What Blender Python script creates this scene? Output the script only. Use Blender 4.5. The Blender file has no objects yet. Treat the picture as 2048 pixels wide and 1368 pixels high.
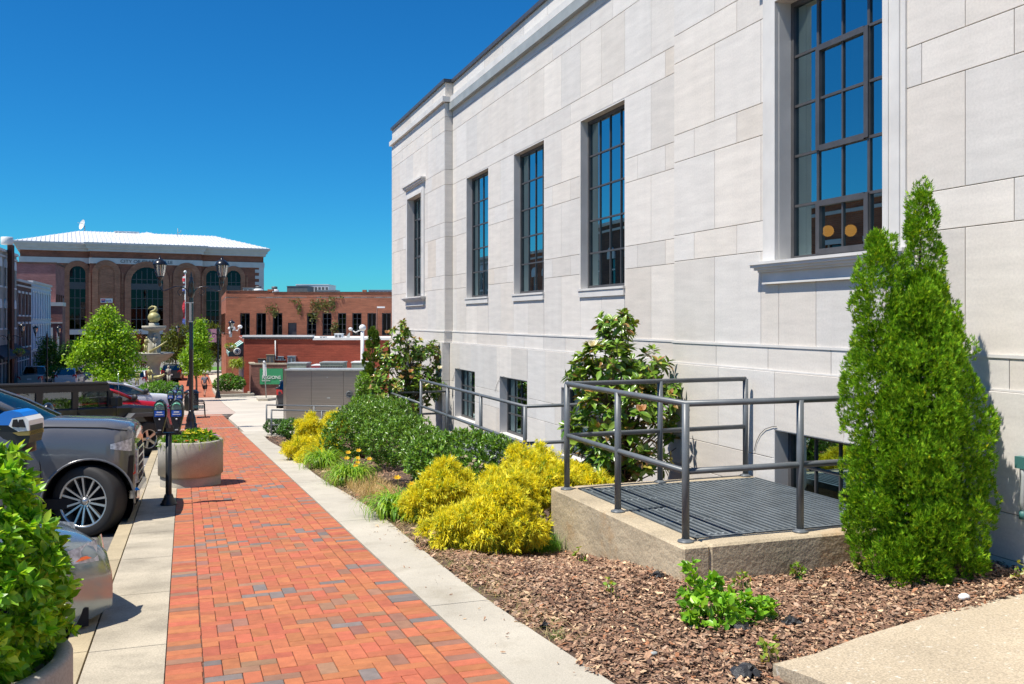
import bpy, math, random
import numpy as np
from mathutils import Vector, Matrix
R = math.radians
SC = bpy.context.scene
# ---------------------------------------------------------------- camera, sky, sun, exposure
FPX, CX, HY, VX = 1850.0, 1024.0, 640.0, 368.0
TH = math.atan((CX - VX) / FPX); SN, CS = math.sin(TH), math.cos(TH)
cd = bpy.data.cameras.new('camera'); cam = bpy.data.objects.new('camera', cd)
SC.collection.objects.link(cam); SC.camera = cam
cd.sensor_width = 36.0; cd.lens = FPX / 2048 * 36.0; cd.shift_y = (HY - 684.0) / 2048.0
cd.clip_start = 0.05; cd.clip_end = 3000.0
cam.location = (0, 0, 0); cam.rotation_euler = (R(90), 0, -TH)
SUN_EL, SUN_AZ = R(63), R(-99)       # azimuth measured from +Y towards +X
wd = bpy.data.worlds.new('World'); SC.world = wd; wd.use_nodes = True
wn = wd.node_tree.nodes; wl = wd.node_tree.links
sky = wn.new('ShaderNodeTexSky'); sky.sky_type = 'NISHITA'; sky.sun_disc = False
sky.sun_elevation = SUN_EL; sky.sun_rotation = SUN_AZ
sky.air_density = 1.0; sky.dust_density = 0.0; sky.ozone_density = 4.0; sky.altitude = 200
hsv = wn.new('ShaderNodeHueSaturation'); hsv.inputs['Saturation'].default_value = 1.2
hsv.inputs['Value'].default_value = 1.0; hsv.inputs['Hue'].default_value = 0.5
bg = wn['Background']; bg.inputs['Strength'].default_value = 0.08
tint = wn.new('ShaderNodeMix'); tint.data_type = 'RGBA'; tint.blend_type = 'MULTIPLY'; tint.inputs['Factor'].default_value = 1.0; tint.inputs[7].default_value = (.15, .70, .98, 1)
wl.new(sky.outputs[0], hsv.inputs['Color']); wl.new(hsv.outputs[0], tint.inputs[6]); wl.new(tint.outputs[2], bg.inputs['Color'])
sl = bpy.data.lights.new('sun', 'SUN'); sl.energy = 4.3; sl.angle = R(0.5); sl.color = (1.0, 0.95, 0.86)
so = bpy.data.objects.new('sun', sl); SC.collection.objects.link(so)
sdir = Vector((math.sin(SUN_AZ) * math.cos(SUN_EL), math.cos(SUN_AZ) * math.cos(SUN_EL), math.sin(SUN_EL)))
so.rotation_euler = sdir.to_track_quat('Z', 'Y').to_euler()
SC.view_settings.view_transform = 'Standard'; SC.view_settings.look = 'None'
SC.view_settings.exposure = 0.62; SC.view_settings.gamma = 1.0
SC.cycles.max_bounces = 8; SC.cycles.diffuse_bounces = 3; SC.cycles.glossy_bounces = 4
SC.cycles.transparent_max_bounces = 12; SC.cycles.use_denoising = True
SC.cycles.caustics_reflective = False; SC.cycles.caustics_refractive = False

# ---------------------------------------------------------------- measuring helpers
def g(Y):                                  # height of the pavement along the street
    if Y <= 50: return -1.65 - .06 * Y
    a = min(Y, 100) - 50
    return -4.65 - (.06 * a - .0006 * a * a)
def ray(u, v=HY):
    x = (u - CX) / FPX
    return (x * CS + SN, CS - x * SN, (HY - v) / FPX)
def at(u, v, d):
    r = ray(u, v); return Vector((r[0] * d, r[1] * d, r[2] * d))
def lin(r, gg, b):
    return tuple(((c / 255) / 12.92 if c / 255 < .04045 else ((c / 255 + .055) / 1.055) ** 2.4) for c in (r, gg, b))
class Fac:                                 # a vertical plane: s runs to the right, out towards the viewer
    def __init__(self, p0, p1):
        self.o = Vector((p0[0], p0[1], 0)); e = Vector((p1[0] - p0[0], p1[1] - p0[1], 0)); self.len = e.length
        self.e = e.normalized(); self.n = Vector((self.e.y, -self.e.x, 0))
    def s(self, u):
        r = ray(u); dx, dy = r[0], r[1]
        den = dx * self.e.y - dy * self.e.x
        return (self.o.y * dx - self.o.x * dy) / -den
    def z(self, u, v):
        s = self.s(u); p = self.o + self.e * s
        return (HY - v) / FPX * (p.x * SN + p.y * CS)
    def w(self, s, out, z):
        p = self.o + self.e * s + self.n * out; return Vector((p.x, p.y, z))

# ---------------------------------------------------------------- mesh builder
class MB:
    def __init__(self): self.v = []; self.f = []; self.c = []; self.sm = []
    def add(self, vs, fs, col=(1, 1, 1), smooth=False):
        b = len(self.v); self.v.extend([tuple(p) for p in vs])
        for f in fs: self.f.append([i + b for i in f]); self.c.append(col); self.sm.append(smooth)
        return self
    def obox(self, o, ex, ey, ez, col=(1, 1, 1)):
        o, ex, ey, ez = Vector(o), Vector(ex), Vector(ey), Vector(ez)
        if ex.cross(ey).dot(ez) < 0: o, ex = o + ex, -ex
        p = [o, o + ex, o + ex + ey, o + ey]; p += [q + ez for q in p]
        return self.add(p, [(0, 3, 2, 1), (4, 5, 6, 7), (0, 1, 5, 4), (1, 2, 6, 5), (2, 3, 7, 6), (3, 0, 4, 7)], col)
    def box(self, x0, x1, y0, y1, z0, z1, col=(1, 1, 1)):
        return self.obox((x0, y0, z0), (x1 - x0, 0, 0), (0, y1 - y0, 0), (0, 0, z1 - z0), col)
    def rbox(self, x0, x1, y0, y1, z0, z1, b=.02, col=(1, 1, 1)):      # chamfered on top and vertical edges
        def ring(i, z): return [(x0 + i + b, y0 + i, z), (x1 - i - b, y0 + i, z), (x1 - i, y0 + i + b, z), (x1 - i, y1 - i - b, z),
                                (x1 - i - b, y1 - i, z), (x0 + i + b, y1 - i, z), (x0 + i, y1 - i - b, z), (x0 + i, y0 + i + b, z)]
        rs = [ring(b * .6, z0), ring(0, z0 + b * .6), ring(0, z1 - b), ring(b, z1)]
        vs = sum(rs, []); fs = []
        for k in range(3):
            for i in range(8): j = (i + 1) % 8; fs.append((k * 8 + i, k * 8 + j, k * 8 + 8 + j, k * 8 + 8 + i))
        fs += [tuple(range(7, -1, -1)), tuple(range(24, 32))]
        return self.add(vs, fs, col)
    def fbox(self, F, s0, s1, o0, o1, z0, z1, col=(1, 1, 1)):
        return self.obox(F.w(s0, o0, z0), F.e * (s1 - s0), F.n * (o1 - o0), (0, 0, z1 - z0), col)
    def tube(self, pts, r, n=8, col=(1, 1, 1), cap=True):
        pts = [Vector(p) for p in pts]; m = len(pts)
        rr = r if hasattr(r, '__len__') else [r] * m
        vs = []; fs = []; pu = None
        for i, p in enumerate(pts):
            t = (pts[min(i + 1, m - 1)] - pts[max(i - 1, 0)])
            t = t.normalized() if t.length > 1e-9 else Vector((0, 0, 1))
            if pu is None:
                a = Vector((0, 0, 1)) if abs(t.z) < .9 else Vector((1, 0, 0)); pu = t.cross(a).normalized()
            else:
                pu = (pu - t * pu.dot(t)); pu = pu.normalized() if pu.length > 1e-6 else t.orthogonal().normalized()
            w = t.cross(pu)
            for k in range(n):
                a = 2 * math.pi * k / n; vs.append(p + (pu * math.cos(a) + w * math.sin(a)) * rr[i])
        for i in range(m - 1):
            for k in range(n): j = (k + 1) % n; fs.append((i * n + k, i * n + j, i * n + n + j, i * n + n + k))
        self.add(vs, fs, col, True)
        if cap:
            b = len(self.v) - m * n
            self.f += [[b + k for k in range(n - 1, -1, -1)], [b + (m - 1) * n + k for k in range(n)]]
            self.c += [col, col]; self.sm += [False, False]
        return self
    def lathe(self, prof, c=(0, 0, 0), n=24, ax='z', col=(1, 1, 1), smooth=True):
        vs = []; fs = []; m = len(prof); c = Vector(c)
        for r, h in prof:
            for k in range(n):
                a = 2 * math.pi * k / n; x, y = r * math.cos(a), r * math.sin(a)
                vs.append(c + (Vector((x, y, h)) if ax == 'z' else Vector((x, h, y)) if ax == 'y' else Vector((h, x, y))))
        for i in range(m - 1):
            for k in range(n):
                j = (k + 1) % n; q = (i * n + k, i * n + j, i * n + n + j, i * n + n + k)
                fs.append(q[::-1] if ax == 'y' else q)
        return self.add(vs, fs, col, smooth)
    def ball(self, c, r, n=12, m=8, col=(1, 1, 1)):
        rx, ry, rz = r if hasattr(r, '__len__') else (r, r, r)
        vs = [(c[0], c[1], c[2] - rz)]; fs = []
        for i in range(1, m):
            p = -math.pi / 2 + math.pi * i / m
            for k in range(n):
                a = 2 * math.pi * k / n
                vs.append((c[0] + rx * math.cos(p) * math.cos(a), c[1] + ry * math.cos(p) * math.sin(a), c[2] + rz * math.sin(p)))
        vs.append((c[0], c[1], c[2] + rz)); t = len(vs) - 1
        for k in range(n):
            j = (k + 1) % n; fs.append((0, 1 + j, 1 + k)); fs.append((t, 1 + (m - 2) * n + k, 1 + (m - 2) * n + j))
            for i in range(m - 2): b = 1 + i * n; fs.append((b + k, b + j, b + n + j, b + n + k))
        return self.add(vs, fs, col, True)
    def prism(self, poly, off, col=(1, 1, 1), smooth=False):     # poly: 3D points, off: extrusion vector
        n = len(poly); off = Vector(off); a = [Vector(p) for p in poly]; b = [p + off for p in a]
        return self.add(a + b, [tuple(range(n - 1, -1, -1)), tuple(range(n, 2 * n))] + [(i, (i + 1) % n, n + (i + 1) % n, n + i) for i in range(n)], col, smooth)
    def quad(self, a, b, c, d, col=(1, 1, 1)): return self.add([a, b, c, d], [(0, 1, 2, 3)], col)
    def build(self, name, mat, parent=None, at0=None, smooth=None):
        V = np.array(self.v, dtype=np.float64).reshape(-1, 3)
        base = None
        if parent is not None: base = np.array(parent.get('_o', (0, 0, 0)))
        elif at0 is not None: base = np.array(at0)
        me = bpy.data.meshes.new(name)
        Vl = V - base if base is not None else V
        me.from_pydata(Vl.tolist(), [], self.f)
        finish(me, V, self.f, self.c)
        sm = self.sm if smooth is None else [smooth] * len(self.f)
        me.polygons.foreach_set('use_smooth', sm)
        me.materials.append(mat)
        o = bpy.data.objects.new(name, me); SC.collection.objects.link(o)
        if parent is not None: o.parent = parent; o['_o'] = tuple(base)
        elif at0 is not None: o.location = at0
        if '_o' not in o: o['_o'] = tuple(at0) if at0 is not None else (0, 0, 0)
        return o
def finish(me, V, F, C):
    nl = sum(len(f) for f in F); uv = np.zeros((nl, 2)); col = np.ones((nl, 4)); k = 0
    for f, c in zip(F, C):
        p = V[f]; n = np.zeros(3); q = np.roll(p, -1, 0)
        n[0] = ((p[:, 1] - q[:, 1]) * (p[:, 2] + q[:, 2])).sum(); n[1] = ((p[:, 2] - q[:, 2]) * (p[:, 0] + q[:, 0])).sum(); n[2] = ((p[:, 0] - q[:, 0]) * (p[:, 1] + q[:, 1])).sum()
        l = np.linalg.norm(n) or 1; n /= l; m = len(f)
        h = math.hypot(n[0], n[1])
        if abs(n[2]) > .75 or h < 1e-6: uv[k:k + m] = p[:, :2]
        else: uv[k:k + m, 0] = (p[:, 0] * -n[1] + p[:, 1] * n[0]) / h; uv[k:k + m, 1] = p[:, 2]
        col[k:k + m, :3] = c; k += m
    u = me.uv_layers.new(name='UVMap'); u.data.foreach_set('uv', uv.ravel())
    a = me.color_attributes.new('Col', 'FLOAT_COLOR', 'CORNER'); a.data.foreach_set('color', col.ravel())
def np_mesh(name, V, F, mat, col=None, parent=None, smooth=True, at0=None):   # V (n,3), F (m,k), col (m,3)
    V = np.asarray(V, dtype=np.float32); F = np.asarray(F, dtype=np.int32); m, k = F.shape
    base = np.array(parent.get('_o', (0, 0, 0)) if parent is not None else (at0 if at0 is not None else (0, 0, 0)), dtype=np.float32)
    me = bpy.data.meshes.new(name); me.vertices.add(len(V)); me.vertices.foreach_set('co', (V - base).ravel())
    me.loops.add(m * k); me.loops.foreach_set('vertex_index', F.ravel())
    me.polygons.add(m); me.polygons.foreach_set('loop_start', np.arange(0, m * k, k, dtype=np.int32))
    me.update(calc_edges=True)
    me.polygons.foreach_set('use_smooth', np.full(m, smooth))
    if col is not None:
        a = me.color_attributes.new('Col', 'FLOAT_COLOR', 'CORNER')
        cc = np.ones((m, k, 4), dtype=np.float32); cc[:, :, :3] = np.asarray(col)[:, None, :]; a.data.foreach_set('color', cc.ravel())
    me.materials.append(mat); o = bpy.data.objects.new(name, me); SC.collection.objects.link(o)
    if parent is not None: o.parent = parent
    elif at0 is not None: o.location = at0
    o['_o'] = tuple(float(x) for x in base)
    return o
def tag(o, label=None, cat=None, group=None, kind=None):
    if label: o['label'] = label
    if cat: o['category'] = cat
    if group: o['group'] = group
    if kind: o['kind'] = kind
    return o
def thing(name, loc, label, cat, group=None):
    o = bpy.data.objects.new(name, None); SC.collection.objects.link(o); o.location = loc; o['_o'] = tuple(float(c) for c in loc)
    o.empty_display_size = .2
    return tag(o, label, cat, group)
def copy_tree(o, parent=None):
    c = o.copy(); SC.collection.objects.link(c)
    if parent is not None: c.parent = parent
    for ch in list(o.children): copy_tree(ch, c)
    return c
def place(o, loc, rz=0, label=None, sc=None):
    o.location = loc; o.rotation_euler = (0, 0, rz)
    if label: o['label'] = label
    if sc: o.scale = (sc, sc, sc)
    return o
def text_mesh(name, s, F, s0, out, z0, height, width, mat, parent, depth=.03):
    cu = bpy.data.curves.new(name, 'FONT'); cu.body = s; cu.extrude = .02
    t = bpy.data.objects.new(name, cu); SC.collection.objects.link(t)
    bpy.context.view_layer.update()
    me = bpy.data.meshes.new_from_object(t.evaluated_get(bpy.context.evaluated_depsgraph_get()))
    bpy.data.objects.remove(t)
    V = np.zeros(len(me.vertices) * 3); me.vertices.foreach_get('co', V); V = V.reshape(-1, 3)
    lo, hi = V.min(0), V.max(0)
    V = (V - lo) / (hi - lo); mb = MB()
    vs = [F.w(s0 + p[0] * width, out + p[2] * depth, z0 + p[1] * height) for p in V]
    mb.add(vs, [list(p.vertices) for p in me.polygons])
    bpy.data.meshes.remove(me)
    return mb.build(name, mat, parent)

# ---------------------------------------------------------------- materials
def new_mat(name):
    m = bpy.data.materials.new(name); m.use_nodes = True
    nt = m.node_tree; b = nt.nodes['Principled BSDF']; return m, nt, b
def noise(nt, scale, detail=4, vec=None, rough=.55, stretch=None):
    n = nt.nodes.new('ShaderNodeTexNoise'); n.inputs['Scale'].default_value = scale; n.inputs['Detail'].default_value = detail
    n.inputs['Roughness'].default_value = rough
    if vec is None:
        tc = nt.nodes.new('ShaderNodeTexCoord'); vec = tc.outputs['Object']
    if stretch:
        mp = nt.nodes.new('ShaderNodeMapping'); mp.inputs['Scale'].default_value = stretch[:3]
        if len(stretch) > 3: mp.inputs['Rotation'].default_value = (0, 0, stretch[3])
        nt.links.new(vec, mp.inputs['Vector']); vec = mp.outputs[0]
    nt.links.new(vec, n.inputs['Vector']); return n
def ramp(nt, src, stops):
    r = nt.nodes.new('ShaderNodeValToRGB'); e = r.color_ramp.elements
    while len(e) < len(stops): e.new(.5)
    for el, (p, c) in zip(e, stops): el.position = p; el.color = (*c, 1) if len(c) == 3 else c
    nt.links.new(src, r.inputs['Fac']); return r.outputs['Color']
def mixc(nt, a, b, fac=1.0, mode='MULTIPLY'):
    x = nt.nodes.new('ShaderNodeMix'); x.data_type = 'RGBA'; x.blend_type = mode
    for sock, val in ((x.inputs['Factor'], fac), (x.inputs[6], a), (x.inputs[7], b)):
        if isinstance(val, (int, float)): sock.default_value = val
        elif isinstance(val, tuple): sock.default_value = (*val, 1)
        else: nt.links.new(val, sock)
    return x.outputs[2]
def M(name, col=(.5, .5, .5), rough=.6, metal=0.0, attr=False, var=None, speck=None, bump=None, coat=0.0, spec=.5, uv=False, stain=None, streak=None):
    m, nt, b = new_mat(name); L = nt.links
    vec = None
    if uv: vec = nt.nodes.new('ShaderNodeUVMap').outputs[0]
    if attr: a = nt.nodes.new('ShaderNodeAttribute'); a.attribute_name = 'Col'; c = a.outputs['Color']; c = mixc(nt, c, col)
    else: c = col
    if var:     # (scale, lo, hi[, stretch])
        n = noise(nt, var[0], 5, vec, stretch=var[3] if len(var) > 3 else None)
        c = mixc(nt, c, ramp(nt, n.outputs['Fac'], [(.3, (var[1],) * 3), (.7, (var[2],) * 3)]))
    if stain:   # (scale, colour, lo, hi)
        n = noise(nt, stain[0], 6, vec, .65)
        f = ramp(nt, n.outputs['Fac'], [(stain[2], (0, 0, 0)), (stain[3], (1, 1, 1))]); c = mixc(nt, c, stain[1], f, 'MIX')
    if streak:
        n = noise(nt, streak[0], 4, vec, .6, (1, .10, 1)); c = mixc(nt, c, ramp(nt, n.outputs['Fac'], [(.35, (streak[1],) * 3), (.6, (1.0,) * 3)]))
    if speck:   # (scale, lo, hi)
        n = noise(nt, speck[0], 2, vec, .8)
        c = mixc(nt, c, ramp(nt, n.outputs['Fac'], [(.35, (speck[1],) * 3), (.62, (speck[2],) * 3)]))
    if isinstance(c, tuple): b.inputs['Base Color'].default_value = (*c, 1)
    else: L.new(c, b.inputs['Base Color'])
    b.inputs['Roughness'].default_value = rough; b.inputs['Metallic'].default_value = metal
    b.inputs['Coat Weight'].default_value = coat; b.inputs['Coat Roughness'].default_value = .04
    b.inputs['Specular IOR Level'].default_value = spec
    if bump:    # (scale, strength, distance)
        n = noise(nt, bump[0], 5, vec); bn = nt.nodes.new('ShaderNodeBump')
        bn.inputs['Strength'].default_value = bump[1]; bn.inputs['Distance'].default_value = bump[2]
        L.new(n.outputs['Fac'], bn.inputs['Height']); L.new(bn.outputs[0], b.inputs['Normal'])
    return m
def M_leaf(name, rough=.4, trans=.3, spec=.5, tint=(1, 1, 1)):
    m, nt, b = new_mat(name); L = nt.links
    a = nt.nodes.new('ShaderNodeAttribute'); a.attribute_name = 'Col'
    c = mixc(nt, a.outputs['Color'], tint)
    L.new(c, b.inputs['Base Color']); b.inputs['Roughness'].default_value = rough; b.inputs['Specular IOR Level'].default_value = spec
    t = nt.nodes.new('ShaderNodeBsdfTranslucent'); L.new(mixc(nt, c, (1.25, 1.15, .5)), t.inputs['Color'])
    mx = nt.nodes.new('ShaderNodeMixShader'); mx.inputs[0].default_value = trans
    L.new(b.outputs[0], mx.inputs[1]); L.new(t.outputs[0], mx.inputs[2]); L.new(mx.outputs[0], nt.nodes['Material Output'].inputs[0]); return m
def M_brick(name, c1, c2, mortar, bw=.21, bh=.07, ms=.007, rough=.85, stain=None):
    m, nt, b = new_mat(name); L = nt.links
    uv = nt.nodes.new('ShaderNodeUVMap'); t = nt.nodes.new('ShaderNodeTexBrick')
    L.new(uv.outputs[0], t.inputs['Vector'])
    t.inputs['Color1'].default_value = (*c1, 1); t.inputs['Color2'].default_value = (*c2, 1); t.inputs['Mortar'].default_value = (*mortar, 1)
    t.inputs['Scale'].default_value = 1; t.inputs['Brick Width'].default_value = bw; t.inputs['Row Height'].default_value = bh
    t.inputs['Mortar Size'].default_value = ms; t.inputs['Bias'].default_value = -.1
    n = noise(nt, .35, 6, uv.outputs[0], .65, (1, 2.2, 1)); c = mixc(nt, t.outputs['Color'], ramp(nt, n.outputs['Fac'], [(.3, (.68,) * 3), (.7, (1.25,) * 3)]))
    n2 = noise(nt, 3.0, 3, uv.outputs[0], .6, (.35, 3, 1)); c = mixc(nt, c, ramp(nt, n2.outputs['Fac'], [(.3, (.8,) * 3), (.75, (1.2,) * 3)]))
    if stain:
        n = noise(nt, stain[0], 6, uv.outputs[0], .7); c = mixc(nt, c, stain[1], ramp(nt, n.outputs['Fac'], [(stain[2], (0,) * 3), (stain[3], (1,) * 3)]), 'MIX')
    L.new(c, b.inputs['Base Color']); b.inputs['Roughness'].default_value = rough
    bn = nt.nodes.new('ShaderNodeBump'); bn.inputs['Strength'].default_value = .6; bn.inputs['Distance'].default_value = .01; bn.invert = True
    L.new(t.outputs['Fac'], bn.inputs['Height']); L.new(bn.outputs[0], b.inputs['Normal']); return m
def M_glass(name, tint, refl, fac0, fac1, rough=.0, wav=0):
    m, nt, b = new_mat(name); L = nt.links; nt.nodes.remove(b)
    tr = nt.nodes.new('ShaderNodeBsdfTransparent'); tr.inputs[0].default_value = (*tint, 1)
    gl = nt.nodes.new('ShaderNodeBsdfGlossy'); gl.inputs['Color'].default_value = (*refl, 1); gl.inputs['Roughness'].default_value = rough
    lw = nt.nodes.new('ShaderNodeLayerWeight'); lw.inputs[0].default_value = .5
    mr = nt.nodes.new('ShaderNodeMapRange'); L.new(lw.outputs['Facing'], mr.inputs[0]); mr.inputs[3].default_value = fac0; mr.inputs[4].default_value = fac1
    if wav:
        n = noise(nt, 1.1, 2); bn = nt.nodes.new('ShaderNodeBump'); bn.inputs['Strength'].default_value = wav; bn.inputs['Distance'].default_value = .02
        L.new(n.outputs['Fac'], bn.inputs['Height']); L.new(bn.outputs[0], gl.inputs['Normal'])
    mx = nt.nodes.new('ShaderNodeMixShader'); L.new(mr.outputs[0], mx.inputs[0]); L.new(tr.outputs[0], mx.inputs[1]); L.new(gl.outputs[0], mx.inputs[2])
    L.new(mx.outputs[0], nt.nodes['Material Output'].inputs[0]); return m
MT = {}
MT['stone'] = M('limestone', (.70, .655, .60), .75, attr=True, uv=True, var=(1.6, .92, 1.06, (1.1, 7, 1, .22)), speck=(42, .95, 1.04), bump=(30, .12, .004), stain=(.45, (.55, .50, .45), .60, .95), streak=(3.2, .95))
MT['stone_plain'] = M('limestone_trim', (.66, .64, .61), .75, var=(2.5, .88, 1.06), bump=(40, .1, .004))
MT['joint'] = M('mortar_joint', (.24, .22, .20), .9)
MT['frame'] = M('bronze_frame', (.085, .083, .086), .42, metal=.2, var=(6, .85, 1.15))
MT['glass'] = M_glass('window_glass', (.28, .33, .32), (.58, .80, .82), .40, .85, wav=.02)
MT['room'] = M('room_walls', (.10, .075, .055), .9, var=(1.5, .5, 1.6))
MT['brickpath'] = M('paving_brick', (1, 1, 1), .8, attr=True, var=(14, .86, 1.12), speck=(160, .9, 1.08), bump=(90, .25, .004), stain=(1.1, (.40, .21, .13), .62, .95))
MT['pathjoint'] = M('path_joint_sand', (.17, .085, .055), .95, var=(20, .5, 1.3))
MT['conc_light'] = M('concrete_light', (.50, .455, .37), .85, var=(.9, .80, 1.08), speck=(120, .84, 1.1), bump=(120, .2, .004), stain=(2.3, (.32, .28, .21), .54, .82))
MT['conc_strip'] = M('concrete_weathered', (.46, .40, .30), .88, var=(1.4, .74, 1.16), speck=(90, .8, 1.12), bump=(70, .3, .006), stain=(1.9, (.27, .235, .175), .48, .74))
MT['conc_kerb'] = M('kerb_concrete', (.43, .35, .22), .85, var=(2, .75, 1.15), speck=(100, .85, 1.1), bump=(80, .3, .005), stain=(2.5, (.26, .22, .15), .6, .85))
MT['conc_old'] = M('old_concrete', (.47, .385, .26), .92, var=(1.3, .66, 1.2, (1, 1, 3.2)), speck=(70, .78, 1.15), bump=(18, .55, .025), stain=(2.1, (.40, .25, .12), .58, .75))
MT['conc_drive'] = M('driveway_concrete', (.58, .52, .43), .85, var=(.35, .85, 1.08), speck=(60, .9, 1.06), stain=(.5, (.42, .37, .30), .58, .85))
MT['conc_pink'] = M('tinted_concrete', (.50, .39, .32), .85, var=(.5, .85, 1.08), speck=(60, .9, 1.06))
MT['aggregate'] = M('exposed_aggregate', (.45, .37, .26), .85, var=(1.3, .84, 1.1), speck=(75, .74, 1.26), bump=(70, .5, .008), stain=(24, (.62, .57, .48), .6, .68))
MT['asphalt'] = M('asphalt', (.16, .152, .145), .9, var=(.6, .8, 1.15), speck=(60, .75, 1.2), bump=(60, .3, .008), stain=(1.2, (.25, .235, .22), .55, .8))
MT['soil'] = M('bed_soil', (.10, .062, .04), .95, var=(5, .6, 1.4), bump=(25, .6, .03))
MT['ground'] = M('ground', (.20, .19, .16), .95, var=(.3, .8, 1.2))
MT['chip'] = M('bark_chips', (1, 1, 1), .85, attr=True, speck=(60, .75, 1.15))
MT['straw'] = M_leaf('dry_grass_blades', .7, .3, .2)
MT['rail'] = M('rail_paint', (.115, .128, .138), .40, var=(8, .85, 1.12), bump=(60, .1, .003))
MT['grate'] = M('grate_metal', (.15, .175, .19), .45, metal=.3, var=(5, .75, 1.2))
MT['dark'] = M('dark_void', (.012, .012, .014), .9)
MT['black'] = M('black_paint', (.012, .012, .013), .28, coat=.3)
MT['steel'] = M('brushed_steel', (.27, .245, .215), .36, metal=.85, var=(2, .85, 1.08, (.3, 14, 1)), uv=True)
MT['white'] = M('white_paint', (.78, .78, .76), .5, var=(2, .9, 1.03))
MT['grey_metal'] = M('grey_metal', (.34, .36, .35), .5, var=(3, .85, 1.1))
MT['leaf_arb'] = M_leaf('arborvitae_sprays', .6, .28, .2)
MT['leaf_gold'] = M_leaf('gold_threads', .55, .35, .3)
MT['leaf_laurel'] = M_leaf('laurel_leaves', .33, .2, .6)
MT['leaf_mag'] = M_leaf('magnolia_leaves', .3, .18, .6)
MT['leaf_bush'] = M_leaf('bright_bush_leaves', .36, .38, .5)
MT['leaf_tree'] = M_leaf('tree_leaves', .45, .35, .4)
MT['leaf_blade'] = M_leaf('grassy_blades', .42, .35, .4)
MT['petal'] = M_leaf('petals', .6, .3, .2)
MT['bark'] = M('bark', (.16, .11, .075), .9, var=(9, .6, 1.3, (1, 1, .2)), bump=(25, .6, .02))
# ================================================================ the setting
rnd = random.Random(7); rng = np.random.default_rng(11)
def sheet(name, x0, x1, Y0, Y1, dz, mat, step=1.0, skirt=.25, kind='structure', seg=None, gap=.012, dx=None):
    mb = MB(); f0 = x0 if callable(x0) else (lambda y: x0); f1 = x1 if callable(x1) else (lambda y: x1)
    segs = [(Y0, Y1)]
    if seg:
        segs = []; y = Y0
        while y < Y1 - .3: segs.append((y, min(Y1, y + seg) - gap)); y += seg
    for a, b in segs:
        n = max(1, int(math.ceil((b - a) / step))); ys = [a + (b - a) * i / n for i in range(n + 1)]
        vs = []
        for y in ys:
            z = g(y) + dz; vs += [(f0(y), y, z - skirt), (f0(y), y, z), (f1(y), y, z), (f1(y), y, z - skirt)]
        fs = []
        for i in range(n):
            k = i * 4
            for j in range(3): fs.append((k + j, k + 4 + j, k + 5 + j, k + 1 + j)[::-1])
        fs += [(0, 1, 2, 3)[::-1], tuple(n * 4 + q for q in (0, 1, 2, 3))]
        mb.add(vs, fs)
    return tag(mb.build(name, mat), kind=kind)
# ground reaching the horizon
mb = MB(); ys = list(range(-60, 101, 5)) + [150, 250, 400, 700, 1200]; vs = []
for y in ys:
    for x in (-1200, -12, 3, 9, 40, 1200): vs.append((x, y, g(y) - .24))
mb.add(vs, [(i * 6 + j, i * 6 + j + 1, i * 6 + 7 + j, i * 6 + 6 + j) for i in range(len(ys) - 1) for j in range(5)])
tag(mb.build('ground', MT['ground']), kind='structure')
sheet('street', -11.6, -.68, -30, 124, -.14, MT['asphalt'], 2, .05)
sheet('kerb', lambda y: -.70, lambda y: -.558, -6, 90, -.004, MT['conc_kerb'], 1, .3, seg=3.05, gap=.010)
sheet('concrete_strip', -.545, -.105, -6, 70, 0, MT['conc_strip'], 1, .2, seg=1.52, gap=.009)
sheet('path_border', 1.645, lambda y: 2.13 + .05 * math.sin(y * .7), -6, 29.4, 0.002, MT['conc_light'], .5, .2, seg=4.13, gap=.010)
sheet('left_pavement', -15.2, -11.75, -10, 124, -.01, MT['conc_drive'], 2, .25)
# parking bay lines
mb = MB()
for k in range(-2, 13):
    y0 = 6.3 + k * 3.6; a = R(55)
    e = Vector((math.sin(a), math.cos(a), 0)); n = Vector((e.y, -e.x, 0)) * .05
    for i in range(8):
        p = Vector((-.75, y0, 0)) - e * (5.0 * i / 8); q = Vector((-.75, y0, 0)) - e * (5.0 * (i + 1) / 8)
        mb.add([(c.x, c.y, g(c.y) - .136) for c in (p - n, p + n, q + n, q - n)], [(3, 2, 1, 0)])
tag(mb.build('parking_line', MT['white']), kind='structure')
# brick paving: herringbone field between soldier courses, every brick real
mb = MB()
def brick(x0, x1, y0, y1, jit=1.0):
    if x1 - x0 < .02 or y1 - y0 < .02: return
    q = rnd.random(); k = rnd.uniform(.86, 1.14)
    if q < .062: c = (.185 * k, .15 * k, .135 * k)
    elif q < .17: c = (.29 * k, .135 * k * rnd.uniform(.9, 1.2), .088 * k)
    else: c = (.42 * k, .125 * k * rnd.uniform(.85, 1.2), .056 * k)
    gp = .0022; b = .004; dz = rnd.uniform(-.0015, .0018); tx, ty = rnd.uniform(-.006, .006), rnd.uniform(-.006, .006)
    xs = (x0 + gp, x1 - gp); yy = (y0 + gp, y1 - gp); cx, cy = (x0 + x1) / 2, (y0 + y1) / 2
    def z(x, y): return g(y) + dz + (x - cx) * tx + (y - cy) * ty
    o = [(xs[0], yy[0]), (xs[1], yy[0]), (xs[1], yy[1]), (xs[0], yy[1])]; i = [(xs[0] + b, yy[0] + b), (xs[1] - b, yy[0] + b), (xs[1] - b, yy[1] - b), (xs[0] + b, yy[1] - b)]
    vs = [(x, y, z(x, y) - .016) for x, y in o] + [(x, y, z(x, y) - .0035) for x, y in o] + [(x, y, z(x, y)) for x, y in i]
    mb.add(vs, [(8, 9, 10, 11)] + [(4 + k, 4 + (k + 1) % 4, 8 + (k + 1) % 4, 8 + k) for k in range(4)] + [(k, (k + 1) % 4, 4 + (k + 1) % 4, 4 + k) for k in range(4)], c)
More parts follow.
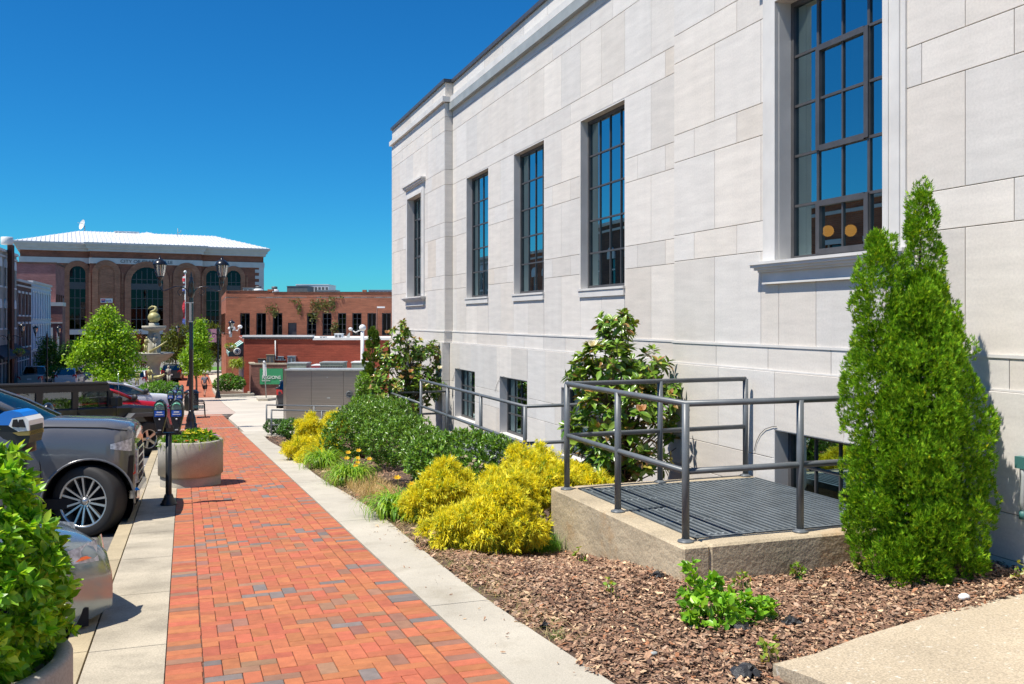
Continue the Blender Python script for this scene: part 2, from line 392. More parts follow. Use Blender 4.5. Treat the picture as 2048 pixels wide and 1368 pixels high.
def runs(Y0, Y1):
    y = Y0
    while y < Y1:
        w = .1 * rnd.uniform(.93, 1.07)
        brick(-.1, .103 + rnd.uniform(-.004, .004), y, min(y + w, Y1)); brick(1.428 + rnd.uniform(-.004, .004), 1.636, y + .03, min(y + w + .03, Y1)); y += w
    y = Y0
    while y < Y1: brick(1.325, 1.425, y, min(y + .2, Y1)); y += .2
    u = .1015; xa, xb = .106, 1.322
    ny0, ny1 = int(math.floor(Y0 / u)) - 3, int(math.ceil(Y1 / u)) + 3; nx = 14
    for j in range(ny0, ny1):
        for i in range(-3, nx):
            m = (i - j) % 4
            if m == 0: r = (i, i + 2, j, j + 1)          # lying across
            else: r = None
            if m == 3: r = (i, i + 1, j, j + 2)       # lying along
            if r is None: continue
            x0, x1, y0, y1 = xa + r[0] * u, xa + r[1] * u, r[2] * u, r[3] * u
            brick(max(x0, xa), min(x1, xb), max(y0, Y0), min(y1, Y1))
runs(1.5, 32.0); runs(32.35, 42.9); runs(43.25, 44.4)
pth = tag(mb.build('brick_path', MT['brickpath']), kind='structure')
sheet('path_joint_sand', -.104, 1.64, -6, 44.4, -.009, MT['pathjoint'], .5, .2)
sheet('path_band', -.1, 1.72, 32.0, 32.35, .001, MT['conc_light'], .35, .012)
sheet('path_band', -.1, 1.82, 42.9, 43.25, .001, MT['conc_light'], .35, .012)
sheet('tinted_crossing', -.1, 2.3, 44.4, 71, 0.0, MT['conc_pink'], 1, .2, seg=4.4)
MT['farbrick'] = M_brick('far_paving_brick', (.50, .15, .07), (.40, .12, .06), (.3, .13, .08), .2, .1, .006)
sheet('far_brick_path', -.5, 2.55, 71, 118, 0.0, MT['farbrick'], 2, .2)
MT['lawn'] = M('far_lawn_turf', (.10, .24, .03), .9, var=(2, .7, 1.3))
sheet('far_lawn', -14, 40, 118.5, 127, .05, MT['lawn'], 2, .2)
sheet('far_walk', -14, 40, 112, 118.4, .03, MT['conc_light'], 2, .2)
# driveway beyond the bed: a wide concrete apron
sheet('driveway', lambda y: 1.73 + max(0, min(.6, (y - 40) * .1)), lambda y: 34, 29.4, 71.6, .001, MT['conc_drive'], 1, .2, seg=5.2, gap=.03)
sheet('driveway_apron', 2.14, 34, 26.6, 29.38, .004, MT['conc_light'], .7, .2)
sheet('rear_yard', 2.6, 40, 71.7, 112, -.03, MT['conc_drive'], 2, .2)
# planting bed
def sst(a, b, x): t = max(0, min(1, (x - a) / (b - a))); return t * t * (3 - 2 * t)
def bedz(x, y):
    return g(y) - .015 - .16 * sst(6.6, 9.2, y) * sst(2.3, 3.4, x) + .03 * math.sin(x * 2.1 + 1) * math.sin(y * 1.3) * sst(2.2, 2.7, x) + .05 * sst(4.2, 5.6, x) * (1 - sst(6, 8, y))
nx, ny = 26, 130; vs = []
for j in range(ny + 1):
    for i in range(nx + 1):
        x, y = 2.02 + 4.5 * i / nx, .5 + 26.2 * j / ny; vs.append((x, y, bedz(x, y)))
mb = MB().add(vs, [(j * (nx + 1) + i, j * (nx + 1) + i + 1, (j + 1) * (nx + 1) + i + 1, (j + 1) * (nx + 1) + i) for j in range(ny) for i in range(nx)], smooth=True)
tag(mb.build('planting_bed', MT['soil']), kind='structure')
# front walkway slab with a broken edge
edge = [(3.02, 4.27), (3.35, 4.33), (3.8, 4.50), (4.21, 4.61), (4.7, 4.73), (5.2, 4.85), (5.55, 4.92), (6.2, 5.06)]
low = [(6.4, .5), (3.2, .5), (3.12, 2.5), (3.07, 4.0)]
poly = edge + low
def wz(x, y): return g(y) + .035
mb = MB(); n = len(poly)
vs = [(x, y, wz(x, y)) for x, y in poly] + [(x, y, wz(x, y) - .14) for x, y in poly]
mb.add(vs, [tuple(range(n))[::-1]] + [(i, (i + 1) % n, n + (i + 1) % n, n + i) for i in range(n)])
tag(mb.build('walkway', MT['aggregate']), kind='structure')

# ---- loose bark chips and straw
PLAT = [(3.62, 6.12, 6.27, 9.0), (4.5, 6.3, 12.2, 18.9), (4.5, 6.3, 18.9, 22.0)]
def inwalk(x, y): return x > 2.98 and y < 4.27 + (x - 3.02) * .247
def flakes(P, L, W, yaw, tilt, roll, lift, colr, bend):
    n = len(P); ca, sa = np.cos(yaw), np.sin(yaw)
    d = np.stack([ca * np.cos(tilt), sa * np.cos(tilt), np.sin(tilt)], 1)
    s0 = np.stack([-sa, ca, np.zeros(n)], 1); up = np.cross(d, s0)
    s = s0 * np.cos(roll)[:, None] + up * np.sin(roll)[:, None]; nn = np.cross(d, s)
    c = P + np.array([0, 0, 1]) * lift[:, None]
    def pt(a, b, h): return c + d * (L * a)[:, None] + s * (W * b)[:, None] + nn * (L * h)[:, None]
    r = lambda lo, hi: rng.uniform(lo, hi, n)
    V = np.stack([pt(r(-.55, -.4), r(-.5, -.15), -bend), pt(r(-.1, .15), r(-.6, -.35), bend * .5), pt(r(.4, .55), r(-.35, 0), -bend),
                  pt(r(.35, .5), r(.1, .4), -bend), pt(r(-.15, .1), r(.35, .6), bend * .5), pt(r(-.55, -.35), r(.1, .45), -bend)], 1).reshape(-1, 3)
    i = np.arange(n)[:, None] * 6
    F = np.concatenate([i + np.array([[0, 1, 4, 5]]), i + np.array([[1, 2, 3, 4]])], 1).reshape(-1, 4)
    return V, F, np.repeat(colr, 2, 0)
def scat(n, x0, x1, y0, y1, keep):
    out = []
    while len(out) < n:
        x, y = rnd.uniform(x0, x1), rnd.uniform(y0, y1)
        if keep(x, y) and not any(a < x < b and c < y < d for a, b, c, d in PLAT) and not inwalk(x, y): out.append((x, y, bedz(x, y)))
    return np.array(out)
pal = np.array([[.25, .15, .098], [.33, .21, .135], [.17, .10, .066], [.43, .30, .20], [.35, .26, .19], [.60, .45, .29], [.10, .06, .042], [.36, .17, .085]])
pr = np.array([.25, .22, .15, .11, .11, .06, .06, .04])
def mulch(n, x0, x1, y0, y1, s0, s1, keep=lambda x, y: True):
    P = scat(n, x0, x1, y0, y1, keep); n = len(P)
    col = pal[rng.choice(8, n, p=pr)] * np.array([[1.06, .97, .90]]) * rng.uniform(.7, 1.3, (n, 1))
    L = rng.uniform(s0, s1, n) * rng.choice([.6, 1, 1, 1.6], n)
    return flakes(P, L, L * rng.uniform(.22, .6, n), rng.uniform(0, 6.28, n), rng.normal(0, .22, n), rng.normal(0, .3, n), rng.uniform(.0, .034, n), col, rng.uniform(-.12, .12, n))
def join(parts):
    V, F, C = [], [], []; b = 0
    for v, f, c in parts: V.append(v); F.append(f + b); C.append(c); b += len(v)
    return np.concatenate(V), np.concatenate(F), np.concatenate(C)
edgek = lambda x, y: x > 2.13 + .06 * math.sin(y * 5) + .05 * math.sin(y * 13) and not (x > 6.05 and y > 4)
V, F, C = join([mulch(46000, 2.08, 6.2, 2.6, 9.4, .020, .044, edgek), mulch(9000, 2.08, 6.2, 9.4, 27, .03, .06, edgek),
                mulch(220, 1.75, 2.2, 2.6, 10, .012, .03), mulch(60, 3.1, 5.8, 3.2, 4.7, .01, .03)])
tag(np_mesh('mulch', V, F, MT['chip'], C, smooth=False), kind='stuff')
# a few chips strewn on the paving
# dry grass along the edge of the bed
def blades(P, L, W, yaw, el, droop, cols, seg=3, w2=.15):
    n = len(P); d0 = np.stack([np.cos(yaw), np.sin(yaw), np.zeros(n)], 1); s = np.stack([-np.sin(yaw), np.cos(yaw), np.zeros(n)], 1)
    pts = [P]; e = el.copy(); p = P
    for k in range(seg):
        st = (L / seg)[:, None] * (d0 * np.cos(e)[:, None] + np.array([[0, 0, 1]]) * np.sin(e)[:, None]); p = p + st; pts.append(p); e = e - droop / seg * (k + 1) * .8
    ws = [1, 1, .85, .5, w2][:seg] + [w2]; ws = np.interp(np.linspace(0, 1, seg + 1), [0, .5, 1], [.8, 1, w2])
    V = np.stack([q for k, pnt in enumerate(pts) for q in (pnt - s * (W * ws[k] / 2)[:, None], pnt + s * (W * ws[k] / 2)[:, None])], 1).reshape(-1, 3)
    i = np.arange(n)[:, None] * (2 * seg + 2)
    F = np.concatenate([i + np.array([[2 * k, 2 * k + 1, 2 * k + 3, 2 * k + 2]]) for k in range(seg)], 1).reshape(-1, 4)
    return V, F, np.repeat(cols, seg, 0)
n = 7000; P = scat(n, 2.1, 2.75, 5.2, 21, lambda x, y: x < 2.3 + .3 * sst(5.5, 8, y) * rnd.random() + .1 * rnd.random())
P[:, 2] += rng.uniform(0, .02, n)
cols = np.array([.52, .40, .21]) * rng.uniform(.6, 1.25, (n, 1)); gsel = rng.random(n) < .13; cols[gsel] = np.array([.20, .27, .06]) * rng.uniform(.7, 1.3, (gsel.sum(), 1))
V, F, C = blades(P, rng.uniform(.04, .14, n), rng.uniform(.002, .005, n), rng.uniform(0, 6.28, n), rng.uniform(-.1, .7, n), rng.uniform(.3, 1.3, n), cols)
n2 = 2600; P2 = scat(n2, 2.25, 2.95, 12.3, 15.5, lambda x, y: True)
V2 = blades(P2, rng.uniform(.12, .3, n2), rng.uniform(.003, .006, n2), rng.uniform(0, 6.28, n2), rng.uniform(.5, 1.4, n2), rng.uniform(.3, 1.2, n2), np.array([.58, .42, .19]) * rng.uniform(.65, 1.2, (n2, 1)))
V, F, C = join([(V, F, C), V2])
tag(np_mesh('dry_grass', V, F, MT['straw'], C), kind='stuff')

# ================================================================ the pale stone building
XM, XP, XB = 6.30, 6.10, 6.03       # main wall, pavilion and pavilion basement planes
bld = thing('stone_building', (6.3, 12, -2.4), 'long pale limestone building with tall dark gridded windows beside the brick path', 'building')
def subtract(r, holes):
    out = [r]
    for h in holes:
        nxt = []
        for a in out:
            if h[0] >= a[1] - 1e-4 or h[1] <= a[0] + 1e-4 or h[2] >= a[3] - 1e-4 or h[3] <= a[2] + 1e-4: nxt.append(a); continue
            s0, s1 = max(a[0], h[0]), min(a[1], h[1])
            if s0 > a[0]: nxt.append((a[0], s0, a[2], a[3]))
            if s1 < a[1]: nxt.append((s1, a[1], a[2], a[3]))
            if h[2] > a[2]: nxt.append((s0, s1, a[2], h[2]))
            if h[3] < a[3]: nxt.append((s0, s1, h[3], a[3]))
        out = nxt
    return out
YO = 32.0
def FS(X): return Fac((X, YO), (X, YO - 40))       # s = YO - Y
face = MB(); core = MB()
def slab(F, a, tone, dep=.02, gp=.0035, bv=.003):
    s0, s1, z0, z1 = a[0] + gp, a[1] - gp, a[2] + gp, a[3] - gp
    if s1 - s0 < .02 or z1 - z0 < .02: return
    o = [F.w(s, -dep, z) for s, z in ((s0, z0), (s1, z0), (s1, z1), (s0, z1))]
    m = [F.w(s, -bv, z) for s, z in ((s0, z0), (s1, z0), (s1, z1), (s0, z1))]
    i = [F.w(s, 0, z) for s, z in ((s0 + bv, z0 + bv), (s1 - bv, z0 + bv), (s1 - bv, z1 - bv), (s0 + bv, z1 - bv))]
    face.add(o + m + i, [(8, 9, 10, 11)] + [(4 + k, 4 + (k + 1) % 4, 8 + (k + 1) % 4, 8 + k) for k in range(4)] + [(k, (k + 1) % 4, 4 + (k + 1) % 4, 4 + k) for k in range(4)], tone)
def tone():
    k = rnd.choice([1, 1, .98, 1.03, .93, 1.045, .96]) * rnd.uniform(.98, 1.02); w = rnd.uniform(-.018, .02)
    if rnd.random() < .08: k *= .93; w += .025
    return (k * (1 + w), k, k * (1 - w * 1.3))
COURSES = [(-.28, .77, 't'), (.77, 1.11, 's'), (1.11, 2.07, 't'), (2.07, 2.43, 's'), (2.43, 3.37, 't'), (3.37, 3.74, 'l'), (3.74, 4.70, 't'), (4.70, 5.05, 's'), (5.05, 5.40, 'm')]
BASE = [(-1.50, -.56, 't'), (-1.86, -1.50, 's'), (-2.9, -1.86, 't'), (-4.4, -2.9, 't')]
def wall(X, Ya, Yb, Y0, mod, holes, courses):          # Ya > Yb ; Y0 anchors the joints
    F = FS(X); sa, sb = YO - Ya, YO - Yb; hs = [(YO - h[0], YO - h[1], h[2], h[3]) for h in holes]
    for z0, z1, k in courses:
        st = {'t': mod, 's': mod, 'l': mod * 2, 'm': mod * 1.5}[k]; off = {'t': 0, 's': mod * .5, 'l': mod * 1.5, 'm': mod * .7}[k]
        js = [sa]; s = (YO - Y0) + off - math.ceil(((YO - Y0) + off - sa) / st) * st
        while s < sb - .12:
            if s > sa + .12: js.append(s + (rnd.uniform(-.06, .06) if k in 'm' else 0))
            s += st
        js.append(sb)
        for a, b in zip(js, js[1:]):
            t = tone()
            for r in subtract((a, b, z0, z1), hs): slab(F, r, t)
    for r in subtract((sa, sb, courses[0][0] if courses is COURSES else courses[-1][0], courses[-1][1] if courses is COURSES else courses[0][1]), hs):
        core.fbox(F, r[0], r[1], -.25, -.012, r[2], r[3])
WM = [(14.32, 12.66, .52, 3.35), (17.66, 16.0, .52, 3.35), (21.0, 19.34, .52, 3.35)]
WP = [(8.52, 6.88, .64, 3.46), (26.1, 24.46, .64, 3.46)]
WB = [(21.75, 20.1, -2.36, -1.18), (18.35, 16.7, -2.36, -1.18), (15.0, 13.35, -2.36, -1.18)]
WBP = [(8.5, 6.86, -2.25, -1.19), (26.1, 24.46, -2.9, -1.19)]
wall(XM, 22.2, 10.8, 14.32, .835, WM, COURSES)
wall(XP, 10.8, -4, 8.85, .96, WP[:1], COURSES); wall(XP, 28.4, 22.225, 26.4, .835, WP[1:], COURSES)
wall(XM - .07, 22.2, 10.8, 13.9, .93, WB, BASE)
wall(XB, 10.8, -4, 8.5, 1.12, WBP[:1], BASE); wall(XB, 28.45, 22.225, 26.1, .93, WBP[1:], BASE)
# returns and ends of the pavilions
FR = Fac((XP, 22.2), (XM, 22.2))
for z0, z1, k in COURSES: slab(FR, (0, .2, z0, z1), tone()); core.fbox(FR, .02, .2, -.024, -.012, z0, z1)
FRb = Fac((XB, 22.2), (XM - .07, 22.2))
for z0, z1, k in BASE: slab(FRb, (0, .2, z0, z1), tone())
core.box(6.12, 14, 28.2, 28.38, -4.4, 5.4); core.box(13.8, 14, -4, 28.2, -4.4, 5.4)
face.build('stone_facing', MT['stone'], bld); core.build('wall', MT['joint'], bld)
# belt course, string course, parapet, coping
def course(name, z0, z1, out, mat, blocks=None, dep=.25):
    mb = MB()
    for X, Ya, Yb in ((XP, 28.45, 22.2 - out), (XM, 22.2 - out, 10.8 + out), (XP, 10.8 + out, -4)):
        F = FS(X); sa, sb = YO - Ya, YO - Yb
        n = max(1, round((sb - sa) / blocks)) if blocks else 1
        for i in range(n):
            a, b = sa + (sb - sa) * i / n, sa + (sb - sa) * (i + 1) / n; e = .004 if blocks else 0
            mb.fbox(F, a + e, b - e, -dep, out, z0, z1, tone() if blocks else (1, 1, 1))
    return mb.build(name, mat, bld)
course('belt_course', -.545, -.30, .012, MT['stone'], 1.05)
course('belt_course', -.30, -.275, .022, MT['stone_plain'])
course('belt_course', -.575, -.545, .024, MT['stone_plain'])
course('string_course', 5.41, 5.54, .075, MT['stone_plain'], None)
course('parapet', 5.545, 5.90, -.02, MT['stone'], 1.25)
course('parapet_cap', 5.905, 5.985, .035, MT['frame'])
mb = MB(); mb.box(6.2, 14, -4, 28.3, 5.2, 5.38); mb.build('roof', MT['grey_metal'], bld)
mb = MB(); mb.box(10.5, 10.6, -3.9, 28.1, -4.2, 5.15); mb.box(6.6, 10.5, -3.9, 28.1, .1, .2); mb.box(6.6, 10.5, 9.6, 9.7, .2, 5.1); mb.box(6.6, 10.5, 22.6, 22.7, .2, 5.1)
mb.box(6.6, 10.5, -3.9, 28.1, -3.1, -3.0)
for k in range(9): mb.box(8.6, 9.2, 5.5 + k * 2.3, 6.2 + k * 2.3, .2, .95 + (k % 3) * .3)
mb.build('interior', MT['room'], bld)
# windows
def window(X, Ya, Yb, z0, z1, rec, cols, rows, sash=(), sill=None, surround=False, stoneback=.03, z0vis=None, reveal=True):
    F = FS(X); s0, s1 = YO - Ya, YO - Yb; W, H = s1 - s0, z1 - z0
    fr = MB(); t = .055
    for a, b, c, d in ((s0, s0 + t, z0, z1), (s1 - t, s1, z0, z1), (s0 + t, s1 - t, z0, z0 + t), (s0 + t, s1 - t, z1 - t, z1)): fr.fbox(F, a, b, -rec - .07, -rec - .006, c, d)
    iw, ih = W - 2 * t, H - 2 * t
    for i in range(1, cols): c = s0 + t + iw * i / cols; h = .017 if i in (1, cols - 1) and sash else .010; fr.fbox(F, c - h, c + h, -rec - .05, -rec - .022, z0 + t, z1 - t)
    for j in range(1, rows):
        c = z0 + t + ih * j / rows; fr.fbox(F, s0 + t, s1 - t, -rec - .048, -rec - .02, c - .0135, c + .0135)
    for (c0, c1, r0, r1) in sash:
        a, b, c, d = s0 + t + iw * c0 / cols, s0 + t + iw * c1 / cols, z0 + t + ih * r0 / rows, z0 + t + ih * r1 / rows; q = .048
        for e in ((a - .012, a + q, c, d), (b - q, b + .012, c, d), (a + q, b - q, c - .012, c + q), (a + q, b - q, d - q, d + .012)): fr.fbox(F, e[0], e[1], -rec - .05, -rec - .002, e[2], e[3])
    w = fr.build('window', MT['frame'], bld)
    gl = MB(); gl.add([F.w(s, -rec - .040, z) for s, z in ((s0 + t, z0 + t), (s1 - t, z0 + t), (s1 - t, z1 - t), (s0 + t, z1 - t))], [(0, 1, 2, 3)]); gl.build('pane', MT['glass'], w)
    rv = MB(); e = .045
    q = .003; rv.fbox(F, s0 - e, s0 + q, -rec - .2, -.004, z0 - e, z1 + e); rv.fbox(F, s1 - q, s1 + e, -rec - .2, -.004, z0 - e, z1 + e); rv.fbox(F, s0 + q, s1 - q, -rec - .2, -.004, z1 - q, z1 + e); rv.fbox(F, s0 + q, s1 - q, -rec - .2, -.004, z0 - e, z0 + q)
    rv.build('reveal', MT['stone_plain'], w)
    if sill:
        m = MB()
        for (ext, a, b, o) in sill: m.fbox(F, s0 - ext, s1 + ext, -.03, o, z0 - b, z0 - a)
        m.build('sill', MT['stone_plain'], w)
    if surround:
        m = MB()
        for (ext, o, nn) in ((.26, .022, .008), (.20, .038, .005), (.075, .05, .002)):
            for a, b, c, d in ((s0 - ext, s0 - nn, z0 + nn, z1 + ext), (s1 + nn, s1 + ext, z0 + nn, z1 + ext), (s0 - nn, s1 + nn, z1 + nn, z1 + ext)): m.fbox(F, a, b, .001, o, c, d)
        for (ext, a, b, o) in ((.27, .26, .30, .07), (.30, .30, .35, .11), (.33, .35, .39, .14)): m.fbox(F, s0 - ext, s1 + ext, .001, o, z1 + a, z1 + b)
        m.build('surround', MT['stone_plain'], w)
    return w
for h in WM: window(XM, h[0], h[1], h[2], h[3], .13, 4, 5, sill=((.03, 0, .035, .045), (.02, .035, .14, .03)))
for h in WP: window(XP, h[0], h[1], h[2], h[3], .15, 4, 5, sash=((1, 3, 0, 1), (1, 3, 2, 4)), surround=True,
    sill=((.36, 0, .03, .15), (.34, .03, .06, .135), (.31, .06, .09, .105), (.28, .09, .115, .075), (.24, .115, .22, .04), (.235, .22, .245, .052)))
for h in WB: window(XM - .07, h[0], h[1], h[2], h[3], .16, 4, 3, z0vis=0)
for h in WBP: window(XB, h[0], h[1], h[2], h[3], .17, 4, 3)
# glowing globe pendants behind the nearest tall window
MT['globe'] = M('amber_globe', (.9, .42, .08), .5)
MT['globe'].node_tree.nodes['Principled BSDF'].inputs['Emission Color'].default_value = (1, .42, .07, 1)
MT['globe'].node_tree.nodes['Principled BSDF'].inputs['Emission Strength'].default_value = 1.6
for k, (u, v, X) in enumerate(((1656, 462, 7.15), (1701, 461, 7.15))):
    r = ray(u, v); p = Vector(r) * (X / r[0])
    t = thing('pendant_lamp', (p.x, p.y, p.z), ('orange globe pendant hanging inside the large gridded window, left of the pair', 'orange globe pendant hanging inside the large gridded window, right of the pair')[k], 'lamp', 'globe pendants inside the window')
    MB().ball(p, .068, 16, 10).build('lamp_globe', MT['globe'], t); MB().tube([p + Vector((0, 0, .08)), p + Vector((0, 0, 5.15 - p.z))], .006, 5).build('cord', MT['black'], t)
# thin cables at the basement windows
def cable(name, X, pts, label):
    q = []
    for u, v in pts: r = ray(u, v); t = X / r[0]; q.append((r[0] * t, r[1] * t, r[2] * t))
    tag(MB().tube(q, .0035, 5).build(name, MT['black'], at0=q[0]), label, 'cable')
cable('wall_cable', XB - .012, [(1508, 902), (1513, 882), (1520, 868), (1530, 858), (1545, 853), (1553, 853)], 'thin dark cable curving along the stone wall beside the basement window at the grate')
cable('wall_cable', XM - .082, [(905, 762), (908, 750), (911, 741), (916, 736), (920, 737)], 'short dark cable looping over the corner of the farther basement window')
cable('wall_cable', XM - .082, [(990, 783), (994, 768), (1000, 756), (1007, 753), (1012, 755)], 'short dark cable looping over the corner of the nearer small basement window')
# wall fixture at the right edge
t = thing('hose_bib', (6.0, 5.42, -1.2), 'grey pipe fixture with a green cap on the stone wall right of the tall evergreen', 'pipe')
MT['teal'] = M('teal_paint', (.05, .16, .15), .5)
def onx(u, v, X): r = ray(u, v); k = X / r[0]; return Vector((X, r[1] * k, r[2] * k))
p = onx(2044, 925, XB - .03); MB().box(p.x - .03, p.x + .03, p.y - .05, p.y + .04, p.z - .045, p.z + .045).build('body', MT['teal'], t)
q = onx(2046, 1030, XB - .03); MB().tube([p, p + Vector((-.02, -.03, -.1)), q + Vector((-.01, 0, .1)), q], .016, 8).build('pipe', MT['grey_metal'], t); MB().lathe([(0, -.03), (.03, -.03), (.03, .03), (0, .03)], q, 10).build('cap', MT['teal'], t)

# ================================================================ grate platforms and railings
def platform(name, x0, x1, y0, y1, top, hgt, wid, label, dep, bars=True, backwall=False, mat='conc_old'):
    t = thing(name, ((x0 + x1) / 2, (y0 + y1) / 2, top - hgt), label, 'platform')
    m = MB(); b = .018
    m.rbox(x0, x0 + wid, y0, y1, top - hgt - .4, top, b); m.rbox(x0 + wid + .002, x1, y0, y0 + wid, top - hgt - .4, top - .002, b); m.rbox(x0 + wid + .002, x1, y1 - wid * .8, y1, top - hgt - .4, top - .002, b)
    m.build('concrete_curb', MT[mat], t)
    g_ = MB(); a, b2, c, d = x0 + wid + .01, x1 - .02, y0 + wid + .01, y1 - wid * .8 - .01
    if bars:
        n = int((b2 - a) / .066)
        for i in range(n):
            x = a + .02 + i * .066; g_.box(x, x + .03, c + .03, d - .03, top - .035, top - .004)
        for k in range(5): y = c + .12 + (d - c - .24) * k / 4; g_.tube([(a, y, top - .014), (b2, y, top - .014)], .006, 5)
        for q in ((a, a + .012), (b2 - .012, b2), (a + .55, a + .575)): g_.box(q[0], q[1], c, d, top - .06, top + .002)
        for q in ((c, c + .03), (d - .03, d)): g_.box(a, b2, q[0], q[1], top - .06, top - .001)
    else: g_.rbox(a, b2, c, d, top - .06, top - .006, .01)
    g_.build('grating' if bars else 'cover_plate', MT['grate'], t)
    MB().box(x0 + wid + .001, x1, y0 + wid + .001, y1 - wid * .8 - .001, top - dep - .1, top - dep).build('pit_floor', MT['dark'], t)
    return t
PT = -1.75
platform('grate_platform', 3.62, 6.02, 6.27, 9.0, PT, .45, .24, 'weathered concrete platform topped with a dark bar grate, nearest the camera', .9)
platform('grate_platform', 4.5, 6.2, 12.2, 18.75, -2.34, .2, .14, 'low concrete platform with a dark cover by the basement windows, inside the long railing', .5, bars=False)
platform('grate_platform', 4.5, 6.2, 18.8, 22.0, -2.86, .2, .14, 'lowest concrete platform with a dark cover at the far end of the long railing', .5, bars=False)
def railing(label, runs_, posts, r=.026, rp=.030, flange=True, name='pipe_railing', ends=()):
    z = min(p[2] for p in posts); t = thing(name, posts[0][:3], label, 'railing')
    for k, (pts, nm) in enumerate(runs_): MB().tube(pts, r, 10).build(nm, MT['rail'], t)
    for x, y, z0, z1 in posts:
        o = MB().tube([(x, y, z0), (x, y, z1)], rp, 12).build('post', MT['rail'], t)
        if flange: MB().lathe([(.0, .026), (rp + .006, .026), (rp + .012, .014), (.064, .012), (.066, 0), (0, 0)], (x, y, z0), 16).build('base_flange', MT['rail'], o)
    return t
A, B, Cc, D, E, G_ = (3.73, 6.42), (3.73, 7.63), (3.73, 8.82), (4.84, 8.87), (5.94, 8.91), (4.80, 6.41)
H_ = (5.95, 6.40); zt, zm = PT + 1.09, PT + .555
railing('dark grey pipe railing round three sides of the concrete grate platform', [
    ([(*E, zt), (*Cc, zt), (*A, zt), (*H_, zt)], 'top_rail'), ([(*E, zm), (*Cc, zm), (*A, zm), (*H_, zm)], 'mid_rail')],
    [(*p, PT, zt + (.0 if p in (B, D, G_) else .0)) for p in (A, B, Cc, D, E, G_, H_)])
zt2 = -1.245; a, b = (4.63, 12.5), (4.63, 18.7)
railing('long grey pipe railing in front of the small basement windows, above the dark green shrubs', [
    ([(6.1, 12.5, zt2), (*a, zt2), (*b, zt2)], 'top_rail'), ([(6.1, 12.5, zt2 - .535), (*a, zt2 - .535), (*b, zt2 - .535)], 'mid_rail')],
    [(4.63, 12.5, -2.34, zt2), (4.63, 14.6, -2.34, zt2), (4.63, 16.65, -2.34, zt2), (4.63, 18.7, -2.8, zt2), (6.1, 12.5, -2.34, zt2)])
zt3 = -1.745
railing('lower stepped pipe railing beside the farther magnolia', [
    ([(4.66, 18.75, zt3), (4.66, 21.85, zt3), (6.1, 21.85, zt3)], 'top_rail'), ([(4.66, 18.75, zt3 - .53), (4.66, 21.85, zt3 - .53), (6.1, 21.85, zt3 - .53)], 'mid_rail')],
    [(4.66, 20.1, -2.86, zt3), (4.66, 21.85, -2.86, zt3), (6.05, 21.85, -2.86, zt3)])
# two level railings by the drive
for (u0, v0, vb, mids, d0, d1, lab) in ((543, 820, 878, ((643.7, 816), (760, 819)), 26.0, 24.2, 'nearer of the two level pipe railings by the concrete drive'),
                               (533, 810, 873, ((628.5, 804.5), (760, 809)), 28.0, 26.4, 'farther of the two level pipe railings by the concrete drive')):
    p0 = at(u0, v0, d0); p1 = at(mids[0][0], mids[0][1], d0 - .3); p2 = at(mids[1][0], mids[1][1], d1); dz = Vector((0, 0, .42))
    p2.z = p1.z - .02; p1.z = p0.z
    gz = at(u0, vb, d0).z
    railing(lab, [([p0, p1, p2], 'top_rail'), ([p0 - dz, p1 - dz, p2 - dz], 'mid_rail')], [(p.x, p.y, gz - .1, p.z) for p in (p0, p1, p2)], r=.021, rp=.024, flange=False)
# ================================================================ plants
MT['leafstalk'] = M('green_stalk', (.12, .22, .03), .6)
def unit(a): return a / np.maximum(np.linalg.norm(a, axis=1, keepdims=True), 1e-9)
def leaves(P, D, N, L, W, col, shape='kite', fold=.12, curl=.0):
    n = len(P); D = unit(D); S = unit(np.cross(D, N)); U = np.cross(S, D); L = L[:, None]; W = W[:, None]
    def pt(a, b, h): return P + D * L * a + S * W * b + U * (W * h + L * (-curl * a * a))
    if shape == 'kite':
        V = np.stack([pt(0, 0, 0), pt(.45, .5, fold), pt(1, 0, 0), pt(.45, -.5, fold), pt(.45, 0, -fold * .4)], 1); k = 5
        Q = [[0, 1, 2, 4], [0, 4, 2, 3]]
    else:
        V = np.stack([pt(0, 0, 0), pt(.28, .44, fold), pt(.62, .46, fold), pt(1, 0, 0), pt(.62, -.46, fold), pt(.28, -.44, fold), pt(.33, 0, -fold * .5), pt(.66, 0, -fold * .5)], 1); k = 8
        Q = [[0, 1, 2, 6], [6, 2, 3, 7], [7, 3, 4, 6], [6, 4, 5, 0]]
    i = np.arange(n)[:, None] * k
    F = np.concatenate([i + np.array([q]) for q in Q], 1).reshape(-1, 4)
    return V.reshape(-1, 3), F, np.repeat(col, len(Q), 0)
def blob(lumps, n, rin=.6, up=0.0, pw=.5, cut=.72, zmin=None):
    lumps = np.array(lumps, dtype=float); a = (lumps[:, 3] * lumps[:, 4] + lumps[:, 4] * lumps[:, 5] + lumps[:, 3] * lumps[:, 5]); a /= a.sum()
    Ps, Ns = [], []; have = 0
    while have < n:
        m = n * 2; k = rng.choice(len(lumps), m, p=a); d = unit(rng.normal(size=(m, 3))); r = rin + (1 - rin) * rng.random(m) ** pw
        r *= 1 + .08 * np.sin(d[:, 0] * 9 + k) * np.sin(d[:, 1] * 8 + d[:, 2] * 7)
        P = lumps[k, :3] + d * lumps[k, 3:6] * r[:, None]; N = unit(d / lumps[k, 3:6]); ok = np.ones(m, bool)
        for j in range(len(lumps)): ok &= (k == j) | ((((P - lumps[j, :3]) / lumps[j, 3:6]) ** 2).sum(1) > cut)
        if zmin is not None: ok &= P[:, 2] > (zmin(P) if callable(zmin) else zmin)
        Ps.append(P[ok]); Ns.append(N[ok]); have += ok.sum()
    return np.concatenate(Ps)[:n], np.concatenate(Ns)[:n]
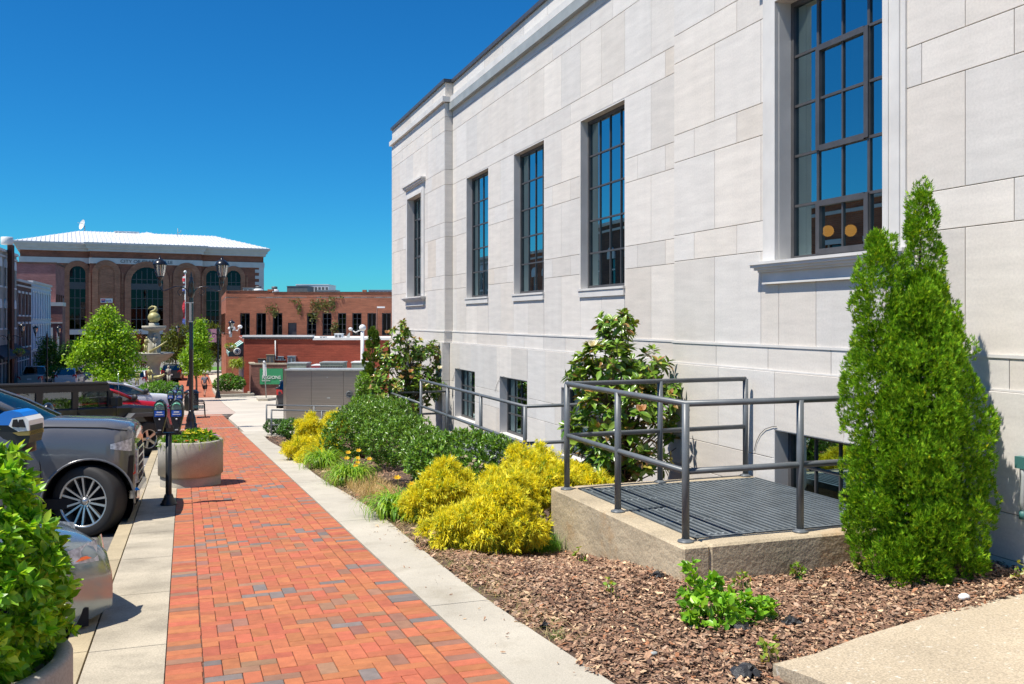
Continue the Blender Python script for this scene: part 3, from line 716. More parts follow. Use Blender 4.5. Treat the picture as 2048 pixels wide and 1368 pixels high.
def colmix(n, pal_, p, lo=.8, hi=1.2):
    pal_ = np.array(pal_); return pal_[rng.choice(len(pal_), n, p=p)] * rng.uniform(lo, hi, (n, 1))
def rep(a, k): return np.repeat(a, k, 0)
def limb(mb, a, b, r0, r1, n=5, wob=.06):
    a, b = Vector(a), Vector(b); l = (b - a).length; pts = []
    for i in range(n + 1):
        t = i / n; w = wob * l * math.sin(math.pi * t)
        pts.append(a.lerp(b, t) + Vector((rnd.uniform(-1, 1) * w * .4, rnd.uniform(-1, 1) * w * .4, w * .3)))
    mb.tube(pts, [r0 + (r1 - r0) * i / n for i in range(n + 1)], 6)
def bush(name, label, cat, lumps, n, L, W, pal_, p, mat, group=None, k=5, shape='kite', upb=.5, base=None, spread=.9, twig=True, stem=None, rin=.6, curl=.1, fold=.12, zmin=None, partname='foliage', lo=.75, hi=1.25):
    lumps = [tuple(l) for l in lumps]; c = np.array(lumps)[:, :3].mean(0)
    b = base if base is not None else (c[0], c[1], min(l[2] - l[5] for l in lumps))
    t = thing(name, b, label, cat, group)
    P, N = blob(lumps, n, rin, zmin=zmin); ax = unit(N + np.array([0, 0, upb]) + rng.normal(0, .35, (n, 3)))
    tc = rng.uniform(.85, 1.15, (n, 1))
    P, ax, tc = rep(P, k), rep(ax, k), rep(tc, k); m = n * k
    D = unit(ax * rng.uniform(.35, 1, (m, 1)) + unit(rng.normal(size=(m, 3))) * spread)
    Nn = unit(ax + np.array([0, 0, .4]) + rng.normal(0, .35, (m, 3)))
    l = rng.uniform(L * .65, L * 1.2, m); w = l * (W / L) * rng.uniform(.8, 1.15, m)
    V, F, C = leaves(P, D, Nn, l, w, colmix(m, pal_, p, lo, hi) * tc, shape, fold, curl)
    np_mesh(partname, V, F, mat, C, t)
    if twig:
        mb = MB()
        for q in range(7 if len(lumps) > 1 else 5):
            lu = lumps[q % len(lumps)]; e = (lu[0] + rnd.uniform(-.5, .5) * lu[3], lu[1] + rnd.uniform(-.5, .5) * lu[4], lu[2] + rnd.uniform(0, .6) * lu[5])
            limb(mb, (b[0] + rnd.uniform(-.05, .05), b[1] + rnd.uniform(-.05, .05), b[2] - .03), e, max(.006, lu[3] * .03), .003)
        mb.build('stem', MT[stem or 'bark'], t)
    return t
RT = Vector((CS, -SN, 0)); FW = Vector((SN, CS, 0))
def loc(u, v, d, lift=0): p = at(u, v, d); return (p.x, p.y, p.z + lift)

# ---- evergreen with two tops
def clumps(C, N, per, rad, tall=1.0, hollow=.55):      # small rounded tufts, each with its own surface
    n = len(C) * per; d = unit(rng.normal(size=(n, 3)) + rep(N, per) * .8); sz = rep(rng.uniform(.7, 1.2, (len(C), 1)), per)
    r = hollow + (1 - hollow) * rng.random((n, 1)) ** .6
    return rep(C, per) + d * np.array([[rad, rad, rad * tall]]) * r * sz, unit(d + rep(N, per) * .5)
def flame(lobes, n):
    Ps, Ns = [], []; w = np.array([l[4] * (l[3] - l[2]) for l in lobes]); w /= w.sum()
    for (cx, cy, z0, z1, rm, pk), q in zip(lobes, w):
        for part, frac in ((0, .66), (1, .34)):
            m = int(n * q * frac / (46 if part == 0 else 1)); t = rng.random(m); a = rng.uniform(0, 6.2832, m)
            prof = np.minimum(1, .66 + np.minimum(t / .16, 1) * .26 + t / pk * .08) * np.where(t > pk, np.maximum(0, 1 - ((t - pk) / (1 - pk)) ** 1.35) ** .8, 1)
            r = rm * prof * (rng.uniform(.78, 1.0, m) if part == 0 else rng.uniform(.4, .86, m)) + .012
            P = np.stack([cx + r * np.cos(a), cy + r * np.sin(a), z0 + (z1 - z0) * t], 1); N = np.stack([np.cos(a), np.sin(a), np.full(m, .3)], 1)
            if part == 0: P, N = clumps(P, N, 46, .062, 1.7)
            Ps.append(P); Ns.append(N)
    return np.concatenate(Ps), np.concatenate(Ns)
def evergreen(name, label, base, lobes, n, s, pal_, p, k=9):
    t = thing(name, base, label, 'evergreen'); P, N = flame(lobes, n); n = len(P)
    ax = unit(N * rng.uniform(.35, 1.0, (n, 1)) + np.array([0, 0, .75]) + rng.normal(0, .22, (n, 3)))
    sd = unit(np.cross(ax, unit(rng.normal(size=(n, 3))))); tc = rng.uniform(.72, 1.25, (n, 1)) * np.where(rng.random((n, 1)) < .035, np.array([[1.7, 1.15, .9]]), 1)
    ang = np.linspace(-1.05, 1.05, k); Vs = []
    for j, a in enumerate(ang):
        D = ax * math.cos(a) + sd * math.sin(a) + rng.normal(0, .1, (n, 3)); st = P + ax * (s * .3 * rng.random((n, 1)))
        l = s * (1.1 - .45 * abs(a)) * rng.uniform(.7, 1.15, n)
        Vs.append(leaves(st, D, np.cross(ax, sd) + rng.normal(0, .3, (n, 3)), l, l * .2, colmix(n, pal_, p) * tc, 'kite', .1))
    V, F, C = join(Vs); np_mesh('crown', V, F, MT['leaf_arb'], C, t)
    mb = MB(); limb(mb, (base[0], base[1], base[2] - .1), (lobes[0][0], lobes[0][1], lobes[0][3] - .35), .06, .008, 8, .02)
    for q in range(26):
        l = lobes[q % len(lobes)]; h = rnd.uniform(.08, .8); z = l[2] + (l[3] - l[2]) * h; a = rnd.uniform(0, 6.28); rr = l[4] * (1 - h) * .8
        limb(mb, (base[0] + (l[0] - base[0]) * .5, base[1] + (l[1] - base[1]) * .5, z - .12), (l[0] + rr * math.cos(a), l[1] + rr * math.sin(a), z + .12), .012, .004, 4)
    mb.build('trunk', MT['bark'], t); return t
ab = Vector((5.33, 5.72, bedz(5.33, 5.72)))
def lobe(du, df, z0, z1, r, pk): c = ab + RT * du + FW * df; return (c.x, c.y, z0, z1, r, pk)
GA = [[.15, .34, .012], [.27, .50, .02], [.08, .20, .008], [.42, .60, .035]]; GP = [.4, .3, .18, .12]
evergreen('arborvitae', 'tall bright green evergreen with two pointed tops against the stone wall', tuple(ab),
    [lobe(.08, .05, -1.98, .99, .235, .46), lobe(-.29, -.08, -1.95, .64, .17, .84), lobe(-.28, -.06, -.4, .60, .14, .6), lobe(.20, .02, -1.93, .28, .22, .70), lobe(-.03, -.22, -1.98, .22, .27, .68), lobe(-.32, .04, -1.82, -.12, .19, .70), lobe(.34, -.08, -1.85, -.42, .20, .66), lobe(.09, .08, -1.9, .34, .24, .8), lobe(-.18, -.2, -1.95, -.5, .22, .7), lobe(.2, -.2, -1.95, -.7, .24, .7)], 56000, .038, GA, GP, 7)
c = loc(746, 800, 25.0); zb = bedz(4.7, 24.5)
evergreen('arborvitae', 'slim columnar evergreen beyond the leftmost magnolia', (c[0], c[1], zb), [(c[0], c[1], zb, -.22, .36, .3), (c[0] - .1, c[1] - .1, zb, -1.2, .36, .4)], 4500, .08, [[.11, .2, .025], [.06, .13, .02], [.17, .26, .03]], [.5, .25, .25])
c2 = loc(722, 800, 24.2)
bush('lime_shrub', 'loose lime green shrub at the foot of the slim evergreen', 'shrub', [(c2[0], c2[1], -2.35, .30, .32, .45), (c2[0] + .08, c2[1], -1.75, .22, .24, .4), (c2[0] - .05, c2[1], -2.8, .36, .36, .4)], 900, .07, .03, [[.24, .42, .04], [.14, .30, .03]], [.6, .4], MT['leaf_bush'], k=5)

# ---- magnolias
def magnolia(label, base, h, lumps, nros, seed, flowers):
    t = thing('magnolia', base, label, 'tree', 'magnolias against the stone wall'); mb = MB()
    limb(mb, (base[0], base[1], base[2] - .1), (base[0] + .03, base[1], base[2] + h * .8), .045, .012, 8, .03)
    P, N = blob(lumps, nros, .45, pw=.6, cut=.55)
    for p in P[::3]:
        z = base[2] + (p[2] - base[2]) * rnd.uniform(.35, .7); limb(mb, (base[0] + .02, base[1], z), p, .014, .005, 4, .1)
    mb.build('trunk', MT['bark'], t)
    k = 11; ax = unit(N * .8 + np.array([0, 0, .9]) + rng.normal(0, .25, (nros, 3))); new = rng.random(nros) < .16
    n = nros * k; P2, A2 = rep(P, k), rep(ax, k); ph = np.tile(np.arange(k) * 2.4, nros) + rng.uniform(0, 6, n)
    b1 = unit(np.cross(A2, np.array([[.3, .7, .64]]))); b2 = np.cross(A2, b1); rad = b1 * np.cos(ph)[:, None] + b2 * np.sin(ph)[:, None]
    lev = np.tile(np.linspace(0, 1, k), nros); D = unit(rad + A2 * (lev * 1.3 - .15)[:, None] + np.array([0, 0, -.12]))
    l = .155 * (1.05 - .4 * lev) * rng.uniform(.8, 1.15, n)
    C = colmix(n, [[.10, .21, .02], [.17, .30, .03], [.27, .39, .05]], [.35, .35, .3])
    br = (rng.random(n) < .10); C[br] = np.array([.30, .18, .05]) * rng.uniform(.7, 1.2, (br.sum(), 1))
    nw = rep(new, k) & (lev > .45); C[nw] = np.array([.42, .38, .07]) * rng.uniform(.7, 1.2, (nw.sum(), 1)); nt_ = nw & (lev > .85); C[nt_] = np.array([.36, .18, .06])
    V, F, Cc_ = leaves(P2 - A2 * (.05 * (1 - lev))[:, None], D, A2 + rng.normal(0, .2, (n, 3)), l, l * .44, C, 'oval', .13, .18)
    np_mesh('foliage', V, F, MT['leaf_mag'], Cc_, t)
    for q in flowers:
        m = 9; A = np.tile(np.array([[-.4, -.5, .7]]), (m, 1)); ph = np.arange(m) * 2.4; D = np.stack([np.cos(ph) * .8, np.sin(ph) * .8, np.full(m, .8)], 1)
        V, F, C = leaves(np.tile(np.array(q[:3]), (m, 1)), D, A, np.full(m, .10), np.full(m, .07), np.tile(np.array([q[3]]), (m, 1)), 'oval', .2, -.2)
        np_mesh('flower', V, F, MT['petal'], C, t)
    return t
mb_ = loc(1245, 900, 11.9); bz = bedz(mb_[0], mb_[1]) - .1
def ml(u, v, d, r, rz, cc): p = at(u, v, d); return (p.x, p.y, p.z, r, r, rz)
wht = (.85, .8, .68); tan = (.6, .36, .2)
magnolia('dark glossy magnolia with one white bloom behind the concrete grate platform', (mb_[0], mb_[1], bz), 2.1,
    [ml(1232, 660, 11.9, .26, .30, 0), ml(1215, 720, 11.7, .42, .28, 0), ml(1290, 740, 12.0, .38, .3, 0), ml(1170, 745, 11.7, .26, .2, 0), ml(1245, 810, 11.6, .62, .42, 0), ml(1330, 790, 12.0, .36, .3, 0), ml(1240, 900, 11.8, .66, .42, 0), ml(1350, 860, 12.1, .3, .3, 0), ml(1180, 860, 11.7, .4, .3, 0)], 330, 1,
    [(*loc(1186, 693, 11.3), wht), (*loc(1283, 823, 10.9), tan)])
mb2 = loc(815, 840, 23.0); bz2 = bedz(mb2[0], mb2[1]) - .1
magnolia('glossy magnolia with tan spent blooms beside the slim evergreen, farther along the wall', (mb2[0], mb2[1], bz2), 2.4,
    [ml(800, 662, 22.8, .28, .34, 0), ml(785, 710, 22.6, .42, .36, 0), ml(835, 700, 23.0, .4, .3, 0), ml(868, 705, 23.2, .3, .3, 0), ml(790, 760, 22.5, .6, .45, 0), ml(845, 770, 22.8, .45, .5, 0), ml(800, 830, 22.5, .6, .45, 0), ml(872, 765, 23.2, .28, .5, 0), ml(765, 790, 22.3, .4, .4, 0)], 400, 2,
    [(*loc(775, 667, 22.0), tan), (*loc(822, 745, 22.0), tan), (*loc(824, 757, 22.0), (.55, .33, .16)), (*loc(880, 738, 22.6), wht)])

# ---- gold threadleaf mounds
def gold(label, lumps, n, L=.2, zm=None):
    lumps = [(a, b, c - .045, d * .82, e * .82, f * .78) for a, b, c, d, e, f in lumps]; n = int(n * 1.1)
    cx, cy = lumps[0][0], lumps[0][1]; zb = bedz(cx, cy); t = thing('gold_shrub', (cx, cy, zb), label, 'shrub', 'golden thread shrubs along the bed')
    P, N = blob(lumps, n // 16, .55, pw=.6, cut=.5, zmin=lambda p: np.full(len(p), zb + .03)); P, N = clumps(P, N, 16, .075, .9, .4); n = len(P); k = 11; m = n * k
    inner = rng.random(n) < .22
    yaw = np.arctan2(N[:, 1], N[:, 0]); P2 = rep(P, k) + rng.normal(0, .012, (m, 3))
    y2 = rep(yaw, k) + rng.normal(0, .75, m); el = rep(np.arcsin(np.clip(N[:, 2], -1, 1)), k) * .7 + .35 + rng.normal(0, .35, m)
    c = colmix(m, [[.86, .76, .03], [.74, .70, .04], [.50, .55, .04], [.94, .84, .06]], [.4, .3, .15, .15]); ii = rep(inner, k); c[ii] = np.array([.26, .36, .03]) * rng.uniform(.7, 1.3, (ii.sum(), 1))
    V, F, C = blades(P2, rng.uniform(L * .25, L * .6, m), rng.uniform(.006, .011, m), y2, el, rng.uniform(.6, 2.4, m), c, 3, .25)
    # flat side sprays give the feathery outline
    n5 = n * 3; B = rep(P, 3) + rng.normal(0, .035, (n5, 3)); A = unit(rep(N, 3) * rng.uniform(.3, 1, (n5, 1)) + rng.normal(0, .4, (n5, 3)) + np.array([0, 0, .25])); sd = unit(np.cross(A, unit(rng.normal(size=(n5, 3))))); vs = []
    for a in np.linspace(-1.0, 1.0, 7):
        l = L * .32 * (1.1 - .5 * abs(a)) * rng.uniform(.7, 1.2, n5); c3 = colmix(n5, [[.90, .80, .035], [.76, .72, .05], [.50, .57, .05], [.96, .87, .10]], [.4, .3, .15, .15])
        vs.append(leaves(B + A * (L * .1 * rng.random((n5, 1))), A * math.cos(a) + sd * math.sin(a) + rng.normal(0, .15, (n5, 3)), np.cross(A, sd), l, np.full(n5, .010), c3, 'kite', .1))
    V2 = join(vs)
    V, F, C = join([(V, F, C), V2]); np_mesh('foliage', V, F, MT['leaf_gold'], C, t)
    mb = MB()
    for q in range(8): lu = lumps[q % len(lumps)]; limb(mb, (cx + rnd.uniform(-.05, .05), cy, zb - .03), (lu[0] + rnd.uniform(-.6, .6) * lu[3], lu[1] + rnd.uniform(-.6, .6) * lu[4], lu[2] + .3 * lu[5]), .014, .004)
    mb.build('stem', MT['bark'], t); return t
def L_(u, v, d, r, rz): p = at(u, v, d); return (p.x, p.y, p.z, r, r, rz)
gold('largest golden mound, in front of the grey railing and left of the concrete platform', [L_(965, 1045, 8.9, .40, .27), L_(900, 1060, 8.9, .26, .2), L_(1030, 1040, 9.1, .30, .28), L_(990, 1000, 9.1, .3, .2), L_(1010, 965, 9.4, .22, .16)], 1900)
gold('golden shrub with a spiky peak between the daylilies and the largest mound', [L_(870, 985, 10.4, .3, .24), L_(895, 950, 10.6, .2, .2), L_(840, 1005, 10.3, .22, .16), L_(930, 975, 10.6, .25, .16)], 1300)
gold('golden shrub rising against the rear corner of the concrete platform', [L_(1085, 955, 10.2, .42, .26), L_(1060, 915, 10.6, .3, .2), L_(1050, 985, 9.9, .28, .2), L_(1110, 985, 9.9, .2, .2)], 1500)
gold('low golden shrub behind the concrete platform, under the railing', [L_(1180, 965, 10.6, .26, .16), L_(1150, 955, 10.9, .2, .18)], 550)
gold('golden shrub at the far end of the bed beside the white concrete edge', [L_(620, 880, 18.8, .36, .42), L_(622, 850, 19.0, .26, .26), L_(600, 895, 18.4, .3, .26), L_(650, 900, 18.2, .34, .26), L_(630, 910, 18, .4, .2)], 1700, .26)
gold('small golden shrub peeking over the dark laurels', [L_(664, 840, 22, .3, .24), L_(668, 850, 21.7, .34, .3)], 700, .26)

# ---- dark laurels
LP = [[.08, .18, .016], [.13, .27, .025], [.21, .38, .035], [.30, .47, .05]]; LQ = [.35, .35, .2, .1]
for lab, lumps, n in (
    ('broad dark laurel at the middle of the bed, nearest the large golden mound', [L_(930, 915, 12.2, .50, .36), L_(870, 920, 12.4, .44, .34), L_(985, 915, 12.3, .36, .30), L_(920, 950, 11.9, .5, .3)], 2100),
    ('dark laurel behind the tan tuft of dry grass, left of the long railing', [L_(820, 885, 14.8, .5, .42), L_(775, 880, 15.2, .48, .40), L_(850, 900, 14.2, .4, .36)], 1700),
    ('tall dark laurel near the far golden shrub', [L_(720, 860, 17.8, .6, .5), L_(690, 875, 17.6, .44, .4), L_(760, 850, 18.2, .55, .45)], 1900),
    ('dark laurel tucked against the lower stepped railing', [L_(780, 835, 20.2, .6, .45), L_(740, 830, 20.8, .5, .45)], 1300)):
    bush('laurel_shrub', lab, 'shrub', lumps, n, .07, .022, LP, LQ, MT['leaf_laurel'], 'dark laurel shrubs in the bed', k=7, upb=1.1, spread=.75)
bush('round_shrub', 'small round green shrub beside the far golden shrub', 'shrub', [L_(582, 857, 24.5, .34, .26)], 500, .06, .025, [[.08, .2, .025], [.13, .28, .03]], [.5, .5], MT['leaf_laurel'], k=6)
bush('round_shrub', 'low dark green shrub under the two level railings', 'shrub', [L_(548, 853, 26.4, .3, .2), L_(565, 853, 26.2, .28, .2)], 500, .06, .025, [[.05, .13, .02], [.08, .18, .025]], [.5, .5], MT['leaf_laurel'], k=6)

# ---- day lilies
def daylily(label, x, y, n, h, flowers):
    z = bedz(x, y); t = thing('daylily', (x, y, z), label, 'plant', 'yellow daylilies along the edge of the bed')
    P = np.array([[x, y, z]]) + rng.normal(0, .07, (n, 3)) * np.array([1, 1, .0]); yaw = rng.uniform(0, 6.28, n)
    V, F, C = blades(P, rng.uniform(h * .8, h * 1.5, n), rng.uniform(.011, .018, n), yaw, rng.uniform(.85, 1.45, n), rng.uniform(1.2, 2.4, n), colmix(n, [[.24, .44, .03], [.38, .54, .05], [.13, .30, .025]], [.5, .3, .2]), 6, .1)
    np_mesh('leaves', V, F, MT['leaf_blade'], C, t)
    for fx, fy, fz in flowers:
        q = Vector((x + fx + rnd.uniform(-.06, .06), y + fy + rnd.uniform(-.1, .1), z + fz + rnd.uniform(-.08, .05))); s = MB().tube([(x + fx * .3, y + fy * .3, z), (x + fx * .8, y + fy * .8, z + fz * .7), q], .004, 5).build('stalk', MT['leafstalk'], t)
        m = 6; ph = np.arange(m) * math.pi / 3; ax = np.array([-.3, -.6, .5]); D = np.stack([np.cos(ph), np.sin(ph) * .5, np.sin(ph) * .5 + .5], 1) + ax * .5
        V, F, C = leaves(np.tile(np.array(q), (m, 1)), D, np.tile(ax, (m, 1)), np.full(m, .05), np.full(m, .03), np.tile(np.array([[.85, .55, .04]]), (m, 1)) * rng.uniform(.85, 1.15, (m, 1)), 'oval', .15, .3)
        np_mesh('flower', V, F, MT['petal'], C, t)
daylily('daylily clump with arching leaves nearest the largest golden mounds', 2.34, 10.6, 420, .5, [(.18, -.1, .34), (.28, .02, .22), (.05, .1, .4), (.25, .18, .42)])
daylily('daylily clump beside the golden shrub with a spiky peak', 2.6, 10.2, 220, .36, [(-.05, .0, .22), (.1, .1, .36)])
daylily('daylily clump with the most yellow blooms, left of the dry tuft', 2.4, 14.1, 420, .55, [(.0, .05, .44), (.12, .1, .42), (.2, .1, .44), (.28, .2, .42), (-.1, .0, .36), (-.22, -.2, .2), (.05, -.1, .3), (.16, .02, .36)])
daylily('flowerless daylily clump next to the far golden shrub', 2.38, 16.9, 380, .55, [])
# ---- grass tufts
def tuft(label, x, y, n, h, sp, pal_):
    z = bedz(x, y); P = np.array([[x, y, z - .01]]) + rng.normal(0, sp, (n, 3)) * np.array([1, 1, 0])
    V, F, C = blades(P, rng.uniform(h * .5, h, n), rng.uniform(.003, .006, n), rng.uniform(0, 6.28, n), rng.uniform(.8, 1.5, n), rng.uniform(.2, 1.2, n), colmix(n, pal_, [.6, .4]), 4, .1)
    tag(np_mesh('grass_tuft', V, F, MT['leaf_blade'], C, at0=(x, y, z)), label, 'grass', 'tufts of grass in the bed')
gt = [[.13, .34, .03], [.20, .42, .04]]
tuft('bright green grass tuft against the left face of the concrete platform', 3.42, 8.75, 900, .3, .10, gt)
tuft('soft green tuft at the foot of the largest golden mound', 2.62, 8.55, 260, .12, .12, [[.22, .3, .06], [.35, .33, .12]])
tuft('green grass tuft below the golden shrub with a spiky peak', 2.78, 10.0, 500, .2, .13, gt)
tuft('tiny grass tuft on the white concrete edge by the bark', 2.2, 5.35, 120, .07, .03, [[.2, .27, .08], [.3, .34, .12]])
tuft('green tuft behind the dark laurels by the spiky golden peak', 3.15, 11.0, 300, .25, .15, gt)
# ---- broadleaf weed in the bark
wx, wy = 3.28, 5.2; wz_ = bedz(wx, wy)
bush('leafy_weed', 'low bright green leafy plant growing in the bark before the platform', 'plant',
    [(wx, wy, wz_ + .09, .24, .2, .12), (wx + .22, wy - .03, wz_ + .07, .15, .14, .09), (wx - .16, wy + .12, wz_ + .22, .05, .05, .17), (wx - .15, wy - .02, wz_ + .1, .13, .14, .12), (wx + .03, wy + .15, wz_ + .14, .12, .1, .12)], 210, .06, .042,
    [[.22, .46, .03], [.34, .57, .04], [.13, .33, .025]], [.5, .3, .2], MT['leaf_bush'], k=4, shape='oval', upb=.6, spread=1.0, rin=.4, zmin=wz_ + .01, stem='leafstalk')
for (x, y, lab, n) in ((3.35, 7.6, 'sprig of weed at the base of the platform left face', 9), (4.55, 6.1, 'yellowing weed sprig before the shaded platform face', 22), (5.1, 6.05, 'weed sprig between the platform and the tall evergreen', 26), (3.9, 5.9, 'small weed sprig under the platform corner', 12), (3.1, 4.4, 'weed sprout beside the tip of the tan walkway', 14), (5.75, 5.15, 'small weed sprout at the tan walkway edge below the wall', 8), (2.9, 6.0, 'tiny weed in the middle of the bark bed', 8)):
    z = bedz(x, y); bush('weed_sprig', lab, 'plant', [(x, y, z + .07, .06, .06, .08)], n, .04, .026, [[.2, .36, .04], [.36, .38, .06]], [.6, .4], MT['leaf_bush'], 'weed sprigs in the bark', k=3, shape='oval', twig=True, rin=.2)
# scraps of black landscape fabric
def scrap(label, x, y, s):
    z = bedz(x, y); mb = MB(); n = 9; vs = []
    for j in range(n):
        for i in range(n):
            a, b = i / (n - 1) - .5, j / (n - 1) - .5
            vs.append((x + a * s + rnd.uniform(-.012, .012), y + b * s * .8 + rnd.uniform(-.012, .012), z + .02 + .05 * max(0, 1 - (a * a + b * b) * 5) * s / .2 + rnd.uniform(-.012, .016)))
    keep = [(j * n + i, j * n + i + 1, (j + 1) * n + i + 1, (j + 1) * n + i) for j in range(n - 1) for i in range(n - 1) if (i - 3.5) ** 2 + (j - 3.5) ** 2 < 14 + rnd.uniform(-5, 2)]
    tag(mb.add(vs, keep).build('fabric_scrap', MT['fabric'], at0=(x, y, z)), label, 'scrap', 'scraps of black fabric in the bark')
MT['fabric'] = M('landscape_fabric', (.018, .019, .022), .5, bump=(60, .6, .01))
scrap('torn black fabric scrap right of the leafy weed', 3.66, 4.98, .16); scrap('torn black fabric scrap at the tip of the tan walkway', 2.86, 4.3, .2)
scrap('small black fabric scrap under the leafy weed', 3.3, 5.0, .14); scrap('small black fabric scrap at the foot of the platform corner', 3.5, 6.45, .13); scrap('black fabric scrap on the edge of the bark by the white concrete', 2.2, 5.55, .08)
# pale stones in the bark
for k, (x, y, lab) in enumerate(((5.05, 4.95, 'white pebble lying against the tan walkway edge'), (2.55, 4.75, 'pale chip of stone lying in the open bark'))):
    z = bedz(x, y); tag(MB().ball((x, y, z + .03), ((.045, .032, .026) if k == 0 else (.026, .018, .012)), 10, 7).build('pebble', MT['white' if k == 0 else 'grey_metal'], at0=(x, y, z)), lab, 'stone')

# ---- bright bush in a round planter near the camera
pq = at(-160, HY, 3.22); bx = (pq.x, pq.y, g(pq.y) + .685)
bush('boxy_shrub', 'bright green leafy shrub filling the round planter at the left edge', 'shrub',
    [(bx[0], bx[1], bx[2] + .36, .40, .40, .42), (bx[0] + .14, bx[1] - .05, bx[2] + .26, .34, .34, .34), (bx[0] + .16, bx[1] + .08, bx[2] + .12, .30, .30, .26), (bx[0] - .05, bx[1] - .15, bx[2] + .2, .40, .38, .36), (bx[0] + .05, bx[1] + .05, bx[2] + .56, .28, .28, .25)], 1900, .050, .025,
    [[.20, .46, .022], [.31, .58, .03], [.50, .70, .055], [.12, .31, .018]], [.36, .31, .2, .13], MT['leaf_bush'], k=9, shape='oval', upb=.7, spread=.85, rin=.55, curl=.12, base=(bx[0], bx[1], bx[2] - .1))
# ================================================================ street furniture
def spline(pts, n=6):
    pts = [Vector(p) for p in pts]; out = []
    for i in range(len(pts) - 1):
        p0, p1, p2, p3 = pts[max(i - 1, 0)], pts[i], pts[i + 1], pts[min(i + 2, len(pts) - 1)]
        for k in range(n):
            t = k / n; out.append(.5 * ((2 * p1) + (p2 - p0) * t + (2 * p0 - 5 * p1 + 4 * p2 - p3) * t * t + (3 * p1 - p0 - 3 * p2 + p3) * t ** 3))
    return out + [pts[-1]]
MT['lampglass'] = M_glass('lantern_glass', (.55, .58, .6), (.9, .93, .95), .30, .7, rough=.12)
def make_lamp():
    t = thing('street_lamp', (0, 0, 0), 'black twin lantern street lamp rising behind the round planter', 'street lamp', 'twin lantern street lamps')
    MB().lathe([(.0, 0), (.21, 0), (.21, .05), (.185, .07), (.19, .16), (.15, .22), (.16, .3), (.13, .42), (.085, .55), (.09, .58), (.075, .62), (.0, .62)], n=20).build('base', MT['black'], t)
    MB().lathe([(.074, .6), (.07, 2.6), (.075, 2.62), (.066, 2.66), (.062, 4.35)], n=16).build('pole', MT['black'], t)
    MB().lathe([(.062, 4.3), (.10, 4.36), (.11, 4.5), (.075, 4.75), (.09, 4.78), (.05, 4.86), (.055, 4.95), (.02, 5.0), (.03, 5.05), (.0, 5.16)], n=16).build('finial', MT['black'], t)
    for s in (-1, 1):
        MB().tube(spline([(s * .08, 0, 4.46), (s * .22, 0, 4.62), (s * .48, 0, 4.66), (s * .72, 0, 4.56), (s * .9, 0, 4.53), (s * .975, 0, 4.68)]), .019, 8).tube(spline([(s * .3, 0, 4.64), (s * .42, 0, 4.5), (s * .36, 0, 4.38), (s * .25, 0, 4.43), (s * .28, 0, 4.5)]), .012, 6).build('arm', MT['black'], t)
        l = MB().lathe([(.0, 4.66), (.05, 4.68), (.06, 4.80), (.05, 4.86), (.10, 4.95), (.125, 5.0), (.0, 5.0)], (s * .975, 0, 0), 12).build('lantern', MT['black'], t)
        MB().lathe([(.125, 5.002), (.17, 5.16), (.205, 5.36)], (s * .975, 0, 0), 8).build('globe', MT['lampglass'], l)
        MB().lathe([(.235, 5.355), (.24, 5.375), (.19, 5.46), (.10, 5.53), (.045, 5.56), (.03, 5.6), (.0, 5.68)], (s * .975, 0, 0), 12).build('cap', MT['black'], l)
        MB().lathe([(.0, 5.04), (.05, 5.05), (.06, 5.2), (.05, 5.3), (.0, 5.32)], (s * .975, 0, 0), 8).build('bulb', MT['white'], l)
        rb = MB()
        for k in range(4): a = math.pi / 4 + k * math.pi / 2; rb.tube([(s * .975 + .127 * math.cos(a), .127 * math.sin(a), 5.0), (s * .975 + .208 * math.cos(a), .208 * math.sin(a), 5.36)], .008, 5)
        rb.build('ribs', MT['black'], l)
    return t
def put(o, u, d, lift=0, rz=0, v=None):
    r = ray(u); x, y = r[0] * d, r[1] * d; z = g(y) + lift if v is None else (HY - v) / FPX * d; return place(o, (x, y, z), rz)
def basket(u, v, d, label):
    p = at(u, v, d); t = thing('hanging_basket', tuple(p), label, 'flower basket', 'hanging flower baskets')
    MB().lathe([(0, -.3), (.12, -.27), (.24, -.12), (.27, 0), (0, .0)], p, 12).build('bowl', MT['bark'], t)
    P, N = blob([(p.x, p.y, p.z + .08, .38, .38, .2)], 160, .4); n = len(P)
    V, F, C = leaves(P, N + rng.normal(0, .5, (n, 3)), rng.normal(size=(n, 3)), np.full(n, .13), np.full(n, .08), colmix(n, [[.2, .36, .04], [.34, .45, .06], [.6, .3, .06]], [.5, .35, .15])); np_mesh('foliage', V, F, MT['leaf_tree'], C, t)
    return t
lamp0 = make_lamp(); l2 = copy_tree(lamp0); l3 = copy_tree(lamp0); l4 = copy_tree(lamp0); l5 = copy_tree(lamp0)
place(lamp0, (.22, 32.0, g(32)), R(-11))
m = MB().lathe([(.035, 3.55), (.035, 4.14)], (.0, -.09, 0), 10).box(-.2, .1, -.11, -.07, 4.12, 4.15).box(-.06, .06, -.12, -.05, 3.5, 3.54).build('camera_bracket', MT['grey_metal'], lamp0)
put(l2, 436, 66, 0, R(-20)); l2['label'] = 'twin lantern street lamp by the brick planter bed and striped awning'
put(l3, 377, 85, 0, R(-15)); l3['label'] = 'distant twin lantern street lamp among the trees right of the monument'
put(l4, 94, 81, 0, R(-15)); l4['label'] = 'twin lantern street lamp on the far pavement before the pale blue building'
put(l5, 17, 68, 0, R(-15)); l5['label'] = 'twin lantern street lamp at the left edge with a flower basket'
basket(38, 705, 67.5, 'flower basket hanging from the lamp at the left edge'); basket(461, 695, 65.6, 'flower basket hanging from the lamp beside the striped awning')
MT['banner'] = M('pink_banner', (.42, .2, .28), .8, var=(3, .7, 1.3))
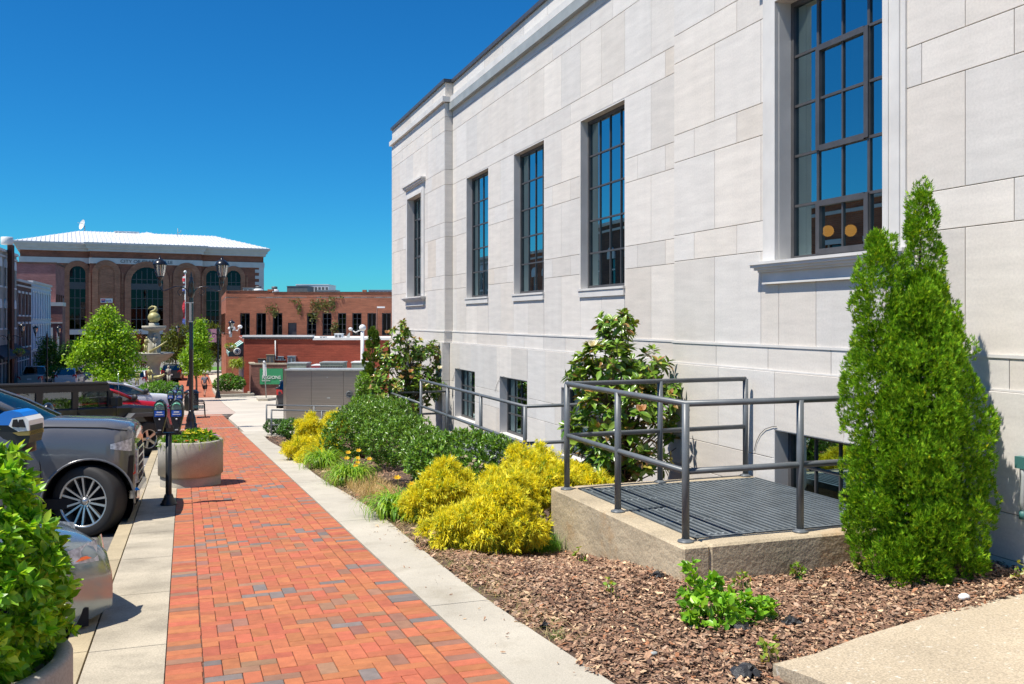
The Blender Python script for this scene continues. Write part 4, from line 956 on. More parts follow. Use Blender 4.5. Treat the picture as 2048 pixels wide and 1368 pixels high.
p = at(428, 669, 66); q = Vector((CS, -SN, 0)) * .5; tag(MB().obox(p - q - Vector((0, 0, .55)), q * 1.35, FW * .03, (0, 0, .95)).build('street_banner', MT['banner'], at0=tuple(p)), 'pink banner hanging on the lamp by the brick planter bed', 'banner')
# parking meters
MT['meterblue'] = M('meter_label_blue', (.02, .12, .55), .4); MT['meterbody'] = M('meter_body', (.018, .02, .022), .38, bump=(80, .1, .002)); MT['meterdome'] = M('meter_dome', (.22, .33, .25), .15, coat=.6); MT['metercap'] = M('meter_cap_green', (.12, .42, .27), .35)
def make_meter():
    t = thing('parking_meter', (0, 0, 0), 'black double head parking meter standing before the round planter', 'parking meter', 'double head parking meters')
    MB().lathe([(0, 0), (.105, 0), (.105, .02), (.092, .03), (.085, .055), (.068, .085), (.056, .12), (.05, .14), (0, .14)], n=20).build('base', MT['meterbody'], t)
    MB().lathe([(.039, .13), (.039, .95), (0, .95)], n=16).box(-.16, .16, -.028, .028, .92, .952).build('post', MT['meterbody'], t)
    for s in (-1, 1):
        m = MB(); x = s * .105
        pr = [(-.03, .95), (.03, .95), (.083, 1.17), (.085, 1.27), (.07, 1.33), (.04, 1.37), (0, 1.385), (-.04, 1.37), (-.07, 1.33), (-.085, 1.27), (-.083, 1.17)]
        f = [(x + a * .86, -.06, z) for a, z in pr]; b0 = [(x + a, -.035, z) for a, z in pr]; b1 = [(x + a, .05, z) for a, z in pr]; b2 = [(x + a * .86, .07, z) for a, z in pr]; n = len(pr)
        m.add(f + b0 + b1 + b2, [tuple(range(n)), tuple(range(4 * n - 1, 3 * n - 1, -1))] + [(k * n + i, (k + 1) * n + i, (k + 1) * n + (i + 1) % n, k * n + (i + 1) % n) for k in range(3) for i in range(n)])
        h = m.build('meter_head', MT['meterbody'], t)
        MB().box(x - .062, x + .062, -.068, -.059, 1.165, 1.245).build('label_panel', MT['meterblue'], h)
        MB().box(x - .034, x + .034, -.0715, -.0682, 1.215, 1.232).box(x - .048, x + .048, -.0715, -.0682, 1.188, 1.199).box(x - .02, x + .02, -.066, -.058, .985, .995).ball((x, -.064, 1.13), (.012, .012, .012), 8, 6).build('markings', MT['white'], h)
        d = [(x + a, -.064, z) for a, z in ((-.066, 1.255), (.066, 1.255), (.055, 1.315), (.03, 1.35), (0, 1.36), (-.03, 1.35), (-.055, 1.315))]
        MB().prism(d, (0, .01, 0)).build('window', MT['meterdome'], h)
        arc = [(x + .052 * math.cos(a), -.069, 1.285 + .05 * math.sin(a)) for a in np.linspace(.45, 2.7, 9)]
        MB().tube(arc, .011, 6).build('cap_band', MT['metercap'], h)
    return t
m0 = make_meter(); ms = [m0] + [copy_tree(m0) for _ in range(3)]
for o, (x, y, rz, lab) in zip(ms, ((-.19, 12.95, -6, m0['label']), (-.2, 24.6, -10, 'second double head parking meter along the kerb, beyond the planter by the red car'), (-.2, 35.5, -10, 'third double head parking meter along the kerb, near the street lamp base'), (-.2, 45.5, -10, 'farthest double head parking meter along the kerb'))):
    place(o, (x, y, g(y)), R(rz), lab)
# the near meter seen from its side, with a blue hood and solar strips
_m = at(40, HY, 4.2); nm = thing('parking_meter', (_m.x, _m.y, g(_m.y)), 'parking meter with a bright blue hood above the leafy bush', 'parking meter')
o = at(40, HY, 4.2); o.z = 0; z0 = at(40, 858, 4.2).z; K = .755
def nb(pts, w, mat, nmn, par, off=0):      # profile in the picture-right/up plane, thickness along the view
    return MB().prism([o + RT * (a * K) + FW * (off - w / 2) * K + Vector((0, 0, z0 + b * K)) for a, b in pts], FW * w * K).build(nmn, mat, par)
MB().tube([o + Vector((0, 0, g(o.y) - .1)), o + Vector((0, 0, z0 - .07))], .032, 12).build('post', MT['meterbody'], nm)
MB().lathe([(.03, -.105), (.047, -.098), (.047, -.038), (.038, -.022)], o + Vector((.02, 0, z0)), 14).build('collar', MT['meterbody'], nm)
hd = nb([(-.11, .03), (-.10, -.015), (-.06, -.05), (.02, -.08), (.09, -.075), (.10, -.03), (.10, .03)], .15, MT['meterbody'], 'meter_head', nm)
MT['hood'] = M('hood_blue', (.012, .18, .62), .35, coat=.4)
nb([(-.108, .032), (-.02, .032), (.0, .075), (.07, .085), (.045, .108), (.0, .118), (-.05, .112), (-.085, .09)], .17, MT['hood'], 'hood', hd)
nb([(-.02, .028), (.0, .072), (.075, .084), (.098, .06), (.10, .0), (.035, -.005)], .175, MT['white'], 'solar_housing', hd)
pn = MB()
for a in (.0, .035): pn.prism([o + RT * ((a + q) * K) + FW * (-.093 * K) + Vector((0, 0, z0 + b * K)) for q, b in ((.0, .024), (.008, .066), (.03, .068), (.045, .02))], FW * .006)
pn.build('solar_strip', MT['glasspv'] if 'glasspv' in MT else MT['dark'], hd)
MT['brass'] = M('brass_lip', (.45, .33, .12), .3, metal=.8); nb([(.0, -.012), (.035, -.03), (.10, -.028), (.10, -.002), (.04, -.008)], .17, MT['brass'], 'lip', hd)
# round concrete planter
sheet('pavement_extension', -3.2, -.71, -6, 5.35, -.002, MT['conc_strip'], 1, .2)
t = thing('round_planter', (bx[0], bx[1], g(bx[1])), 'round grey concrete planter holding the leafy shrub at the left edge', 'planter')
TUB = [(.45, 0), (.45, .16), (.435, .175), (.435, .185), (.482, .195), (.482, .70), (.47, .715), (.43, .715), (.42, .70), (.42, .60), (0, .60)]
MT['planter'] = M('cast_concrete', (.40, .37, .315), .85, var=(2.2, .82, 1.1), speck=(90, .85, 1.1), bump=(60, .25, .005), stain=(3.5, (.27, .24, .20), .6, .85))
MB().lathe(TUB, (bx[0], bx[1], g(bx[1]) - .05), 48).build('tub', MT['planter'], t)
px, py = .10, 15.28; zp = g(15.0) - .03
t = thing('round_planter', (px, py, zp), 'round grey concrete planter filled with yellow and orange flowers on the brick path', 'planter')
MT['planter'] = M('cast_concrete', (.40, .37, .315), .85, var=(2.2, .82, 1.1), speck=(90, .85, 1.1), bump=(60, .25, .005), stain=(3.5, (.27, .24, .20), .6, .85))
MB().lathe([(.45, 0), (.45, .16), (.435, .175), (.435, .185), (.482, .195), (.482, .70), (.47, .715), (.43, .715), (.42, .70), (.42, .60), (0, .60)], (px, py, zp), 48).build('tub', MT['planter'], t)
P, N = blob([(px, py, zp + .66, .40, .40, .14), (px + .1, py, zp + .70, .28, .3, .15), (px - .2, py - .1, zp + .66, .24, .26, .13)], 520, .4, zmin=zp + .62); k = 5; n = len(P) * k
V, F, C = leaves(rep(P, k), rep(N, k) + rng.normal(0, .6, (n, 3)) + np.array([0, 0, .3]), rng.normal(size=(n, 3)) + np.array([0, 0, 1]), rng.uniform(.04, .085, n), rng.uniform(.018, .032, n), colmix(n, [[.16, .34, .03], [.26, .46, .04], [.09, .22, .025]], [.5, .3, .2])); np_mesh('foliage', V, F, MT['leaf_bush'], C, t)
n = 110; yaw = rng.uniform(0, 6.28, n); V, F, C = blades(np.stack([px + .35 * np.cos(yaw), py + .35 * np.sin(yaw), np.full(n, zp + .68)], 1), rng.uniform(.15, .34, n), np.full(n, .008), yaw + rng.normal(0, .4, n), rng.uniform(.3, 1.1, n), rng.uniform(1.2, 2.6, n), colmix(n, [[.3, .45, .06], [.45, .5, .12]], [.6, .4]), 5); np_mesh('grass_fringe', V, F, MT['leaf_blade'], C, t)
def heads(pts, s, colr, nme, par):
    P = np.array(pts); n = len(P); m = 7; ph = np.tile(np.arange(m) * 2 * math.pi / m, n); D = np.stack([np.cos(ph), np.sin(ph), np.full(n * m, .35)], 1); A = np.tile(np.array([[0., -.3, 1]]), (n * m, 1))
    V, F, C = leaves(rep(P, m), D, A, np.full(n * m, s), np.full(n * m, s * .7), np.tile(np.array([colr]), (n * m, 1)) * rng.uniform(.8, 1.15, (n * m, 1)), 'kite', .1); np_mesh(nme, V, F, MT['petal'], C, par)
heads([(px + rnd.uniform(-.1, .33), py + rnd.uniform(-.25, .25), zp + rnd.uniform(.76, .86)) for _ in range(34)], .035, (.80, .68, .05), 'yellow_flowers', t)
heads([(px - .06, py - .40, zp + .74), (px + .07, py - .42, zp + .745), (px - .22, py - .33, zp + .74)], .034, (.75, .16, .05), 'orange_flowers', t); heads([(px + .40, py - .18, zp + .77), (px + .36, py - .2, zp + .79)], .04, (.5, .3, .6), 'purple_flowers', t)
# flowers spilling from a second tub hidden behind it
# bench and bin
bx0, by0 = .30, 41.6; zb = g(41.6); t = thing('bench', (bx0 + .3, by0, zb), 'black metal bench with looped arms beyond the street lamp', 'bench')
m = MB()
for i in range(9): m.box(bx0 + i * .06, bx0 + .045 + i * .06, by0 - .75, by0 + .75, zb + .43, zb + .45)
m.build('seat', MT['black'], t); m = MB()
for i in range(8): m.box(bx0 - .04 - i * .012, bx0 - .015 - i * .012, by0 - .75, by0 + .75, zb + .5 + i * .055, zb + .545 + i * .055)
m.build('backrest', MT['black'], t)
for y in (-.78, .0, .78):
    MB().tube(spline([(bx0 + .55, by0 + y, zb), (bx0 + .52, by0 + y, zb + .5), (bx0 + .5, by0 + y, zb + .64), (bx0 + .3, by0 + y, zb + .67), (bx0 - .04, by0 + y, zb + .64)]), .02, 6).build('arm', MT['black'], t)
    MB().tube([(bx0 + .02, by0 + y, zb), (bx0 + .0, by0 + y, zb + .45), (bx0 - .12, by0 + y, zb + .95)], .02, 6).build('leg', MT['black'], t)
x, y = .36, 50.5; z = g(y); t = thing('litter_bin', (x, y, z), 'dark round litter bin behind the bench', 'bin')
m = MB().lathe([(.0, .02), (.30, .02), (.33, .1), (.33, .85)], (x, y, z), 20)
for k in range(20): a = k * math.pi / 10; m.tube([(x + .34 * math.cos(a), y + .34 * math.sin(a), z + .03), (x + .34 * math.cos(a), y + .34 * math.sin(a), z + .9)], .014, 4)
m.build('body', MT['black'], t); MB().lathe([(.37, .9), (.36, .98), (.22, 1.08), (.2, 1.02), (.0, 1.0)], (x, y, z), 20).build('lid', MT['black'], t)

# ================================================================ the person on the far path
def skinned(name, joints, edges, mat, parent, sub=2):
    me = bpy.data.meshes.new(name); me.from_pydata([j[:3] for j in joints], edges, []); o_ = bpy.data.objects.new(name, me); SC.collection.objects.link(o_)
    sk = o_.modifiers.new('skin', 'SKIN'); me.skin_vertices.new() if not me.skin_vertices else None
    for i, j in enumerate(joints): me.skin_vertices[0].data[i].radius = (j[3], j[4] if len(j) > 4 else j[3])
    me.skin_vertices[0].data[0].use_root = True
    ss = o_.modifiers.new('sub', 'SUBSURF'); ss.levels = sub; ss.render_levels = sub
    me.materials.append(mat); o_.parent = parent; return o_
MT['skin'] = M('skin', (.50, .27, .19), .55); MT['shirt'] = M('grey_shirt', (.16, .16, .19), .85, var=(14, .6, 1.4)); MT['shorts'] = M('black_shorts', (.02, .02, .024), .85); MT['hair'] = M('short_hair', (.24, .13, .07), .8); MT['shoe'] = M('dark_shoe', (.04, .03, .03), .6)
ps = thing('person', (0, 0, 0), 'person in a grey top and black shorts walking on the far brick path', 'person')
J = [(0, 0, .92, .115, .10), (0, -.01, 1.12, .115, .095), (0, -.02, 1.32, .15, .10), (0, -.02, 1.46, .06, .055), (0, -.03, 1.56, .055, .055), (0, -.04, 1.64, .078, .095), (0, -.03, 1.73, .06, .07),
     (.18, -.02, 1.41, .055), (.23, .10, 1.15, .045), (.22, .02, .93, .033), (.21, -.03, .85, .03), (-.18, -.02, 1.41, .055), (-.25, -.14, 1.17, .045), (-.20, -.32, 1.02, .033), (-.18, -.38, .98, .03),
     (.10, .0, .84, .09), (.10, -.16, .48, .06), (.10, -.08, .09, .042), (.10, -.2, .04, .04), (-.10, .0, .84, .09), (-.10, .06, .48, .06), (-.10, .26, .12, .042), (-.10, .16, .04, .04)]
Eg = [(0, 1), (1, 2), (2, 3), (3, 4), (4, 5), (5, 6), (2, 7), (7, 8), (8, 9), (9, 10), (2, 11), (11, 12), (12, 13), (13, 14), (0, 15), (15, 16), (16, 17), (17, 18), (0, 19), (19, 20), (20, 21), (21, 22)]
skinned('body', J, Eg, MT['skin'], ps)
skinned('shirt', [(0, 0, .90, .14, .125), (0, -.01, 1.12, .14, .12), (0, -.02, 1.33, .175, .125), (0, -.02, 1.44, .08, .075), (.18, -.02, 1.41, .075), (.225, .07, 1.22, .066), (-.18, -.02, 1.41, .075), (-.24, -.1, 1.23, .066)], [(0, 1), (1, 2), (2, 3), (2, 4), (4, 5), (2, 6), (6, 7)], MT['shirt'], ps)
skinned('shorts', [(0, 0, .93, .14, .125), (.10, 0, .82, .115), (.10, -.13, .52, .095), (-.10, 0, .82, .115), (-.10, .05, .52, .095)], [(0, 1), (1, 2), (0, 3), (3, 4)], MT['shorts'], ps)
MB().ball((0, -.015, 1.70), (.086, .10, .085), 14, 9).build('hair', MT['hair'], ps)
mb = MB().ball((0, -.145, 1.635), (.014, .022, .02), 6, 5)
for s in (-1, 1): mb.ball((s * .082, -.03, 1.64), (.012, .02, .028), 6, 5)
mb.build('nose_and_ears', MT['skin'], ps)
mb = MB()
for s in (-1, 1): mb.ball((s * .03, -.128, 1.66), (.012, .008, .007), 6, 4)
mb.box(-.025, .025, -.135, -.122, 1.585, 1.592); mb.build('eyes_and_mouth', MT['shoe'], ps)
mb = MB()
for (x, y, z) in ((.10, -.16, .035), (-.10, .2, .05)): mb.ball((x, y, z), (.05, .13, .045), 10, 6)
mb.build('shoes', MT['shoe'], ps)
for s, (x, y, z) in ((1, (.21, -.045, .80)), (-1, (-.17, -.41, .95))):
    mb = MB().ball((x, y, z + .03), (.022, .035, .045), 8, 6)
    for k in range(4): mb.tube([(x, y - .028 + k * .018, z), (x - s * .006, y - .03 + k * .018, z - .035 - .008 * (k in (1, 2))), (x - s * .018, y - .032 + k * .018, z - .06 - .01 * (k in (1, 2)))], [.009, .008, .006], 6)
    mb.tube([(x, y - .035, z + .02), (x - s * .012, y - .055, z - .005), (x - s * .02, y - .06, z - .03)], [.010, .009, .006], 6); mb.build('hand', MT['skin'], ps)
r = ray(409.5); place(ps, (r[0] * 69, r[1] * 69, g(r[1] * 69)), R(155))

# ================================================================ vehicles
MT['tyre'] = M('tyre_rubber', (.022, .021, .021), .75, bump=(60, .2, .004)); MT['alloy'] = M('alloy_wheel', (.55, .54, .52), .3, metal=.85); MT['darkalloy'] = M('dark_alloy', (.04, .04, .045), .35, metal=.5)
MT['carglass'] = M_glass('car_glass', (.13, .16, .16), (.75, .78, .78), .07, .5); MT['clearglass'] = M_glass('windscreen_glass', (.42, .46, .44), (.62, .66, .64), .05, .35)
MT['chrome'] = M('chrome', (.75, .75, .76), .12, metal=1); MT['plastic'] = M('black_plastic', (.03, .031, .033), .55, bump=(120, .15, .002)); MT['seat'] = M('car_seats', (.05, .045, .042), .8)
MT['lamp_clear'] = M('headlamp_lens', (.62, .64, .66), .12, coat=1, var=(25, .4, 1.25)); MT['amber'] = M('amber_lens', (.62, .11, .015), .25, coat=.6); MT['red'] = M('red_lens', (.50, .02, .02), .25, coat=.6)
def paint(name, c, metal=.25, rough=.28): return M(name, c, rough, metal=metal, coat=.8)
def wheel(parent, x, y, r, w, spokes, side, steer=0, rimk=.68, twin=False, rimmat='alloy', name='wheel'):
    rr = r * rimk; f = side * w / 2
    o = MB().lathe([(0, -side * .02), (rr * .98, -side * .02), (rr * .98, -side * .06), (0, -side * .06)] if side > 0 else [(0, .06), (rr * .98, .06), (rr * .98, .02), (0, .02)], n=28, ax='y').build(name, MT['dark'], parent)
    MB().lathe([(rr, -w / 2), (r * .9, -w / 2 - .008), (r * .975, -w / 2 + .012), (r, -w / 2 + .04), (r, w / 2 - .04), (r * .975, w / 2 - .012), (r * .9, w / 2 + .008), (rr, w / 2)], n=40, ax='y').build('tyre', MT['tyre'], o)
    m = MB().lathe([(rr * 1.01, f * 1.0), (rr * .955, f * 1.02), (rr * .93, f * .85), (rr * .93, -f * .5)], n=40, ax='y')
    m.lathe([(0, f * .86), (r * .1, f * .86), (r * .11, f * .7), (r * .13, f * .5)], n=18, ax='y')
    for k in range(spokes):
        for q in ((-.15, .15) if twin else (0,)):
            a = 2 * math.pi * (k + .5) / spokes + q * 1.0; a2 = a + q * .8; wd_ = r * (.030 if twin else .085)
            e = Vector((math.cos(a), 0, math.sin(a))); e2 = Vector((math.cos(a2), 0, math.sin(a2))); n_ = Vector((-math.sin(a), 0, math.cos(a)))
            p0, p1 = e * r * .10 + Vector((0, f * .74, 0)), e2 * rr * .95 + Vector((0, f * .92, 0))
            m.prism([p0 - n_ * wd_ * .8, p0 + n_ * wd_ * .8, p1 + n_ * wd_, p1 - n_ * wd_], Vector((0, -f * .22, 0)))
    for k in range(spokes if not twin else 6): a = 2 * math.pi * k / (spokes if not twin else 6); m.lathe([(0, f * .80), (r * .022, f * .80), (r * .022, f * .5)], (r * .17 * math.cos(a), 0, r * .17 * math.sin(a)), 8, 'y')
    m.build('rim', MT[rimmat], o)
    o.location = (x, y, r); o.rotation_euler = (0, 0, steer); return o
def interp(pts, x):
    pts = sorted(pts); return float(np.interp(x, [p[0] for p in pts], [p[1] for p in pts]))
def seat_root(o, root, a):
    slope = (g(root[1] + .5) - g(root[1] - .5))
    up = Vector((0, -slope, 1)).normalized(); h = Vector((math.sin(a), math.cos(a), slope * math.cos(a))).normalized(); l = up.cross(h)
    mt = Matrix((h, l, up)).transposed().to_4x4(); mt.translation = (root[0], root[1], g(root[1]) - .14 if len(root) < 3 else root[2]); o.matrix_world = mt
    o.location = mt.translation; o.rotation_euler = mt.to_euler()
def car(label, cat, root, a, S, pmat, steer=0, group=None, name='parked_car', zs=1.0):
    t = thing(name, (0, 0, 0), label, cat, group)
    fo, wb, ro, w, rz, r = S['fo'], S['wb'], S['ro'], S['w'], S['rz'], S['r']; deck = S['deck']; x1, x0 = fo, -(wb + ro); Ra = r + .075
    xs = set(np.linspace(x0, x1, 46).round(3)) | {x1 - .03, x1 - .08, x1 - .15, x0 + .03, x0 + .1}
    for xw in (0, -wb): xs |= set((xw + Ra * np.cos(np.linspace(0, math.pi, 17))).round(4)) | {xw + Ra + .012, xw - Ra - .012}
    xs = sorted(x for x in xs if x0 <= x <= x1); nf, nr = S.get('nose', .5), S.get('tail', .45)
    def hw(x):
        if x > x1 - nf: return w * (1 - S.get('nk', .24) * ((x - (x1 - nf)) / nf) ** 2.4)
        if x < x0 + nr: return w * (1 - .12 * (((x0 + nr) - x) / nr) ** 2.4)
        return w
    def zt(x): return interp(deck, x)
    def zb(x):
        z = rz + max(0, (x - (x1 - .35)) / .35) ** 2 * .05 + max(0, ((x0 + .4) - x) / .4) * .12
        for xw in (0, -wb):
            d = Ra * Ra - (x - xw) ** 2
            if d > 0: z = max(z, r + math.sqrt(d) * .98)
        return z
    YF = [(0, .965), (.18, .988), (.42, 1.0), (.66, 1.0), (.82, .99), (.92, .965), (1.0, .905)] if S.get('boxy') else [(0, .955), (.18, .985), (.42, 1.0), (.66, .995), (.82, .97), (.92, .935), (1.0, .86)]
    fr_ = [0, .12, .28, .46, .62, .76, .87, .95, 1.0]; m = MB(); vs = []; K = len(fr_) + 2; tot = 2 * K - 1
    for x in xs:
        h, b, tp = hw(x), zb(x), zt(x); half = []
        for q in fr_: z = b + (tp - b) * q; half.append((h * interp(YF, min(1, max(0, (z - rz) / (tp - rz)))), z))
        half += [(h * .48, tp + .035), (0, tp + .045)]
        vs += [(x, -y, z) for y, z in half] + [(x, y, z) for y, z in half[-2::-1]]
    fs = [(i * tot + j, (i + 1) * tot + j, (i + 1) * tot + j + 1, i * tot + j + 1)[::-1] for i in range(len(xs) - 1) for j in range(tot - 1)]
    m.add(vs, fs, smooth=True); e = (len(xs) - 1) * tot; m.add(vs[e:], [tuple(range(tot))], smooth=False); m.add(vs[:tot], [tuple(range(tot))[::-1]])
    body = m.build('body', pmat, t)
    MB().box(x0 + .15, x1 - .2, -w + .12, w - .12, rz - .02, rz + .1).build('underside', MT['dark'], t)
    for xw in (0, -wb):
        for s in (-1, 1):
            ww = MB(); lip = MB(); ww.lathe([(Ra + .005, s * (w - .03)), (Ra + .005, s * (w - .45)), (0, s * (w - .45))], (xw, 0, r), 30, 'y')
            lip.tube([(xw + (Ra + .012) * math.cos(q), s * (w + .002), r + (Ra + .012) * math.sin(q) * .98) for q in np.linspace(-.1, math.pi + .1, 22)], S.get('lip', .016), 6)
            ww.build('wheel_well', MT['dark'], t); lip.build('arch_trim', MT['plastic'] if S.get('liplastic') else pmat, t)
    for xw in (0, -wb):
        for s in (-1, 1): wheel(t, xw, s * (w - S.get('tw', .25) / 2 + .0), r, S.get('tw', .25), S.get('sp', 5), s, steer if xw == 0 else 0, S.get('rimk', .68), S.get('twin', False), S.get('rimmat', 'alloy'))
    # greenhouse
    G = S['green']; hb, hr = w - S.get('hb', .10), w - S.get('hr', .30); za = min(p[1] for p in G); zr = max(p[1] for p in G)
    def gy(z): return hb + (hr - hb) * (z - za) / (zr - za)
    iA, iB, iC, iD = S['gi']     # indices: windscreen foot, roof front, roof rear, rear foot
    ro_ = MB(); pts = G[iB:iC + 1]; vs = []
    for x, z in pts:
        for q, dz in ((-1, -.015), (-.96, .012), (-.5, .035), (0, .045), (.5, .035), (.96, .012), (1, -.015)): vs.append((x, q * (gy(z) + .012), z + dz))
    ro_.add(vs, [(i * 7 + j, i * 7 + j + 1, i * 7 + 8 + j, i * 7 + 7 + j) for i in range(len(pts) - 1) for j in range(6)], smooth=True)
    for s in (-1, 1):
        for i0, i1, rad in ((iA, iB, .042), (iB, iC, .036), (iC, iD, .055)): ro_.tube([(x, s * gy(z), z) for x, z in G[i0:i1 + 1]], rad, 8)
    ro_.build('roof', pmat, t)
    for s in (-1, 1):
        gl = MB().add([(x, s * (gy(z) - .012), z) for x, z in G], [tuple(range(len(G))) if s < 0 else tuple(range(len(G)))[::-1]]); sw = gl.build('side_window', MT['carglass'], t)
        pl = MB()
        for xp in S.get('pillars', []):
            zt_ = interp([(p[0], p[1]) for p in G[iB - 0:iC + 1]], xp); zl = za - .03; pl.prism([(xp - .05, s * (gy(zl) + .002), zl), (xp + .05, s * (gy(zl) + .002), zl), (xp + .035, s * (gy(zt_) + .002), zt_), (xp - .045, s * (gy(zt_) + .002), zt_)], (0, -s * .03, 0))
        bl = [G[iA], G[iD]]; pl.tube([(bl[0][0], s * (gy(bl[0][1]) + .004), bl[0][1]), (bl[1][0], s * (gy(bl[1][1]) + .004), bl[1][1])], .018, 6); pl.build('window_frame', MT['plastic'], sw)
        mx, mz = S.get('mir', (G[iA][0] - .18, za + .07)); mi = MB().ball((mx, s * (hb + .14), mz + .06), (.07, .13, .085), 12, 8); mi.tube([(mx, s * hb, mz - .02), (mx, s * (hb + .1), mz + .02)], .03, 6); mi.build('mirror', MT[S.get('mirmat', 'plastic')], t)
        for xd in S.get('doors', []): MB().tube([(xd + .02, s * (w + .0005), rz + .02), (xd, s * (w + .0015), rz + (zt(xd) - rz) * .5), (xd - .03, s * (w * .975), rz + (zt(xd) - rz) * .8), (xd - .1, s * w * .93, rz + (zt(xd) - rz) * .92)], .006, 4).build('door_seam', MT['dark'], t)
    for nm, i0, i1, gm in (('windscreen', iA, iB, 'clearglass'), ('rear_window', iC, iD, 'carglass')):
        vs = []
        for x, z in G[i0:i1 + 1]:
            bz_ = S.get('bulge', .065)
            for q, dx in ((-1, 0), (-.5, bz_ * .77), (0, bz_), (.5, bz_ * .77), (1, 0)): vs.append((x + dx * (1 if i0 == iA else -1), q * (gy(z) - .02), z + .008))
        n_ = i1 - i0; MB().add(vs, [(i * 5 + j, i * 5 + j + 1, i * 5 + 6 + j, i * 5 + 5 + j) for i in range(n_) for j in range(4)], smooth=True).build(nm, MT[gm], t)
    it = MB(); it.box(G[iD][0] + .1, G[iA][0] - .55, -hb + .1, hb - .1, za - .12, za - .02)
    for xs_ in S.get('seats', (-1.6, -2.6)):
        for y in (-.38, .38): it.rbox(xs_ - .14, xs_ + .02, y - .24, y + .24, za - .1, za + .28, .05); it.rbox(xs_ - .12, xs_ - .02, y - .13, y + .13, za + .3, za + .46, .03)
    it.build('interior', MT['seat'], t)
    # lamps
    f = S.get('front', {})
    for s in (-1, 1):
        hx, hz, hl, hh = S['head']; pts = []
        for q in np.linspace(0, 1, 7): x = hx - hl + hl * q; pts.append((x, hz + hh * (.3 * (1 - q)), hz + hh * (.35 * (1 - q) * 0 + 1.0 - .35 * (1 - q))))
        yb = lambda x, z: hw(x) * interp(YF, min(1, max(0, (z - rz) / (zt(x) - rz)))) + .007
        m = MB(); vs = [(x, s * yb(x, a), a) for x, a, b in pts] + [(x, s * yb(x, b), b) for x, a, b in pts]
        vs += [(fo + .012, s * hw(fo) * .62, hz), (fo - .01, s * hw(fo) * .60, hz + hh)]
        n_ = 7; fs = [(i, i + 1, n_ + i + 1, n_ + i) for i in range(6)] + [(6, 14, 15, 13)]
        m.add(vs, fs if s < 0 else [q[::-1] for q in fs], smooth=True); hl_ = m.build('headlight', MT['lamp_clear'], t)
        am = S.get('amber')
        if am: x, z, l_, h_ = am; MB().prism([(x, s * (hw(x) + .006), z), (x + l_, s * (hw(x + l_) + .006), z + .02), (x + l_ * .9, s * (hw(x + l_) + .004), z + h_), (x - l_ * .2, s * (hw(x) + .004), z + h_)], (0, -s * .03, 0)).build('side_marker', MT[S.get('markmat', 'amber')], t)
        tz, th = S['tail_l']; m = MB().box(x0 - .015, x0 + .12, s * w * .885 - .14, s * w * .885 + .03, tz, tz + th) if False else MB().prism([(x0 - .012, s * w * .62, tz + th * .2), (x0 - .012, s * w * .872, tz), (x0 + .16, s * w * .985, tz + th * .1), (x0 + .16, s * w * .965, tz + th), (x0 - .012, s * w * .86, tz + th), (x0 - .012, s * w * .66, tz + th * .85)], (.03, 0, 0)); m.build('taillight', MT['red'], t)
    gz = S.get('grille', (.5, .95)); gy_ = hw(fo) * .55
    m = MB().box(fo - .02, fo + .012, -gy_, gy_, gz[0], gz[1])
    m.build('grille', MT['dark'], t); m = MB()
    for k in range(5): z = gz[0] + (gz[1] - gz[0]) * (k + .5) / 5; m.box(fo + .012, fo + .022, -gy_, gy_, z - .012, z + .012)
    m.build('grille_bars', MT['chrome'], t)
    MB().box(x0 - .016, x0 + .01, -.16, .16, rz + .38, rz + .5).build('number_plate', MT['white'], t)
    if S.get('boxy'):
        for s in (-1, 1):
            MB().prism([(.40, s * (yb(.40, .62) + .004), .58), (.46, s * (yb(.46, .62) + .004), .52), (.47, s * (yb(.47, .9) + .004), .90), (.43, s * (yb(.43, .9) + .004), .90)], (0, -s * .03, 0)).build('air_duct', MT['dark'], t)
            MB().tube([(x, s * (yb(x, zt(x) - .045) + .001), zt(x) - .045) for x in np.linspace(.40, -.5, 12)], .006, 4).build('bonnet_seam', MT['dark'], t)
            MB().box(fo - .03, fo + .02, s * .58 - .07, s * .58 + .07, .55, .95).build('daytime_lamp', MT['lamp_clear'], t)
        MB().rbox(fo - .1, fo + .05, -.72, .72, .36, .5, .03).build('bumper', MT['chrome'], t)
    seat_root(t, root, a); t.scale = (1, 1, zs); return t
SUV = dict(bulge=.16, fo=.48, wb=3.05, ro=1.2, w=1.02, rz=.34, r=.405, tw=.28, nk=.20, nose=.26, lip=.014, sp=7, twin=True, rimk=.72,
    boxy=1, deck=[(.48, 1.05), (.47, 1.17), (.42, 1.235), (.15, 1.285), (-.45, 1.315), (-.9, 1.33), (-5, 1.34)], green=[(-.56, 1.32), (-.98, 1.55), (-1.4, 1.73), (-1.9, 1.84), (-2.8, 1.88), (-3.6, 1.87), (-4.05, 1.82), (-4.2, 1.34)], gi=(0, 3, 6, 7),
    pillars=(-1.75, -2.9), doors=(-.50, -1.72), head=(.45, .95, .22, .15), amber=(.44, .66, .05, .13), markmat='red', tail_l=(.9, .8), grille=(.5, 1.0), mir=(-.72, 1.36), mirmat='black', seats=(-1.75, -2.7))
h97 = R(91); hh = Vector((math.sin(h97), math.cos(h97))); lf = Vector((-hh.y, hh.x)); c0 = Vector((-1.03, 11.72)) + lf * .88
car('slate grey SUV with black and silver wheels parked at the kerb behind the leafy bush', 'SUV', (c0.x, c0.y), h97, SUV, paint('slate_paint', (.17, .168, .168), .35, .25), R(-26))
